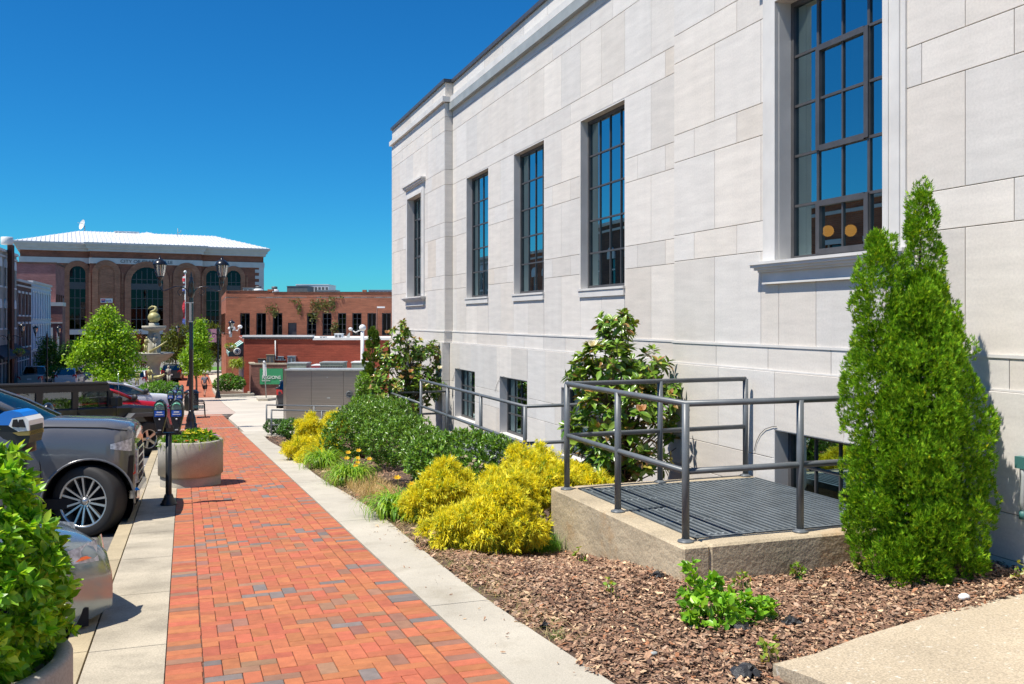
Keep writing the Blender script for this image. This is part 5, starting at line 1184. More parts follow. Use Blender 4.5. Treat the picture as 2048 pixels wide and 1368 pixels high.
SED = dict(fo=.88, wb=2.62, ro=.95, w=.88, rz=.17, r=.325, tw=.22, nk=.32, nose=.7, deck=[(.88, .50), (.85, .60), (.74, .68), (.4, .79), (-.4, .93), (-.8, .97), (-3.2, .99), (-3.57, .95)],
    green=[(-.45, .95), (-1.1, 1.29), (-1.4, 1.40), (-2.0, 1.46), (-2.7, 1.42), (-3.3, 1.0)], gi=(0, 2, 4, 5), pillars=(-1.75,), doors=(-.55, -1.72), head=(.76, .56, .42, .13), amber=(.40, .575, .3, .035), tail_l=(.66, .22), grille=(.28, .5), mir=(-.62, .98))
car('silver blue car whose front corner shows beneath the leafy bush at the kerb', 'car', (-1.50, 7.25), R(70), SED, paint('silver_blue_paint', (.30, .36, .38), .6, .22), 0)
CUV = dict(fo=.86, wb=2.68, ro=.9, w=.92, rz=.28, r=.36, tw=.23, nk=.26, nose=.55, deck=[(.86, .72), (.82, .84), (.7, .91), (.3, .98), (-.4, 1.05), (-.9, 1.07), (-3.58, 1.08)],
    green=[(-.42, 1.05), (-1.0, 1.40), (-1.3, 1.53), (-1.9, 1.60), (-2.7, 1.59), (-3.1, 1.54), (-3.5, 1.12)], gi=(0, 2, 5, 6), pillars=(-1.62, -2.6), doors=(-.52, -1.6), head=(.74, .78, .4, .14), amber=None, tail_l=(.85, .3), grille=(.45, .8), mir=(-.62, 1.09), hr=.28)
RED = dict(CUV); RED['green'] = [(-.42, 1.05), (-1.0, 1.29), (-1.3, 1.38), (-1.9, 1.43), (-2.7, 1.42), (-3.1, 1.37), (-3.5, 1.09)]
car('bright red car parked nose in between the dark off-roader and the white SUV', 'car', (-1.42, 31.0), R(56), RED, M('red_paint', (.50, .012, .02), .3, coat=.35), 0, 'cars parked nose in along the kerb', zs=1.1)
CUW = dict(CUV); CUW['hr'] = .26; CUW['deck'] = [(.86, .92), (.82, 1.05), (.7, 1.12), (.3, 1.18), (-.4, 1.22), (-.9, 1.23), (-3.58, 1.23)]; CUW['green'] = [(-.42, 1.22), (-1.0, 1.46), (-1.3, 1.55), (-1.9, 1.61), (-2.7, 1.61), (-3.1, 1.57), (-3.5, 1.24)]; CUW['mir'] = (-.62, 1.26); CUW['mirmat'] = 'plastic'
car('white SUV parked nose in beyond the red car', 'SUV', (-1.25, 35.4), R(56), CUW, paint('white_car_paint', (.72, .73, .74), .0, .3), 0, 'cars parked nose in along the kerb', zs=1.06)
# boxy dark off-roader
def offroader(root, a):
    t = thing('offroader', (0, 0, 0), 'boxy dark brown off-roader with a hard top and flared wheel arches', 'off-roader'); pm = paint('dark_brown_paint', (.028, .024, .022), .2, .3)
    m = MB(); m.rbox(-3.8, -.72, -.78, .78, .52, 1.2, .04); m.build('body', pm, t)
    hd_ = MB(); vs = []
    for x, hw_, zt_, zb_ in ((-.74, .70, 1.21, .62), (-.3, .68, 1.20, .62), (.3, .63, 1.16, .62), (.56, .60, 1.12, .6), (.6, .56, 1.06, .6)): vs += [(x, -hw_, zb_), (x, -hw_, zt_ - .06), (x, -hw_ * .9, zt_), (x, 0, zt_ + .03), (x, hw_ * .9, zt_), (x, hw_, zt_ - .06), (x, hw_, zb_)]
    hd_.add(vs, [(i * 7 + j, i * 7 + j + 1, i * 7 + 8 + j, i * 7 + 7 + j) for i in range(4) for j in range(6)]); hd_.add(vs[-7:], [tuple(range(6, -1, -1))]); hd_.build('bonnet', pm, t)
    MB().box(.58, .64, -.58, .58, .62, 1.05).build('grille', MT['plastic'], t); MB().box(.62, .86, -.75, .75, .5, .68).build('bumper', MT['plastic'], t)
    for s in (-1, 1):
        MB().lathe([(0, .66), (.11, .66), (.12, .6)], (0, s * .42, .88), 16, 'x').build('headlight', MT['lamp_clear'], t)
        for xw in (0, -2.95):
            pr = [(.60, .62), (.52, .86), (.36, 1.0), (-.40, 1.02), (-.60, .86), (-.72, .60), (-.64, .60), (-.53, .82), (-.37, .93), (.33, .92), (.46, .80), (.53, .62)]
            MB().prism([(xw + x, s * .58, z) for x, z in pr], (0, s * .37, 0)).build('fender', MT['flare'], t)
            wheel(t, xw, s * .79, .40, .26, 5, s, 0, .55)
        MB().box(-.66, .4, s * .56 - .05, s * .56 + .05, .55, .85).build('inner_arch', MT['dark'], t)
        MB().rbox(-.98, -.80, s * .82 if s > 0 else -1.06, 1.06 if s > 0 else -.82, 1.2, 1.42, .03).build('mirror', MT['black'], t)
        for x in (-.78, -1.75, -2.62): MB().box(x - .006, x + .006, s * .779 - .006, s * .779 + .006, .6, 1.2).build('door_seam', MT['dark'], t)
        for x in (-1.62, -2.48): MB().box(x - .1, x + .04, s * .8 - .02, s * .8 + .02, 1.04, 1.08).build('door_handle', MT['plastic'], t)
    # hard top with real openings
    tp = MB(); zt_, zl = 1.745, 1.18; wi = [(-1.72, -.98), (-2.55, -1.86), (-3.6, -2.7)]; edges = [-.86, -.98, -1.72, -1.86, -2.55, -2.7, -3.6, -3.78]
    for s in (-1, 1):
        y0 = s * .74
        for i in range(0, 8, 2): tp.box(edges[i + 1], edges[i], y0 - .03, y0 + .03, zl, zt_ - .2)
        tp.box(-3.78, -.95, y0 - .03, y0 + .03, zt_ - .2, zt_ - .06); 
        tp.tube([(-.74, s * .70, 1.2), (-1.0, s * .70, zt_ - .05)], .045, 8)
    tp.rbox(-3.82, -.96, -.77, .77, zt_ - .06, zt_ + .02, .03); tp.box(-3.80, -3.77, -.7, .7, zl, zl + .1)
    tp.build('hard_top', MT['hardtop'], t)
    for s in (-1, 1):
        for a0, b0 in wi: MB().add([(a0, s * .742, zl), (b0, s * .742, zl), (b0, s * .742, zt_ - .2), (a0, s * .742, zt_ - .2)], [(0, 1, 2, 3)]).build('side_window', MT['lightcarglass'], t)
    MB().add([(-.76, -.66, 1.22), (-.76, .66, 1.22), (-.99, .66, zt_ - .06), (-.99, -.66, zt_ - .06)], [(0, 1, 2, 3)]).build('windscreen', MT['lightcarglass'], t)
    MB().add([(-3.79, -.68, 1.3), (-3.79, .68, 1.3), (-3.79, .68, zt_ - .1), (-3.79, -.68, zt_ - .1)], [(0, 1, 2, 3)]).build('rear_window', MT['lightcarglass'], t)
    st = MB()
    for x in (-1.75, -2.65):
        for y in (-.36, .36): st.rbox(x - .12, x + .03, y - .24, y + .24, .9, 1.42, .05); st.rbox(x - .1, x - .01, y - .12, y + .12, 1.44, 1.6, .03)
    st.tube([(-1.9, -.62, 1.2), (-1.9, -.6, 1.74), (-1.9, .6, 1.74), (-1.9, .62, 1.2)], .03, 6); st.build('seats', MT['seat'], t)
    o = MB().lathe([(0, -.02), (.2, -.02), (.3, -.03), (.39, -.1), (.39, -.2), (.3, -.26), (0, -.26)], (-3.82, .1, 1.0), 28, 'x').build('spare_wheel', MT['tyre'], t)
    MB().tube([(-.62, -.66, 1.15), (-.66, -.68, 2.0)], .005, 4).build('aerial', MT['chrome'], t)
    seat_root(t, root, a)
MT['flare'] = M('grey_fender_plastic', (.085, .088, .092), .5, bump=(120, .15, .002)); MT['hardtop'] = M('hard_top', (.028, .027, .027), .55, bump=(150, .2, .002)); MT['lightcarglass'] = M_glass('light_car_glass', (.52, .5, .47), (.8, .85, .88), .10, .7)
offroader((-1.36, 23.92), R(50))
# far traffic, seen from behind
def proot(u, d): r = ray(u); return (r[0] * d, r[1] * d)
def far_car(label, cat, u, d, a, S, pm, name='parked_car', group='cars standing at the far end of the street', k=1.08):
    t = car(label, cat, proot(u, d), a, S, pm, 0, group, name); t.scale = (k, k, k); return t
wp = paint('white_far_paint', (.74, .74, .73), 0, .35)
far_car('white SUV seen from behind, left of the leafy street tree', 'SUV', 146, 89, R(4), CUV, wp)
far_car('white hatchback seen from behind, right of the leafy street tree', 'car', 286, 84, R(8), CUV, wp)
far_car('white car mostly hidden by the leafy street tree', 'car', 243, 86, R(12), CUV, wp)
far_car('dark hatchback seen from behind beside the monument', 'car', 347, 97, R(3), CUV, paint('dark_far_paint', (.02, .02, .024), .2, .3))
PICK = dict(CUV); PICK.update(fo=.95, wb=3.5, ro=1.15, w=.98, rz=.42, r=.39, deck=[(.95, .95), (.85, 1.1), (.5, 1.16), (-.4, 1.2), (-4.66, 1.14)], green=[(-.55, 1.2), (-1.1, 1.62), (-1.3, 1.74), (-2.2, 1.78), (-2.45, 1.72), (-2.6, 1.2)], gi=(0, 2, 4, 5), pillars=(-1.6,), head=(.8, .85, .3, .2), tail_l=(.72, .38), seats=(-1.6,), mir=(-.75, 1.26))
far_car('beige silver pickup truck seen from behind on the far left of the street', 'pickup truck', 80, 88, R(2), PICK, paint('beige_silver_paint', (.42, .40, .36), .3, .35), 'pickup_truck', k=1.12)
# ================================================================ the far end of the street
MT['hall_brick'] = M_brick('hall_brick', (.32, .115, .068), (.25, .085, .05), (.24, .13, .09), .3, .1, .008)
MT['hall_brick2'] = M_brick('hall_brick_arches', (.42, .19, .11), (.36, .15, .085), (.25, .16, .11), .3, .1, .008)
MT['band'] = M('pale_band_stone', (.62, .61, .60), .8, var=(1, .9, 1.05))
MT['roofwhite'] = M('white_metal_roof', (.78, .79, .80), .4, metal=.1, var=(.2, .92, 1.03))
MT['farglass'] = M_glass('far_window_glass', (.05, .06, .07), (.42, .43, .45), .05, .6)
MT['letter'] = M('dark_letters', (.05, .055, .07), .6)
def arch(F, s0, s1, z0, z1, out, n=12):
    r = (s1 - s0) / 2; c = (s0 + s1) / 2; zc = z1 - r
    return [F.w(s0, out, z0), F.w(s1, out, z0)] + [F.w(c + r * math.cos(a), out, zc + r * math.sin(a)) for a in np.linspace(0, math.pi, n)]
def archring(mb, F, s0, s1, z0, z1, wd, o0, o1, n=12, col=(1, 1, 1)):
    r = (s1 - s0) / 2; c = (s0 + s1) / 2; zc = z1 - r
    mb.fbox(F, s0 - wd, s0, o0, o1, z0, zc, col); mb.fbox(F, s1, s1 + wd, o0, o1, z0, zc, col)
    an = np.linspace(0, math.pi, n)
    for a, b in zip(an, an[1:]):
        q = [F.w(c + k * math.cos(t_), o0, zc + k * math.sin(t_)) for k, t_ in ((r, a), (r + wd, a), (r + wd, b), (r, b))]; mb.prism(q, F.n * (o1 - o0), col)
p0, p1 = at(40, HY, 150), at(527, HY, 167); FH = Fac(p0, p1); CN = Fac(p0 + FH.n * 1.4, p1 + FH.n * 1.4)
hall = thing('city_hall', (p0.x, p0.y, -6.3), 'large brick city hall with a white metal hip roof at the end of the street', 'city hall')
gz_ = -7.0; zt = FH.z(40, 499); sA, sB = 0, FH.len; c0, c1 = CN.s(180), CN.s(403)
mb = MB(); mb.fbox(FH, sA, sB, -30, 0, gz_, zt); mb.fbox(CN, c0, c1, -1.6, 0, gz_, zt); mb.build('wall', MT['hall_brick'], hall)
zb1, zb0 = FH.z(40, 512.5), FH.z(40, 524); mb = MB(); mb.fbox(FH, -.15, sB + .15, -.2, .14, zb0, zb1); mb.fbox(CN, c0 - .15, c1 + .15, -.2, .14, zb0, zb1); mb.build('frieze_band', MT['band'], hall)
zc = FH.z(40, 482); mb = MB()
for a, b, o in ((zt, zt + .45, .35), (zt + .45, zt + .85, .6), (zt + .85, zc - .3, .8), (zc - .3, zc, 1.0)):
    mb.fbox(FH, -o, sB + o, -30 - o, o, a, b); mb.fbox(CN, c0 - o, c1 + o, -1, o, a + .002, b + .002)
mb.build('cornice', MT['band'], hall)
fr2 = Fac(p0 - FH.n * 15, p1 - FH.n * 15); ra, rb = fr2.s(158), fr2.s(429); zr = fr2.z(290, 467)
mb = MB(); e = 1.0; q = [FH.w(-e, e, zc + .02), FH.w(sB + e, e, zc + .02), FH.w(sB + e, -31, zc + .02), FH.w(-e, -31, zc + .02)]; ridge = [FH.w(ra, -15, zr), FH.w(rb, -15, zr)]
mb.add(q + ridge, [(0, 1, 5, 4), (1, 2, 5), (2, 3, 4, 5), (3, 0, 4)])
cm = Fac(p0 - FH.n * 9, p1 - FH.n * 9); sm_ = cm.s(295); za_ = cm.z(295, 464.5); k = [CN.w(c0 - e, e, zc + .03), CN.w(c1 + e, e, zc + .03), FH.w(sm_, -9, za_)]
mb.add(k + [CN.w(c0 - e, -4, zc + .03), CN.w(c1 + e, -4, zc + .03)], [(0, 1, 2), (1, 4, 2), (3, 0, 2)])
a, b = fr2.s(228), fr2.s(278); mb.fbox(fr2, a, b, -1.2, .6, zr - .05, zr + .22); mb.build('roof', MT['roofwhite'], hall)
sm2 = MB()
for i in range(1, 62):
    s = -e + (sB + 2 * e) * i / 62; t_ = min(1, (s + e) / (ra + e), (sB + e - s) / (sB + e - rb)); f0, f1 = FH.w(s, e, zc + .03), FH.w(s, e - (15 + e) * t_, zc + (zr - zc) * t_ + .03)
    sm2.obox(f0 - FH.e * .035, FH.e * .07, f1 - f0, Vector((0, 0, .09)))
for i in range(1, 28):
    s = c0 - e + (c1 - c0 + 2 * e) * i / 28; t_ = min(1, (s - c0 + e) / (sm_ - c0 + e), (c1 + e - s) / (c1 + e - sm_)); f0 = CN.w(s, e, zc + .04); tip = k[2]; f1 = f0 + (Vector((0, 0, 0)) + (FH.w(s, 1.4 + e - (10.4 + e) * t_, zc + (za_ - zc) * t_ + .04) - f0))
    sm2.obox(f0 - FH.e * .035, FH.e * .07, f1 - f0, Vector((0, 0, .09)))
MT['seam'] = M('roof_seams', (.50, .52, .54), .5); sm2.build('roof_seams', MT['seam'], hall)
def hall_win(F, u0, u1, vt, vb, wd, blank=False, spandrel=None, nx=2):
    s0, s1, z1, z0 = F.s(u0), F.s(u1), F.z((u0 + u1) / 2, vt), F.z((u0 + u1) / 2, vb); m = MB(); archring(m, F, s0, s1, z0, z1, wd, .0, .22)
    m.fbox(F, s0 - wd - .5, s0 - wd - .2, 0, .12, z0, z1 - (s1 - s0) / 2); m.fbox(F, s1 + wd + .2, s1 + wd + .5, 0, .12, z0, z1 - (s1 - s0) / 2)
    if blank: m.prism(arch(F, s0, s1, z0, z1, .01), F.n * .03); m.build('blind_arch', MT['hall_brick2'], hall); return
    w = m.build('window', MT['hall_brick2'], hall); MB().prism(arch(F, s0, s1, z0, z1, .01), F.n * .02).build('pane', MT['farglass'], w); m = MB()
    MB().prism(arch(F, s0, s1, z0, z1, -.30), F.n * .02).build('backing', MT['dark'], w)
    for i in range(1, nx + 1): s = s0 + (s1 - s0) * i / (nx + 1); m.fbox(F, s - .06, s + .06, .02, .10, z0, z1 - .25 - abs(i / (nx + 1) - .5) * (s1 - s0) * .5)
    for f in (.12, .25, .37, .5, .62, .75, .85): z = z0 + (z1 - z0) * f; m.fbox(F, s0, s1, .02, .09, z - .05, z + .05)
    if spandrel: m.fbox(F, s0, s1, .03, .12, F.z(u0, spandrel[1]), F.z(u0, spandrel[0]))
    m.build('frame', MT['frame'], w)
hall_win(FH, 139, 171, 532, 700, .9, spandrel=(564, 578)); hall_win(CN, 196, 229, 531, 655, .9, True); hall_win(CN, 262, 326, 534.5, 700, 1.0, spandrel=(567, 579), nx=5); hall_win(CN, 357, 390, 536, 655, .9, True)
hall_win(FH, 412, 440, 541, 700, .8, spandrel=(571, 583)); hall_win(FH, 453, 481, 541, 700, .8, spandrel=(571, 583))
s0 = FH.s(113); m = MB().fbox(FH, s0, s0 + 2.4, -.1, .03, FH.z(113, 553), FH.z(113, 534)); m.build('window', MT['dark'], hall)
m = MB(); m.fbox(FH, sB - .8, sB + .06, -.2, .06, gz_, zb0)
for i in range(12): m.fbox(FH, sB - 1.5, sB - .8, -.2, .06, zb0 - .9 - i * 1.1, zb0 - .35 - i * 1.1)
m.build('quoins', MT['band'], hall)
mb = MB(); zz = FH.z(140, 659); mb.fbox(FH, -.1, sB, 0, .2, FH.z(140, 669), zz); mb.fbox(CN, c0 - .1, c1, 0, .2, FH.z(140, 669), zz); mb.build('plinth_band', MT['band'], hall)
ts0, ts1 = CN.s(241), CN.s(345); text_mesh('lettering', 'CITY OF CLARKSVILLE', CN, ts0, .15, zb0 + .22 * (zb1 - zb0), .56 * (zb1 - zb0), ts1 - ts0, MT['letter'], hall)
# bank sign on the blind arch
s0, s1, z0, z1 = CN.s(201), CN.s(225), CN.z(213, 605.5), CN.z(213, 597); sg = thing('bank_sign', tuple(CN.w(s0, .3, z0)), 'white rectangular bank sign on the brick front of the city hall', 'sign')
MB().fbox(CN, s0, s1, .22, .4, z0, z1).build('panel', MT['white'], sg); MT['signblue'] = M('sign_blue', (.02, .03, .25), .5); MT['signred'] = M('sign_red', (.5, .02, .04), .5)
h = z1 - z0; w_ = s1 - s0; text_mesh('lettering', 'bank', CN, s0 + w_ * .42, .405, z0 + h * .25, h * .5, w_ * .5, MT['signblue'], sg); MB().fbox(CN, s0 + w_ * .06, s0 + w_ * .37, .402, .43, z0 + h * .5, z0 + h * .85).build('emblem', MT['signred'], sg); text_mesh('lettering', 'us', CN, s0 + w_ * .11, .435, z0 + h * .52, h * .26, w_ * .2, MT['white'], sg); MB().fbox(CN, s0 + w_ * .06, s0 + w_ * .37, .402, .43, z0 + h * .15, z0 + h * .49).build('emblem', MT['signblue'], sg)
# dish and aerial on the roof
p = at(164, 449, 176); t = thing('satellite_dish', (p.x, p.y, p.z - 1.6), 'large white satellite dish on the white roof of the city hall', 'satellite dish'); m = MB()
ax = (-RT * .6 - FW * .75 + Vector((0, 0, .25))).normalized(); b1 = ax.cross(Vector((0, 0, 1))).normalized(); b2 = b1.cross(ax); vs = []
for i in range(5):
    for j in range(16): rr = .98 * i / 4; vs.append(p + b1 * rr * math.cos(j * math.pi / 8) + b2 * rr * math.sin(j * math.pi / 8) + ax * (rr * rr * .35 - .3))
m.add(vs, [(i * 16 + j, i * 16 + (j + 1) % 16, (i + 1) * 16 + (j + 1) % 16, (i + 1) * 16 + j) for i in range(4) for j in range(16)], smooth=True).build('reflector', MT['white'], t)
MB().tube([p - ax * .3, p + RT * .5 - Vector((0, 0, .4)), p + RT * .5 - Vector((0, 0, 2.4))], .09, 6).tube([p + RT * .5 - Vector((0, 0, 1.2)), p + RT * .9 - Vector((0, 0, 2.2))], .06, 5).tube([p - b1 * .9, p - b1 * .2 + ax * 1.0], .04, 5).build('mount', MT['grey_metal'], t)
p = at(355.5, 470, 172); MB().tube([p - Vector((0, 0, 1)), p + Vector((0, 0, 1.25))], .05, 5).tube([p + Vector((0, 0, .4)), p + RT * .6 + Vector((0, 0, .5)), p + RT * .6 + Vector((0, 0, .9))], .04, 5).build('weather_mast', MT['grey_metal'], at0=tuple(p)); tag(bpy.data.objects['weather_mast'], 'thin weather mast on the ridge of the white roof', 'mast')
# flag pole
pf = at(370.5, 700, 128); t = thing('flagpole', (pf.x, pf.y, g(pf.y)), 'tall flagpole with two drooping flags before the city hall', 'flagpole'); tp = at(370.5, 544, 128)
MB().tube([(pf.x, pf.y, g(pf.y)), tp], .07, 8).ball(tp, .22, 10, 6).build('pole', MT['white'], t)
for nm, v0, v1, cs in (('flag', 549, 582, ((.55, .04, .06), (.7, .7, .7), (.05, .08, .3))), ('flag', 600, 648, ((.6, .03, .05), (.6, .03, .05), (.08, .12, .4)))):
    m = MB(); n_ = 9
    for i in range(n_):
        a, b = at(370, v0 + (v1 - v0) * i / n_, 127.8), at(370, v0 + (v1 - v0) * (i + 1) / n_, 127.8); wd = .3 + .12 * math.sin(i * 1.1)
        c = cs[1] if (i % 3 == 1 and nm and cs[0] != cs[1]) else (cs[0] if i < n_ * .6 else cs[2] if i > n_ * .75 else cs[1])
        m.add([a, b, b - RT * wd + FW * .12 * math.sin(i + 1), a - RT * (.3 + .12 * math.sin((i - 1) * 1.1)) + FW * .12 * math.sin(i)], [(0, 1, 2, 3)], c)
    m.build(nm, M('flag_cloth', (1, 1, 1), .8, attr=True), t)

# ---- left row of shops
FLX = Fac((-15, 20), (-15, 140)); GR = -6.6
MT['sash'] = M('pale_window_trim', (.66, .68, .70), .6)
def shop(name, label, y0, y1, ztop, wmat, rows, cornmat='band', archd=True, ww=1.0, gap=1.3, store=True, sidew=8, awn=None, trim='sash', zg=None):
    F = Fac((-15, y0), (-15, y1)); t = thing(name, (-15, y0, g(y0)), label, 'building'); L = y1 - y0; gz = min(g(y0), g(y1)) - .4
    holes = []; n = max(1, int(L / (ww + gap))); st = L / n
    for (a, b) in rows:
        for i in range(n): c = st * (i + .5); holes.append((c - ww / 2, c + ww / 2, a, b))
    gtop = g(y0) + 3.3
    if store: holes.append((.5, L - .5, g((y0 + y1) / 2) + .25, gtop - .5))
    m = MB()
    for r in subtract((0, L, gz, ztop), holes): m.fbox(F, r[0], r[1], -.3, 0, r[2], r[3])
    m.fbox(F, 0, L, -sidew, -.31, gz, ztop - .3); m.build('wall', wmat, t)
    m = MB(); m.fbox(F, -.03, L + .03, -.35, .18, ztop, ztop + .22); m.fbox(F, 0, L, .003, .1, ztop - .45, ztop - .3); m.build('cornice', MT[cornmat], t)
    for hls in holes[:len(holes) - (1 if store else 0)]:
        m = MB(); a, b, c, d = hls
        for q in ((a, a + .09, c, d), (b - .09, b, c, d), (a + .09, b - .09, (c + d) / 2 - .05, (c + d) / 2 + .05)): m.fbox(F, q[0], q[1], -.2, -.1, q[2], q[3])
        m.fbox(F, a - .12, b + .12, .004, .12, c - .16, c)
        if archd: m.prism(arch(F, a - .08, b + .08, d - .55, d + .25, .005), F.n * .1)
        else: m.fbox(F, a - .1, b + .1, .004, .08, d, d + .22)
        w = m.build('window', MT[trim], t); MB().add([F.w(a, -.16, c), F.w(b, -.16, c), F.w(b, -.16, d), F.w(a, -.16, d)], [(0, 1, 2, 3)]).build('pane', MT['farglass'], w)
    if store:
        a, b, c, d = holes[-1]; m = MB(); nn = max(2, int((b - a) / 1.4))
        for i in range(nn + 1): s = a + (b - a) * i / nn; m.fbox(F, max(a, s - .08), min(b, s + .08), -.25, -.08, c, d)
        m.fbox(F, a, b, -.24, -.1, d - .7, d - .6); w = m.build('shopfront', MT['sash' if trim == 'sash' else 'frame'], t); MB().add([F.w(a, -.2, c), F.w(b, -.2, c), F.w(b, -.2, d), F.w(a, -.2, d)], [(0, 1, 2, 3)]).build('pane', MT['farglass'], w)
    if awn:
        m = MB(); a, b = .4, L - .4; m.prism([F.w(a, .02, gtop + .5), F.w(a, 1.3, gtop - .35), F.w(a, 1.3, gtop - .6), F.w(a, .02, gtop + .35)], F.e * (b - a)); m.build('awning', awn, t)
    return t
MT['awnblack'] = M('black_awning', (.03, .03, .035), .8)
MT['greywall'] = M('grey_painted_wall', (.33, .33, .30), .85, var=(.8, .85, 1.1)); MT['paleblue'] = M('pale_blue_wall', (.50, .60, .74), .8, var=(1, .9, 1.05)); MT['darkbrick'] = M_brick('dark_brick', (.17, .075, .05), (.12, .055, .04), (.1, .07, .06))
MT['redbrick'] = M_brick('red_brick', (.40, .125, .062), (.32, .10, .05), (.30, .17, .11), .24, .085, .008); MT['purplebrick'] = M_brick('purple_red_brick', (.34, .125, .115), (.28, .10, .095), (.32, .2, .18), .24, .085, .009, stain=(.5, (.24, .085, .075), .5, .7))
shop('shop_building', 'grey two storey building with arched white windows at the left edge', 84, 98.6, 6.0, MT['greywall'], [(3.0, 5.2), (-.7, 1.6)], awn=MT['awnblack'], gap=1.1)
shop('shop_building', 'narrow dark brick building between the grey and the pale blue buildings', 98.65, 107.5, 3.7, MT['darkbrick'], [(.5, 2.6), (-2.6, -.4)], archd=False, gap=1.2)
shop('shop_building', 'narrow pale blue building left of the purple brick wall', 107.55, 122.5, 3.9, MT['paleblue'], [(.2, 2.9), (-3, -.6)], archd=False, gap=.8, ww=.9)
shop('shop_building', 'red brick shop building reflected in the tall windows, nearest on the far pavement', 28, 46, 5.2, MT['redbrick'], [(1.0, 3.4)], archd=False)
shop('shop_building', 'dark brick shop building reflected in the windows', 46.2, 62, 6.6, MT['darkbrick'], [(2.2, 4.8), (-.8, 1.2)], archd=True)
shop('shop_building', 'brick shop building with pale cornice just out of view on the far pavement', 62.2, 83.8, 5.6, MT['redbrick'], [(1.8, 4.2)], archd=True)
# brown stack with a white drum
q0 = at(18.8, 640, 82); t = thing('vent_stack', (q0.x, q0.y, g(q0.y)), 'brown vent stack with a white drum cap before the grey building', 'chimney'); q1 = at(18.8, 490, 82); q2 = at(14, 490, 82)
MT['rust'] = M('brown_steel', (.085, .028, .015), .6); MB().obox(q1 - RT * .19, RT * .42, FW * .4, Vector((0, 0, g(q0.y) - q1.z))).build('shaft', MT['rust'], t)
MB().lathe([(0, 0), (.46, .03), (.5, .08), (.5, .66), (.46, .7), (0, .74)], (q2.x, q2.y, q1.z), 20).build('drum_cap', MT['white'], t)
# purple brick building
F4 = Fac((-27, 127), (-15, 127)); t = thing('purple_brick_building', (-15, 127, -6.2), 'tall purple red brick wall rising behind the pale blue building', 'building'); zt4 = F4.z(112, 528)
m = MB(); m.fbox(F4, 0, 12, -9, 0, -6.6, zt4); m.build('wall', MT['purplebrick'], t); FS4 = Fac((-15, 127.0), (-15, 136)); m = MB()
for i in range(4): m.fbox(FS4, .7 + i * 2.1, 1.7 + i * 2.1, -.02, .03, -.2, 3.2); m.fbox(FS4, .7 + i * 2.1, 1.7 + i * 2.1, -.02, .03, -5, -1.4)
m.build('window', MT['farglass'], t); m = MB(); m.fbox(F4, -.1, 12.1, -9.1, .1, zt4, zt4 + .2); m.build('coping', MT['darkbrick'], t)
F5 = Fac((-17.6, 124), (-13.9, 124)); t = thing('low_brick_annex', (-15, 124, -6.2), 'low reddish brick annex with a white coping before the purple brick wall', 'building'); z5 = F5.z(100, 612)
m = MB(); m.fbox(F5, 0, F5.len, -2.9, 0, -6.6, z5); m.build('wall', MT['purplebrick'], t); m = MB(); m.fbox(F5, -.05, F5.len + .08, -2.9, .08, z5, z5 + .45); m.fbox(F5, 0, F5.len, .0, .08, z5 - 2.1, z5 - 1.95); m.build('coping', MT['band'], t); m = MB()
for i in range(5): m.fbox(F5, .3 + i * .7, .55 + i * .7, .0, .06, -5.5, z5 - 2.6)
m.build('pilasters', MT['sash'], t)
p = at(114, 625, 118); t = thing('flood_light', (p.x, p.y, p.z), 'long pale flood light on a post before the low brick annex', 'light'); MB().obox(p - RT * .95 + Vector((0, 0, -.12)), RT * 1.5, FW * .4, Vector((0, 0, .36))).build('housing', MT['white'], t); MB().tube([p - RT * .1 - Vector((0, 0, .1)), p - RT * .15 - Vector((0, 0, 3.4))], .09, 6).build('post', MT['grey_metal'], t)

# ---- right hand brick buildings
pa = at(452, HY, 86); FR1 = Fac(pa, pa + RT * 17.0); b1_ = thing('brick_block', (pa.x, pa.y, -6), 'long two storey brick building with tall dark windows and rooftop equipment', 'building')
zt1 = FR1.z(452, 585); holes = []; z2 = lambda v: (HY - v) / FPX * 86; uz = lambda x: 420 + x / 4.56
for a, b in ((273, 363), (421, 511), (571, 660), (883, 970), (1025, 1108), (1165, 1243), (1297, 1382), (1435, 1515), (1568, 1650)): holes.append((FR1.s(uz(a)), FR1.s(uz(b)), z2(671), z2(626)))
dr = (FR1.s(uz(710)), FR1.s(uz(790)), z2(673), z2(645.5)); m = MB()
for r in subtract((0, 17, -6.6, zt1), holes + [dr]): m.fbox(FR1, r[0], r[1], -.35, 0, r[2], r[3])
sp = FR1.s(uz(560)); m.fbox(FR1, 0, sp, -.35, 0, zt1 + .001, zt1 + .12); m.fbox(FR1, sp - .35, sp + .15, -.4, .05, zt1 + .121, zt1 + .3); m.fbox(FR1, FR1.s(uz(1390)), FR1.s(uz(1425)), -.4, .05, zt1, zt1 + .25)
pb = Vector((pa.x + .45, pa.y + 24, 0)); FR1b = Fac(pb, pa); m.fbox(FR1b, 0, FR1b.len - .03, -.35, 0, -6.6, zt1 + .1); m.build('wall', MT['redbrick'], b1_)
rf = MB(); c_ = [pa, pa + RT * 17, pa + RT * 17 + FW * 20, pb]; rf.prism([(q.x, q.y, zt1 - .5) for q in c_], (0, 0, .1)); rf.build('roof', MT['grey_metal'], b1_)
m = MB(); m.fbox(FR1, -.04, sp - .36, -.4, .06, zt1 + .121, zt1 + .19); m.fbox(FR1, sp + .16, 17, -.4, .06, zt1 + .001, zt1 + .07); m.build('coping', MT['darkbrick'], b1_)
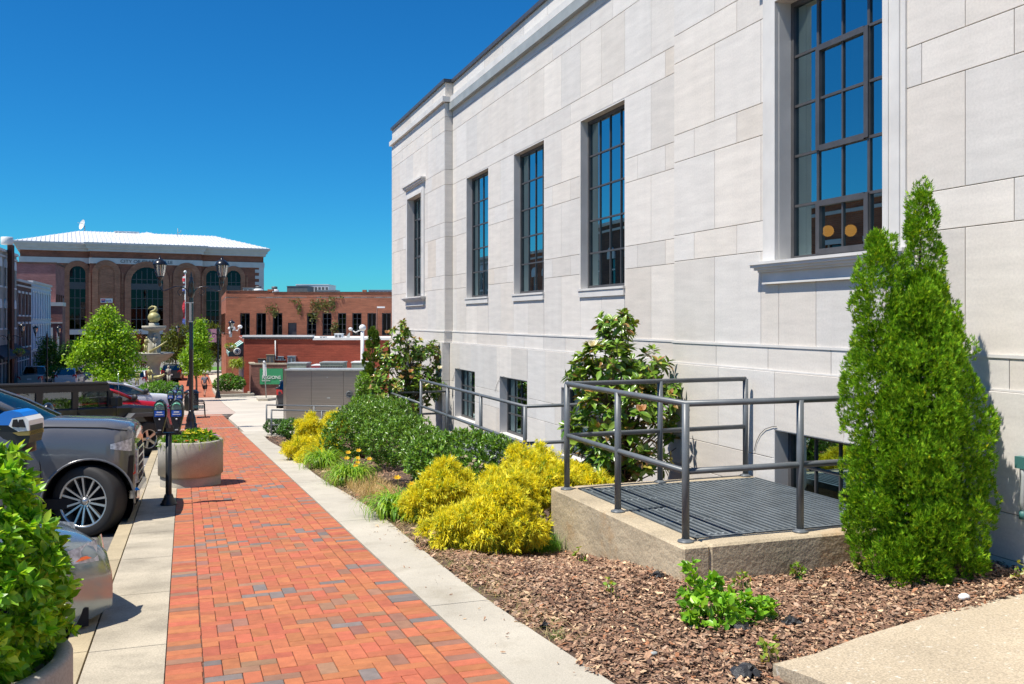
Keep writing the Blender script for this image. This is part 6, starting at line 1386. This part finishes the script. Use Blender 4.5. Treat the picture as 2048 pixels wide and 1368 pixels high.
for i, (a, b, c, d) in enumerate(holes):
    m = MB()
    for q in ((a, a + .08, c, d), (b - .08, b, c, d), (a + .08, b - .08, d - .08, d), ((a + b) / 2 - .03, (a + b) / 2 + .03, c, d)): m.fbox(FR1, q[0], q[1], -.28, -.18, q[2], q[3])
    if i in (3, 4, 5, 6):
        for k_ in range(1, 4): z = c + (d - c) * k_ / 4; m.fbox(FR1, a, b, -.27, -.19, z - .02, z + .02)
    w = m.build('window', MT['frame'], b1_); MB().add([FR1.w(a, -.25, c), FR1.w(b, -.25, c), FR1.w(b, -.25, d), FR1.w(a, -.25, d)], [(0, 1, 2, 3)]).build('pane', MT['farglass'], w); MB().add([FR1.w(a, -.5, c), FR1.w(b, -.5, c), FR1.w(b, -.5, d), FR1.w(a, -.5, d)], [(0, 1, 2, 3)]).build('backing', MT['dark'], w)
m = MB(); m.fbox(FR1, dr[0], dr[1], -.3, -.2, dr[2], dr[3]); m.build('door', MT['frame'], b1_)
for i in range(6):
    s = 2 + i * 3.6; m = MB().fbox(FR1b, s, s + 1.6, -.02, .03, z2(671), z2(626)); m.build('side_window', MT['farglass'], b1_)
def rbox_thing(name, label, cat, u0, u1, vt, vb, d, dep, mat, group=None, extra=None):
    a, b = at(u0, vt, d), at(u1, vb, d); t = thing(name, (a.x, a.y, b.z), label, cat, group); w_ = RT * (b - a).dot(RT)
    m = MB(); h = a.z - b.z; o_ = Vector((a.x, a.y, b.z)); ex = w_; m.obox(o_, ex, FW * dep, Vector((0, 0, h * .94))); m.obox(o_ - RT * .04 - FW * .04 + Vector((0, 0, h * .94 + .003)), ex + RT * .08, FW * (dep + .08), Vector((0, 0, h * .06))); m.build('casing', MT[mat], t)
    m = MB(); nw = max(2, int(w_.length / .35))
    for i in range(nw): m.obox(o_ + ex * ((i + .15) / nw) - FW * .012 + Vector((0, 0, h * .15)), ex * (.7 / nw), FW * .01, Vector((0, 0, h * .6)))
    m.build('louvre', MT['grille_dark'], t); return t
MT['grille_dark'] = M('vent_grille', (.13, .135, .135), .6, metal=.3); MT['darkgrey'] = M('dark_grey_metal', (.10, .11, .115), .5, var=(2, .85, 1.15)); MT['bluegrey'] = M('blue_grey_metal', (.33, .42, .47), .5, var=(1, .9, 1.06)); MT['tanbox'] = M('tan_box', (.36, .28, .19), .6, var=(3, .85, 1.1)); MT['brownbox'] = M('brown_box', (.20, .13, .09), .6, var=(3, .85, 1.1)); MT['greenbin'] = M('grey_green_bin', (.26, .30, .25), .6, var=(3, .8, 1.12), stain=(4, (.2, .16, .11), .6, .8))
RU = 'rooftop units on the long brick building'
rbox_thing('rooftop_unit', 'low grey rooftop unit at the left corner of the long brick building', 'rooftop unit', 486, 505, 575.5, 585, 90, 1.5, 'grey_metal', RU)
rbox_thing('rooftop_unit', 'dark grey block of equipment on the brick building roof', 'rooftop unit', 574, 615, 572, 591, 94, 3, 'darkgrey', RU)
rbox_thing('rooftop_unit', 'pale penthouse with a white roof behind the dark block of equipment', 'rooftop unit', 592, 657, 568.5, 591, 98, 4, 'white', RU)
rbox_thing('rooftop_unit', 'grey boxy rooftop unit right of the white roofed penthouse', 'rooftop unit', 634, 672.5, 580, 592, 90, 2, 'grey_metal', RU)
rbox_thing('rooftop_unit', 'small flat tan rooftop unit in the middle of the right half', 'rooftop unit', 691, 714, 584.5, 592, 90, 1.5, 'tanbox', RU)
rbox_thing('rooftop_unit', 'large pale blue rooftop unit at the right end', 'rooftop unit', 737, 782, 579.5, 592, 92, 2, 'bluegrey', RU)
for k, (u, v0, v1, lab) in enumerate(((517, 572, 586, 'round white roof fan beside the low grey unit'), (549, 572.5, 589, 'round white roof fan right of the short brick chimney'))):
    p = at(u, v1, 90); hgt = (v1 - v0) / FPX * 90; t = thing('roof_fan', tuple(p), lab, 'roof fan', 'roof fans on the long brick building'); MB().lathe([(0, 0), (.38, 0), (.38, .1), (.45, .12), (.45, hgt * .5), (.3, hgt * .62), (0, hgt * .62)], p, 16).build('drum', MT['white'], t); MB().lathe([(.2, hgt * .6), (.28, hgt * .7), (.28, hgt * .95), (0, hgt)], p, 16).build('cowl', MT['grille_dark'], t)
# creeper on the wall
iv = thing('ivy', tuple(FR1.w(6, 0, 0)), 'straggling creeper hanging over the long brick building wall', 'plant'); Ps = []
for (x0, y0, x1, y1, n_) in ((500, 200, 620, 330, 70), (580, 250, 605, 350, 60), (720, 170, 830, 210, 40), (800, 190, 835, 320, 60), (920, 160, 1140, 300, 330), (900, 250, 1000, 400, 90), (1080, 150, 1220, 170, 30), (1110, 370, 1170, 510, 120)):
    for _ in range(n_): x = rnd.uniform(x0, x1); y = rnd.triangular(y0, y1, y0 + (y1 - y0) * .5); Ps.append(tuple(FR1.w(FR1.s(uz(x)), .06, (HY - (560 + y / 4.56)) / FPX * 86)))
P = np.array(Ps); n = len(P); V, F, C = leaves(P, rng.normal(size=(n, 3)) + np.array([0, 0, -.6]), np.tile(np.array([FR1.n[:]]), (n, 1)) + rng.normal(0, .4, (n, 3)), rng.uniform(.12, .26, n), rng.uniform(.08, .16, n), colmix(n, [[.16, .17, .04], [.26, .22, .07], [.09, .13, .03]], [.4, .3, .3])); np_mesh('foliage', V, F, MT['leaf_tree'], C, iv)
# the low red painted building
pc = at(488, HY, 72); FR2 = Fac(pc, pc + RT * 12); b2_ = thing('red_building', (pc.x, pc.y, -5.8), 'low red painted brick building with a white roof edge and striped awning', 'building'); zt2_ = FR2.z(488, 677)
MT['redpaint'] = M_brick('red_painted_brick', (.36, .075, .04), (.31, .06, .032), (.28, .055, .03), .42, .13, .012, stain=(.9, (.28, .05, .03), .55, .8))
st_ = FR2.s(626); m = MB(); m.fbox(FR2, 0, st_, -.3, 0, -6.4, zt2_); m.fbox(FR2, st_ + .002, 12, -.3, 0, -6.4, zt2_ - .12); pd = Vector((pc.x + .3, pc.y + 12.5, 0)); FR2b = Fac(pd, pc); m.fbox(FR2b, 0, FR2b.len - .03, -.3, 0, -6.4, zt2_ + .05); m.build('wall', MT['redpaint'], b2_)
m = MB(); c_ = [pc, pc + RT * 12, pc + RT * 12 + FW * 11, pd]; m.prism([(q.x, q.y, zt2_ - .05) for q in c_], (0, 0, .04)); m.fbox(FR2, -.1, st_, -.5, .14, zt2_ + .12, zt2_ + .26); m.fbox(FR2, st_ + .002, 12, -.5, .1, zt2_ - .119, zt2_ + .06); m.build('roof_edge', MT['white'], b2_)
m = MB(); m.fbox(FR2, -.12, st_, -.45, .11, zt2_ + .002, zt2_ + .118); m.build('fascia', MT['darkgrey'], b2_)
m = MB()
for i in range(4): m.fbox(FR2b, FR2b.len - 1.2 - i * 2.6, FR2b.len - .9 - i * 2.6, -.05, .08, -5.8, -2.9); m.fbox(FR2b, FR2b.len - 2.6 - i * 2.6, FR2b.len - 2.3 - i * 2.6, -.05, .08, -5.8, -2.9); m.fbox(FR2b, FR2b.len - 2.6 - i * 2.6, FR2b.len - .9 - i * 2.6, -.05, .08, -2.9, -2.6)
m.build('door_frames', MT['white'], b2_); m = MB()
for i in range(4): m.fbox(FR2b, FR2b.len - 2.3 - i * 2.6, FR2b.len - 1.2 - i * 2.6, -.03, .02, -5.8, -2.9)
m.build('doors', MT['farglass'], b2_)
aw = thing('striped_awning', tuple(FR2b.w(FR2b.len - 3, .5, -2.5)), 'green and white striped awning with a round sign on the red building', 'awning'); m = MB(); L2 = FR2b.len
for i in range(9):
    cc = ((.02, .30, .24), (.75, .76, .74), (.03, .05, .05))[i % 3]; a = L2 - .3 - i * 1.1
    m.prism([FR2b.w(a, .02, -1.75), FR2b.w(a, 1.15, -2.55), FR2b.w(a, 1.15, -2.85), FR2b.w(a, 1.1, -2.85), FR2b.w(a, 1.1, -2.58), FR2b.w(a, .02, -1.85)], FR2b.e * -1.1, cc)
m.prism([FR2b.w(L2 - .29, .02, -1.75), FR2b.w(L2 - .29, 1.15, -2.55), FR2b.w(L2 - .29, 1.15, -2.85), FR2b.w(L2 - .29, .02, -2.85)], FR2b.e * .02, (.03, .04, .05)); m.build('canopy', M('awning_cloth', (1, 1, 1), .8, attr=True), aw)
cq = FR2b.w(L2 - .25, .5, -2.45); MB().lathe([(0, -.03), (.28, -.03), (.28, .0), (0, .0)], cq, 20, 'y').build('round_sign', MT['white'], aw); MB().ball(cq + Vector((0, -.035, 0)), (.10, .01, .12), 8, 6).tube([cq + Vector((.2 * math.cos(a), -.035, .2 * math.sin(a))) for a in np.linspace(0, 6.28, 14)], .015, 4).build('emblem', MT['letter'], aw)
fp = at(473, 728, 69.5); t = thing('hanging_fern', tuple(fp), 'big yellow green fern hanging under the striped awning', 'plant'); n = 420; P = np.array([fp]) + rng.normal(0, .14, (n, 3)) * np.array([1, 1, .6])
V, F, C = blades(P, rng.uniform(.4, .85, n), np.full(n, .05), rng.uniform(0, 6.28, n), rng.uniform(-.1, 1.2, n), rng.uniform(1, 2.4, n), colmix(n, [[.38, .45, .04], [.25, .38, .04]], [.6, .4]), 4); np_mesh('fronds', V, F, MT['leaf_blade'], C, t)
# boxes, pipe and pole at the red wall
WB_ = 'service boxes on the red wall'
for (nm, lab, u0, u1, v0, v1, mt) in (('brown_cabinet', 'low brown service cabinet against the red wall', 515.5, 530, 717, 727, 'brownbox'), ('tan_cabinet', 'tall tan service cabinet against the red wall', 532.5, 547, 709, 727, 'tanbox'), ('junction_box', 'small pale blue junction box on the red wall', 556, 565.5, 713, 721, 'bluegrey'), ('meter_box', 'grey meter box on the red wall', 575, 590, 712, 726, 'bluegrey')):
    rbox_thing(nm, lab, 'service box', u0, u1, v0, v1 , 71.6, .34, mt, WB_)
a = FR2.s(551); m = MB().tube([FR2.w(a, .06, FR2.z(551, 681)), FR2.w(a, .06, FR2.z(551, 720)), FR2.w(FR2.s(572), .06, FR2.z(551, 720))], .045, 6); tag(m.build('conduit', MT['white'], at0=tuple(FR2.w(a, .06, -2))), 'white conduit running down the red wall to the service boxes', 'pipe')
p = at(724, 724, 66); t = thing('light_pole', (p.x, p.y, g(p.y)), 'thick white pole with twin security lights before the red building', 'pole'); tp = at(725, 658, 66); MB().tube([(p.x, p.y, g(p.y)), tp], .125, 10).build('pole', MT['white'], t); MB().ball(tp + Vector((0, 0, .08)), .25, 12, 8).tube([tp, tp - RT * .5 + Vector((0, 0, -.25)), tp - RT * .75 + Vector((0, 0, -.1))], .05, 5).ball(tp - RT * .85, (.16, .16, .12), 8, 6).build('lamp_head', MT['white'], t)
p = at(461, 690, 78); t = thing('light_pole', (p.x, p.y, zt2_), 'white pole with flood lights on the roof corner of the red building', 'pole'); tp = at(461, 657, 78); MB().tube([(p.x, p.y, zt2_), tp], .13, 8).build('pole', MT['white'], t); MB().ball(tp + RT * .1, (.32, .3, .2), 10, 7).tube([tp, tp + RT * .6 + Vector((0, 0, -.2)), tp + RT * .75 + Vector((0, 0, .12))], .05, 5).ball(tp + RT * .8 + Vector((0, 0, .15)), (.2, .2, .16), 8, 6).build('lamp_head', MT['white'], t)
p = at(698, 676, 72.5); t = thing('satellite_dish', (p.x, p.y, p.z - .3), 'small grey satellite dish on the edge of the red building roof', 'satellite dish'); ax = (-RT * .75 - FW * .5 + Vector((0, 0, .4))).normalized(); b1 = ax.cross(Vector((0, 0, 1))).normalized(); b2 = b1.cross(ax); vs = [p + b1 * .42 * q * math.cos(j * math.pi / 8) * .6 + b2 * .42 * q * math.sin(j * math.pi / 8) + ax * (q * q * .12) for q in (0, .4, .75, 1) for j in range(16)]
MB().add(vs, [(i * 16 + j, i * 16 + (j + 1) % 16, (i + 1) * 16 + (j + 1) % 16, (i + 1) * 16 + j) for i in range(3) for j in range(16)], smooth=True).build('reflector', MT['grey_metal'], t); MB().tube([p, p - ax * .1 - Vector((0, 0, .6))], .04, 5).tube([p - b2 * .4, p + ax * .45], .025, 5).build('mount', MT['grey_metal'], t)
rbox_thing('rooftop_unit', 'small white air conditioner on the roof of the red building', 'rooftop unit', 669, 683.5, 667, 679, 74, .8, 'white', 'rooftop units on the red building'); rbox_thing('rooftop_unit', 'flat white hatch on the roof of the red building', 'rooftop unit', 639, 651, 672.5, 678, 74.5, .6, 'white', 'rooftop units on the red building')
p = at(754, 660, 80); t = thing('wall_lamp_post', tuple(p), 'thin brown lamp post with a flat white head before the long brick building', 'lamp'); MB().tube([(p.x, p.y, g(p.y)), at(754, 617, 80)], .05, 6).build('post', MT['rust'], t); q = at(754, 616, 80); MB().obox(q + Vector((0, 0, .0)), RT * .65, FW * .3, Vector((0, 0, .13))).build('lamp_head', MT['white'], t)
# brick screen wall with the bank sign
pe = at(502, HY, 70); FW3 = Fac(pe, pe + RT * 3.3); t = thing('screen_wall', (pe.x, pe.y, -5.6), 'brown brick screen wall carrying the green bank sign', 'wall'); z0, z1 = -5.9, FW3.z(502, 729); MT['brownbrick'] = M_brick('brown_brick', (.25, .10, .075), (.19, .075, .06), (.2, .12, .1), .21, .08, .008)
m = MB(); m.fbox(FW3, 0, 3.3, -.3, 0, z0, z1); pg = pe + Vector((.0, 2.2, 0)); FW3b = Fac(pg, pe); m.fbox(FW3b, 0, FW3b.len - .02, -.3, 0, z0, z1); m.build('masonry', MT['brownbrick'], t); m = MB(); m.fbox(FW3, -.05, 3.35, -.35, .05, z1, z1 + .1); m.fbox(FW3b, 0, FW3b.len - .06, -.35, .05, z1 + .002, z1 + .102); m.build('coping', MT['conc_strip'], t)
sg = thing('bank_sign', tuple(FW3.w(.8, .05, -4.8)), 'green rectangular bank sign on the brown brick screen wall', 'sign'); MT['signgreen'] = M('sign_green', (.035, .27, .115), .5); s0, s1, za_, zb_ = FW3.s(520), FW3.s(566), FW3.z(520, 768.5), FW3.z(520, 737)
MB().fbox(FW3, s0, s1, .01, .07, za_, zb_).build('panel', MT['signgreen'], sg); h = zb_ - za_; w_ = s1 - s0
text_mesh('lettering', 'R', FW3, s0 + w_ * .11, .072, za_ + h * .34, h * .27, w_ * .11, MT['white'], sg); text_mesh('lettering', 'EGIONS', FW3, s0 + w_ * .24, .072, za_ + h * .345, h * .2, w_ * .67, MT['white'], sg); text_mesh('lettering', 'Bank Drive', FW3, s0 + w_ * .10, .072, za_ + h * .2, h * .09, w_ * .36, MT['white'], sg)
mm = MB()
for k_ in range(3): mm.prism([FW3.w(s0 + w_ * (.11 + .03 * k_), .07, za_ + h * (.70 + .03 * k_)), FW3.w(s0 + w_ * (.15 + .03 * k_), .07, za_ + h * (.70 + .03 * k_)), FW3.w(s0 + w_ * (.15 + .03 * k_), .07, za_ + h * (.72 + .03 * k_)), FW3.w(s0 + w_ * (.13 + .03 * k_), .07, za_ + h * (.74 + .03 * k_))], FW3.n * .01)
mm.build('emblem', MT['white'], sg); mm = MB(); mm.fbox(FW3, s1 - w_ * .14, s1 - w_ * .08, .07, .08, za_ + h * .22, za_ + h * .25); mm.prism([FW3.w(s1 - w_ * .08, .07, za_ + h * .2), FW3.w(s1 - w_ * .05, .07, za_ + h * .235), FW3.w(s1 - w_ * .08, .07, za_ + h * .27)], FW3.n * .01); mm.build('arrow', MT['white'], sg)
# bins behind the steel box
for (lab, u0, u1, v0, mt) in (('grey green metal container behind the steel box, left', 574, 612, 726, 'greenbin'), ('red and white cabinet behind the steel box', 624, 640, 730, 'signred'), ('grey green bin with a black sloping lid behind the steel box', 640, 686, 724.5, 'greenbin'), ('grey bin behind the steel box, nearest the slim evergreen', 703, 735, 724, 'greenbin')):
    a, b = at(u0, v0, 58), at(u1, v0, 58); gzz = g(a.y); t = thing('waste_container', (a.x, a.y, gzz), lab, 'bin', 'containers behind the steel box'); w_ = (b - a).dot(RT); m = MB(); m.obox((a.x, a.y, gzz), RT * w_, FW * 1.4, Vector((0, 0, a.z - gzz - .06))); m.build('body', MT[mt], t); o_ = Vector((a.x, a.y, a.z))
    m = MB(); m.obox(o_ - RT * .04 - FW * .03 + Vector((0, 0, -.055)), RT * (w_ + .08), FW * 1.45, Vector((0, 0, .06))); m.build('rim', MT['white' if mt != 'greenbin' or u0 > 650 else 'grey_metal'], t)
    if u0 == 640:
        m = MB(); nn = 9
        for i in range(nn): q = o_ + RT * (w_ * (i + .05) / nn) + Vector((0, 0, -.5)); m.prism([q - FW * .25, q + RT * w_ * .9 / nn - FW * .25, q + RT * w_ * .9 / nn + FW * .3 + Vector((0, 0, .46)), q + FW * .3 + Vector((0, 0, .46))], Vector((0, 0, .05)))
        m.build('lid', MT['black'], t)
# stainless enclosure
pk = at(572.5, HY, 36); FB = Fac(pk, pk + RT * 3.35); zg = g(pk.y) - .12; zt3_ = FB.z(572, 741); t = thing('steel_enclosure', (pk.x, pk.y, zg), 'large brushed stainless steel enclosure behind the shrubs', 'enclosure')
pkb = pk + Vector((.0, 1.1, 0)); FBb = Fac(pkb, pk); m = MB(); m.fbox(FBb, 0, FBb.len - .01, -.2, 0, zg, zt3_)
for a, b in ((0, .97), (.98, 2.22), (2.23, 3.35)): m.fbox(FB, a, b, -.9, 0, zg, zt3_)
m.build('panels', MT['steel'], t); m = MB(); m.fbox(FB, -.05, 3.4, -1.0, .06, zt3_, zt3_ + .05); m.build('lid', MT['grey_metal'], t)
c_ = FB.w(2.46, 0, FB.z(699, 789)); o_ = MB(); vs = [c_ + RT * rr * math.cos(a) + Vector((0, 0, rr * math.sin(a))) + FB.n * q for rr, q in ((.14, .0), (.14, .05), (.10, .06), (.085, .03), (0, .03)) for a in np.linspace(0, 2 * math.pi, 17)[:-1]]
o_.add(vs, [(i * 16 + j, i * 16 + (j + 1) % 16, (i + 1) * 16 + (j + 1) % 16, (i + 1) * 16 + j) for i in range(4) for j in range(16)], smooth=True).obox(c_ - RT * .06 + FB.n * .04, RT * .13, FB.n * .04, Vector((0, 0, .035))).build('latch', MT['darkgrey'], t)
m = MB(); q = FB.w(FB.s(654), .002, FB.z(654, 797)); m.obox(q, RT * .12, FB.n * .008, Vector((0, 0, .045))); q = FB.w(FB.s(653), .002, FB.z(653, 755)); m.obox(q, RT * .06, FB.n * .008, Vector((0, 0, .02))); m.build('label_plate', MT['grey_metal'], t)
# raised concrete island, leaning sign post, hidden dark car
vs = []; pts = [(513, 791), (565, 789), (567, 797), (535, 808), (517, 805)]; gp_ = [at(u, v, 63 if v < 800 else 60.5) for u, v in pts]; m = MB(); hi = [Vector((q.x, q.y, g(q.y) + .16)) for q in gp_]; m.prism([h_ - Vector((0, 0, .3)) for h_ in hi], (0, 0, .3)); tag(m.build('traffic_island', MT['conc_light']), kind='structure')
b0 = at(532.5, 795, 62); b0.z = g(b0.y) + .12; tp = at(528.5, 724, 62); t = thing('sign_post', tuple(b0), 'leaning white sign post on the concrete island before the green sign', 'sign'); d_ = (tp - b0); MB().tube([b0, tp], .035, 6).build('post', MT['grey_metal'], t); q = b0 + d_ * .62; MB().obox(q - RT * .12, RT * .24, FW * .02, d_ * .34).ball(tp, .09, 8, 6).build('sign_plate', MT['white'], t)
car('dark car whose rear edge peeks out behind the steel enclosure', 'car', proot(592, 52), R(8), CUV, paint('dark_blue_paint', (.02, .022, .028), .2, .3), 0)
# planter bed with a bush by the corner lamp
c4 = [at(424, 772, 79), at(497, 770, 73), at(509, 787, 68.5), at(432, 792, 67.0)]; m = MB()
for k_ in range(4):
    a, b = c4[k_], c4[(k_ + 1) % 4]; a = Vector((a.x, a.y, g(a.y))); b = Vector((b.x, b.y, g(b.y))); ce = sum((Vector((q.x, q.y, g(q.y))) for q in c4), Vector()) / 4
    ia, ib = a.lerp(ce, .13), b.lerp(ce, .13); u_ = Vector((0, 0, .2)); m.add([a - u_, b - u_, ib - u_, ia - u_, a + u_, b + u_, ib + u_, ia + u_], [(4, 5, 6, 7), (0, 1, 5, 4), (2, 3, 7, 6)])
tag(m.build('planter_kerb', MT['conc_light']), kind='structure'); m = MB(); m.add([(q.x, q.y, g(q.y) + .1) for q in c4], [(0, 1, 2, 3)][::-1]); tag(m.build('planter_soil', MT['soil']), kind='structure')
GB = [[.10, .24, .025], [.16, .34, .035], [.055, .14, .018]]; GQ = [.4, .35, .25]
bush('corner_shrub', 'rounded green shrub in the kerbed bed by the corner lamp', 'shrub', [L_(458, 764, 69.5, .85, .6), L_(440, 768, 69, .5, .45), L_(476, 766, 69, .5, .5)], 900, .16, .08, GB, GQ, MT['leaf_tree'], k=4)
bush('hedge', 'low clipped green hedge round the foot of the monument', 'hedge', [L_(320, 780, 62, 1.0, .6), L_(297, 781, 62, .7, .5), L_(343, 780, 62, .6, .55)], 1300, .14, .07, [[.14, .32, .03], [.20, .42, .04], [.08, .19, .02]], GQ, MT['leaf_tree'], k=4)
bush('hedge', 'small green hedge beside the pickup truck', 'hedge', [L_(113, 744, 86, .9, .55)], 400, .16, .08, GB, GQ, MT['leaf_tree'], k=4)

# ---- street trees
def tree(label, u, vb, d, lumps, n, L, pal_, p, group='street trees at the far end', name='street_tree', trunk_r=.09, k=4):
    r = ray(u); base = (r[0] * d, r[1] * d, g(r[1] * d) if vb is None else (HY - vb) / FPX * d); t = thing(name, base, label, 'tree', group); m = MB(); top = max(l[2] + l[5] * .5 for l in lumps)
    limb(m, (base[0], base[1], base[2] - .1), (base[0], base[1], top), trunk_r, .02, 8, .015)
    for l in lumps:
        for _ in range(2): z = base[2] + (l[2] - base[2]) * rnd.uniform(.5, .8); limb(m, (base[0], base[1], z), (l[0] + rnd.uniform(-.4, .4) * l[3], l[1] + rnd.uniform(-.4, .4) * l[4], l[2] + rnd.uniform(-.2, .5) * l[5]), trunk_r * .45, .012, 5, .06)
    m.build('trunk', MT['bark'], t)
    P, N = blob(lumps, n, .35, pw=.7, cut=.5); clump = rng.uniform(.75, 1.25, (n, 1)); m_ = n * k
    P2 = rep(P, k) + rng.normal(0, L * .8, (m_, 3)); D = unit(rep(N, k) * .5 + rng.normal(size=(m_, 3)) + np.array([0, 0, -.1])); Nn = unit(rng.normal(0, .6, (m_, 3)) + np.array([0, 0, 1]))
    V, F, C = leaves(P2, D, Nn, rng.uniform(L * .7, L * 1.2, m_), rng.uniform(L * .4, L * .7, m_), colmix(m_, pal_, p, .75, 1.25) * rep(clump, k), 'kite', .1); np_mesh('crown', V, F, MT['leaf_tree'], C, t); return t
TG = [[.28, .50, .02], [.42, .62, .04], [.15, .32, .015]]
tree('bright green leafy street tree rising before the city hall, left of the monument', 216, None, 50, [L_(216, 738, 50, 1.1, .6), L_(212, 690, 50, 1.15, .8), L_(210, 650, 50, .75, .7), L_(213, 628, 50, .35, .45), L_(175, 700, 50, .75, .7), L_(250, 700, 50, .75, .75), L_(245, 665, 50, .55, .5), L_(255, 740, 50, .65, .5), L_(190, 665, 50, .55, .45), L_(148, 722, 50, .45, .35), L_(268, 715, 50, .4, .4), L_(228, 640, 50, .35, .4), L_(222, 755, 49.5, .9, .4)], 2500, .17, TG, [.45, .33, .22])
tree('slim bright green street tree seen beside the black lamp post', 393, None, 62, [L_(395, 715, 62, .95, .8), L_(398, 680, 62, .75, .8), L_(388, 735, 62, .7, .5), L_(400, 652, 62, .35, .5), L_(410, 725, 62, .5, .5), L_(374, 715, 62, .5, .5)], 2000, .15, TG, [.45, .33, .22])
tree('low leafy tree before the purple brick wall', 100, None, 93, [L_(100, 715, 93, 1.3, 1.2), L_(88, 735, 93, 1.0, .8), L_(118, 725, 93, 1.0, .8), L_(96, 690, 93, .9, .8), L_(132, 735, 93, .9, .8)], 1500, .2, GB, GQ)
tree('olive green tree behind the monument on its right', 352, None, 104, [L_(350, 690, 104, 1.7, 1.6), L_(362, 670, 104, 1.3, 1.2), L_(338, 705, 104, 1.3, 1.2), L_(372, 700, 104, 1.3, 1.3)], 1700, .22, [[.12, .17, .02], [.19, .22, .03], [.07, .11, .015]], [.4, .35, .25])
tree('olive green tree behind the slim street tree', 420, None, 108, [L_(412, 685, 108, 1.6, 1.5), L_(420, 665, 108, 1.2, 1.2), L_(426, 705, 108, 1.2, 1.2)], 1300, .22, [[.12, .17, .02], [.19, .22, .03], [.07, .11, .015]], [.4, .35, .25])
tree('reddish brown plum tree behind the monument on its left', 283, None, 110, [L_(283, 700, 110, 1.3, 1.4), L_(272, 685, 110, 1.1, 1.2), L_(292, 715, 110, 1.1, 1.1)], 1100, .22, [[.16, .06, .025], [.22, .10, .035], [.10, .06, .02]], [.4, .35, .25])
tree('dark tree at the far left beside the small hedge', 150, None, 112, [L_(150, 705, 112, 1.8, 1.5), L_(170, 715, 112, 1.5, 1.3), L_(135, 720, 112, 1.3, 1.0)], 1100, .24, GB, GQ)
# ---- monument: tiered fountain with figures
mo = at(308, HY, 74); mg = g(mo.y); mon = thing('monument', (mo.x, mo.y, mg), 'tall tiered stone monument with gilded figures and a globe on top', 'monument')
MT['monstone'] = M('monument_stone', (.44, .42, .34), .85, var=(2, .8, 1.1)); MT['gilt'] = M('gilded_bronze', (.44, .40, .17), .5, metal=.15, var=(4, .75, 1.15))
kz = lambda v: (HY - v) / FPX * 74; S1 = 74 / FPX
m = MB(); m.lathe([(0, mg - .1), (1.7, mg - .1), (1.7, mg + .35), (1.5, mg + .4), (.5, mg + .45), (.44, kz(735)), (.55, kz(724)), (1.0, kz(720)), (1.45, kz(709)), (1.56, kz(706)), (1.5, kz(705)), (.2, kz(707))], (mo.x, mo.y, 0), 32)
m.lathe([(.52, kz(706)), (.50, kz(672)), (.42, kz(666)), (.42, kz(662)), (.82, kz(660)), (.92, kz(655)), (.92, kz(651.5)), (0, kz(651.5))], (mo.x, mo.y, 0), 28); m.lathe([(.40, kz(651.4)), (.38, kz(646)), (0, kz(646))], (mo.x, mo.y, 0), 16); m.build('tiers', MT['monstone'], mon)
gl = MB().ball((mo.x, mo.y, kz(635)), (.47, .47, .44), 20, 14); gl.build('globe', MT['gilt'], mon)
def mp(u, v, o=0): p = at(u, v, 74 + o); return p
bd = MB().tube(spline([mp(300, 627), mp(303, 624), mp(309, 622), mp(312, 618), mp(310, 614), mp(304, 613)], 5), [.05 + .10 * math.sin(min(1, i / 22) * 3.0) for i in range(26)], 8)
bd.tube(spline([mp(305, 613), mp(301, 615), mp(296, 618)], 4), [.10, .1, .09, .08, .08, .07, .05, .03, .02], 8); bd.build('bird', MT['gilt'], mon)
def figure(nm, uh, vh, vf, lean, arms, o=-.8, mat='gilt'):
    h = (vf - vh) * S1; m = MB(); hd = mp(uh, vh + 3, o); hip = mp(uh + lean * .6, vh + (vf - vh) * .5, o); ch = mp(uh + lean * .2, vh + (vf - vh) * .24, o)
    m.ball(hd, (h * .065, h * .07, h * .085), 10, 8); m.tube([hd - Vector((0, 0, h * .06)), ch, hip], [h * .035, h * .10, h * .085], 8)
    for s in (-1, 1):
        kn = mp(uh + lean + s * 2, vh + (vf - vh) * .74, o - .05); ft = mp(uh + lean * 1.1 + s * 3, vf, o); m.tube([hip + RT * s * h * .05, kn, ft], [h * .065, h * .05, h * .035], 7)
        ex = arms[0 if s < 0 else 1]; m.tube([ch + RT * s * h * .1 + Vector((0, 0, h * .05)), mp(uh + ex[0] * .5, vh + ex[1] * .5 + 6, o), mp(uh + ex[0], vh + ex[1], o)], [h * .045, h * .036, h * .026], 7)
    m.build(nm, MT[mat], mon)
figure('figure', 293.5, 673, 706, -2, ((-5, 18), (6, 12)), -.9); figure('figure', 309.5, 667, 705, 0, ((-8, 9), (11, 10)), -.6, 'monstone'); figure('figure', 276, 741, 770, -2, ((-6, 18), (5, 16)), -1.9); figure('figure', 298, 733, 768, 3, ((-3, 14), (14, 15)), -1.9); figure('figure', 337, 731, 768, 1, ((-6, 12), (5, 15)), -1.2, 'monstone')
MB().tube([mp(299, 704, -1.2), mp(317, 694, -1.2), mp(334, 682, -1.2)], [.12, .08, .04], 6).build('oar', MT['gilt'], mon)
dg = MB().tube([mp(308, 755, -1.9), mp(318, 754, -1.9), mp(326, 751, -1.9), mp(329, 748, -1.9)], [.13, .14, .10, .08], 8)
for u in (309, 312, 322, 325): dg.tube([mp(u, 756, -1.9), mp(u - 1, 768, -1.9)], .04, 5)
dg.build('dog', MT['gilt'], mon)
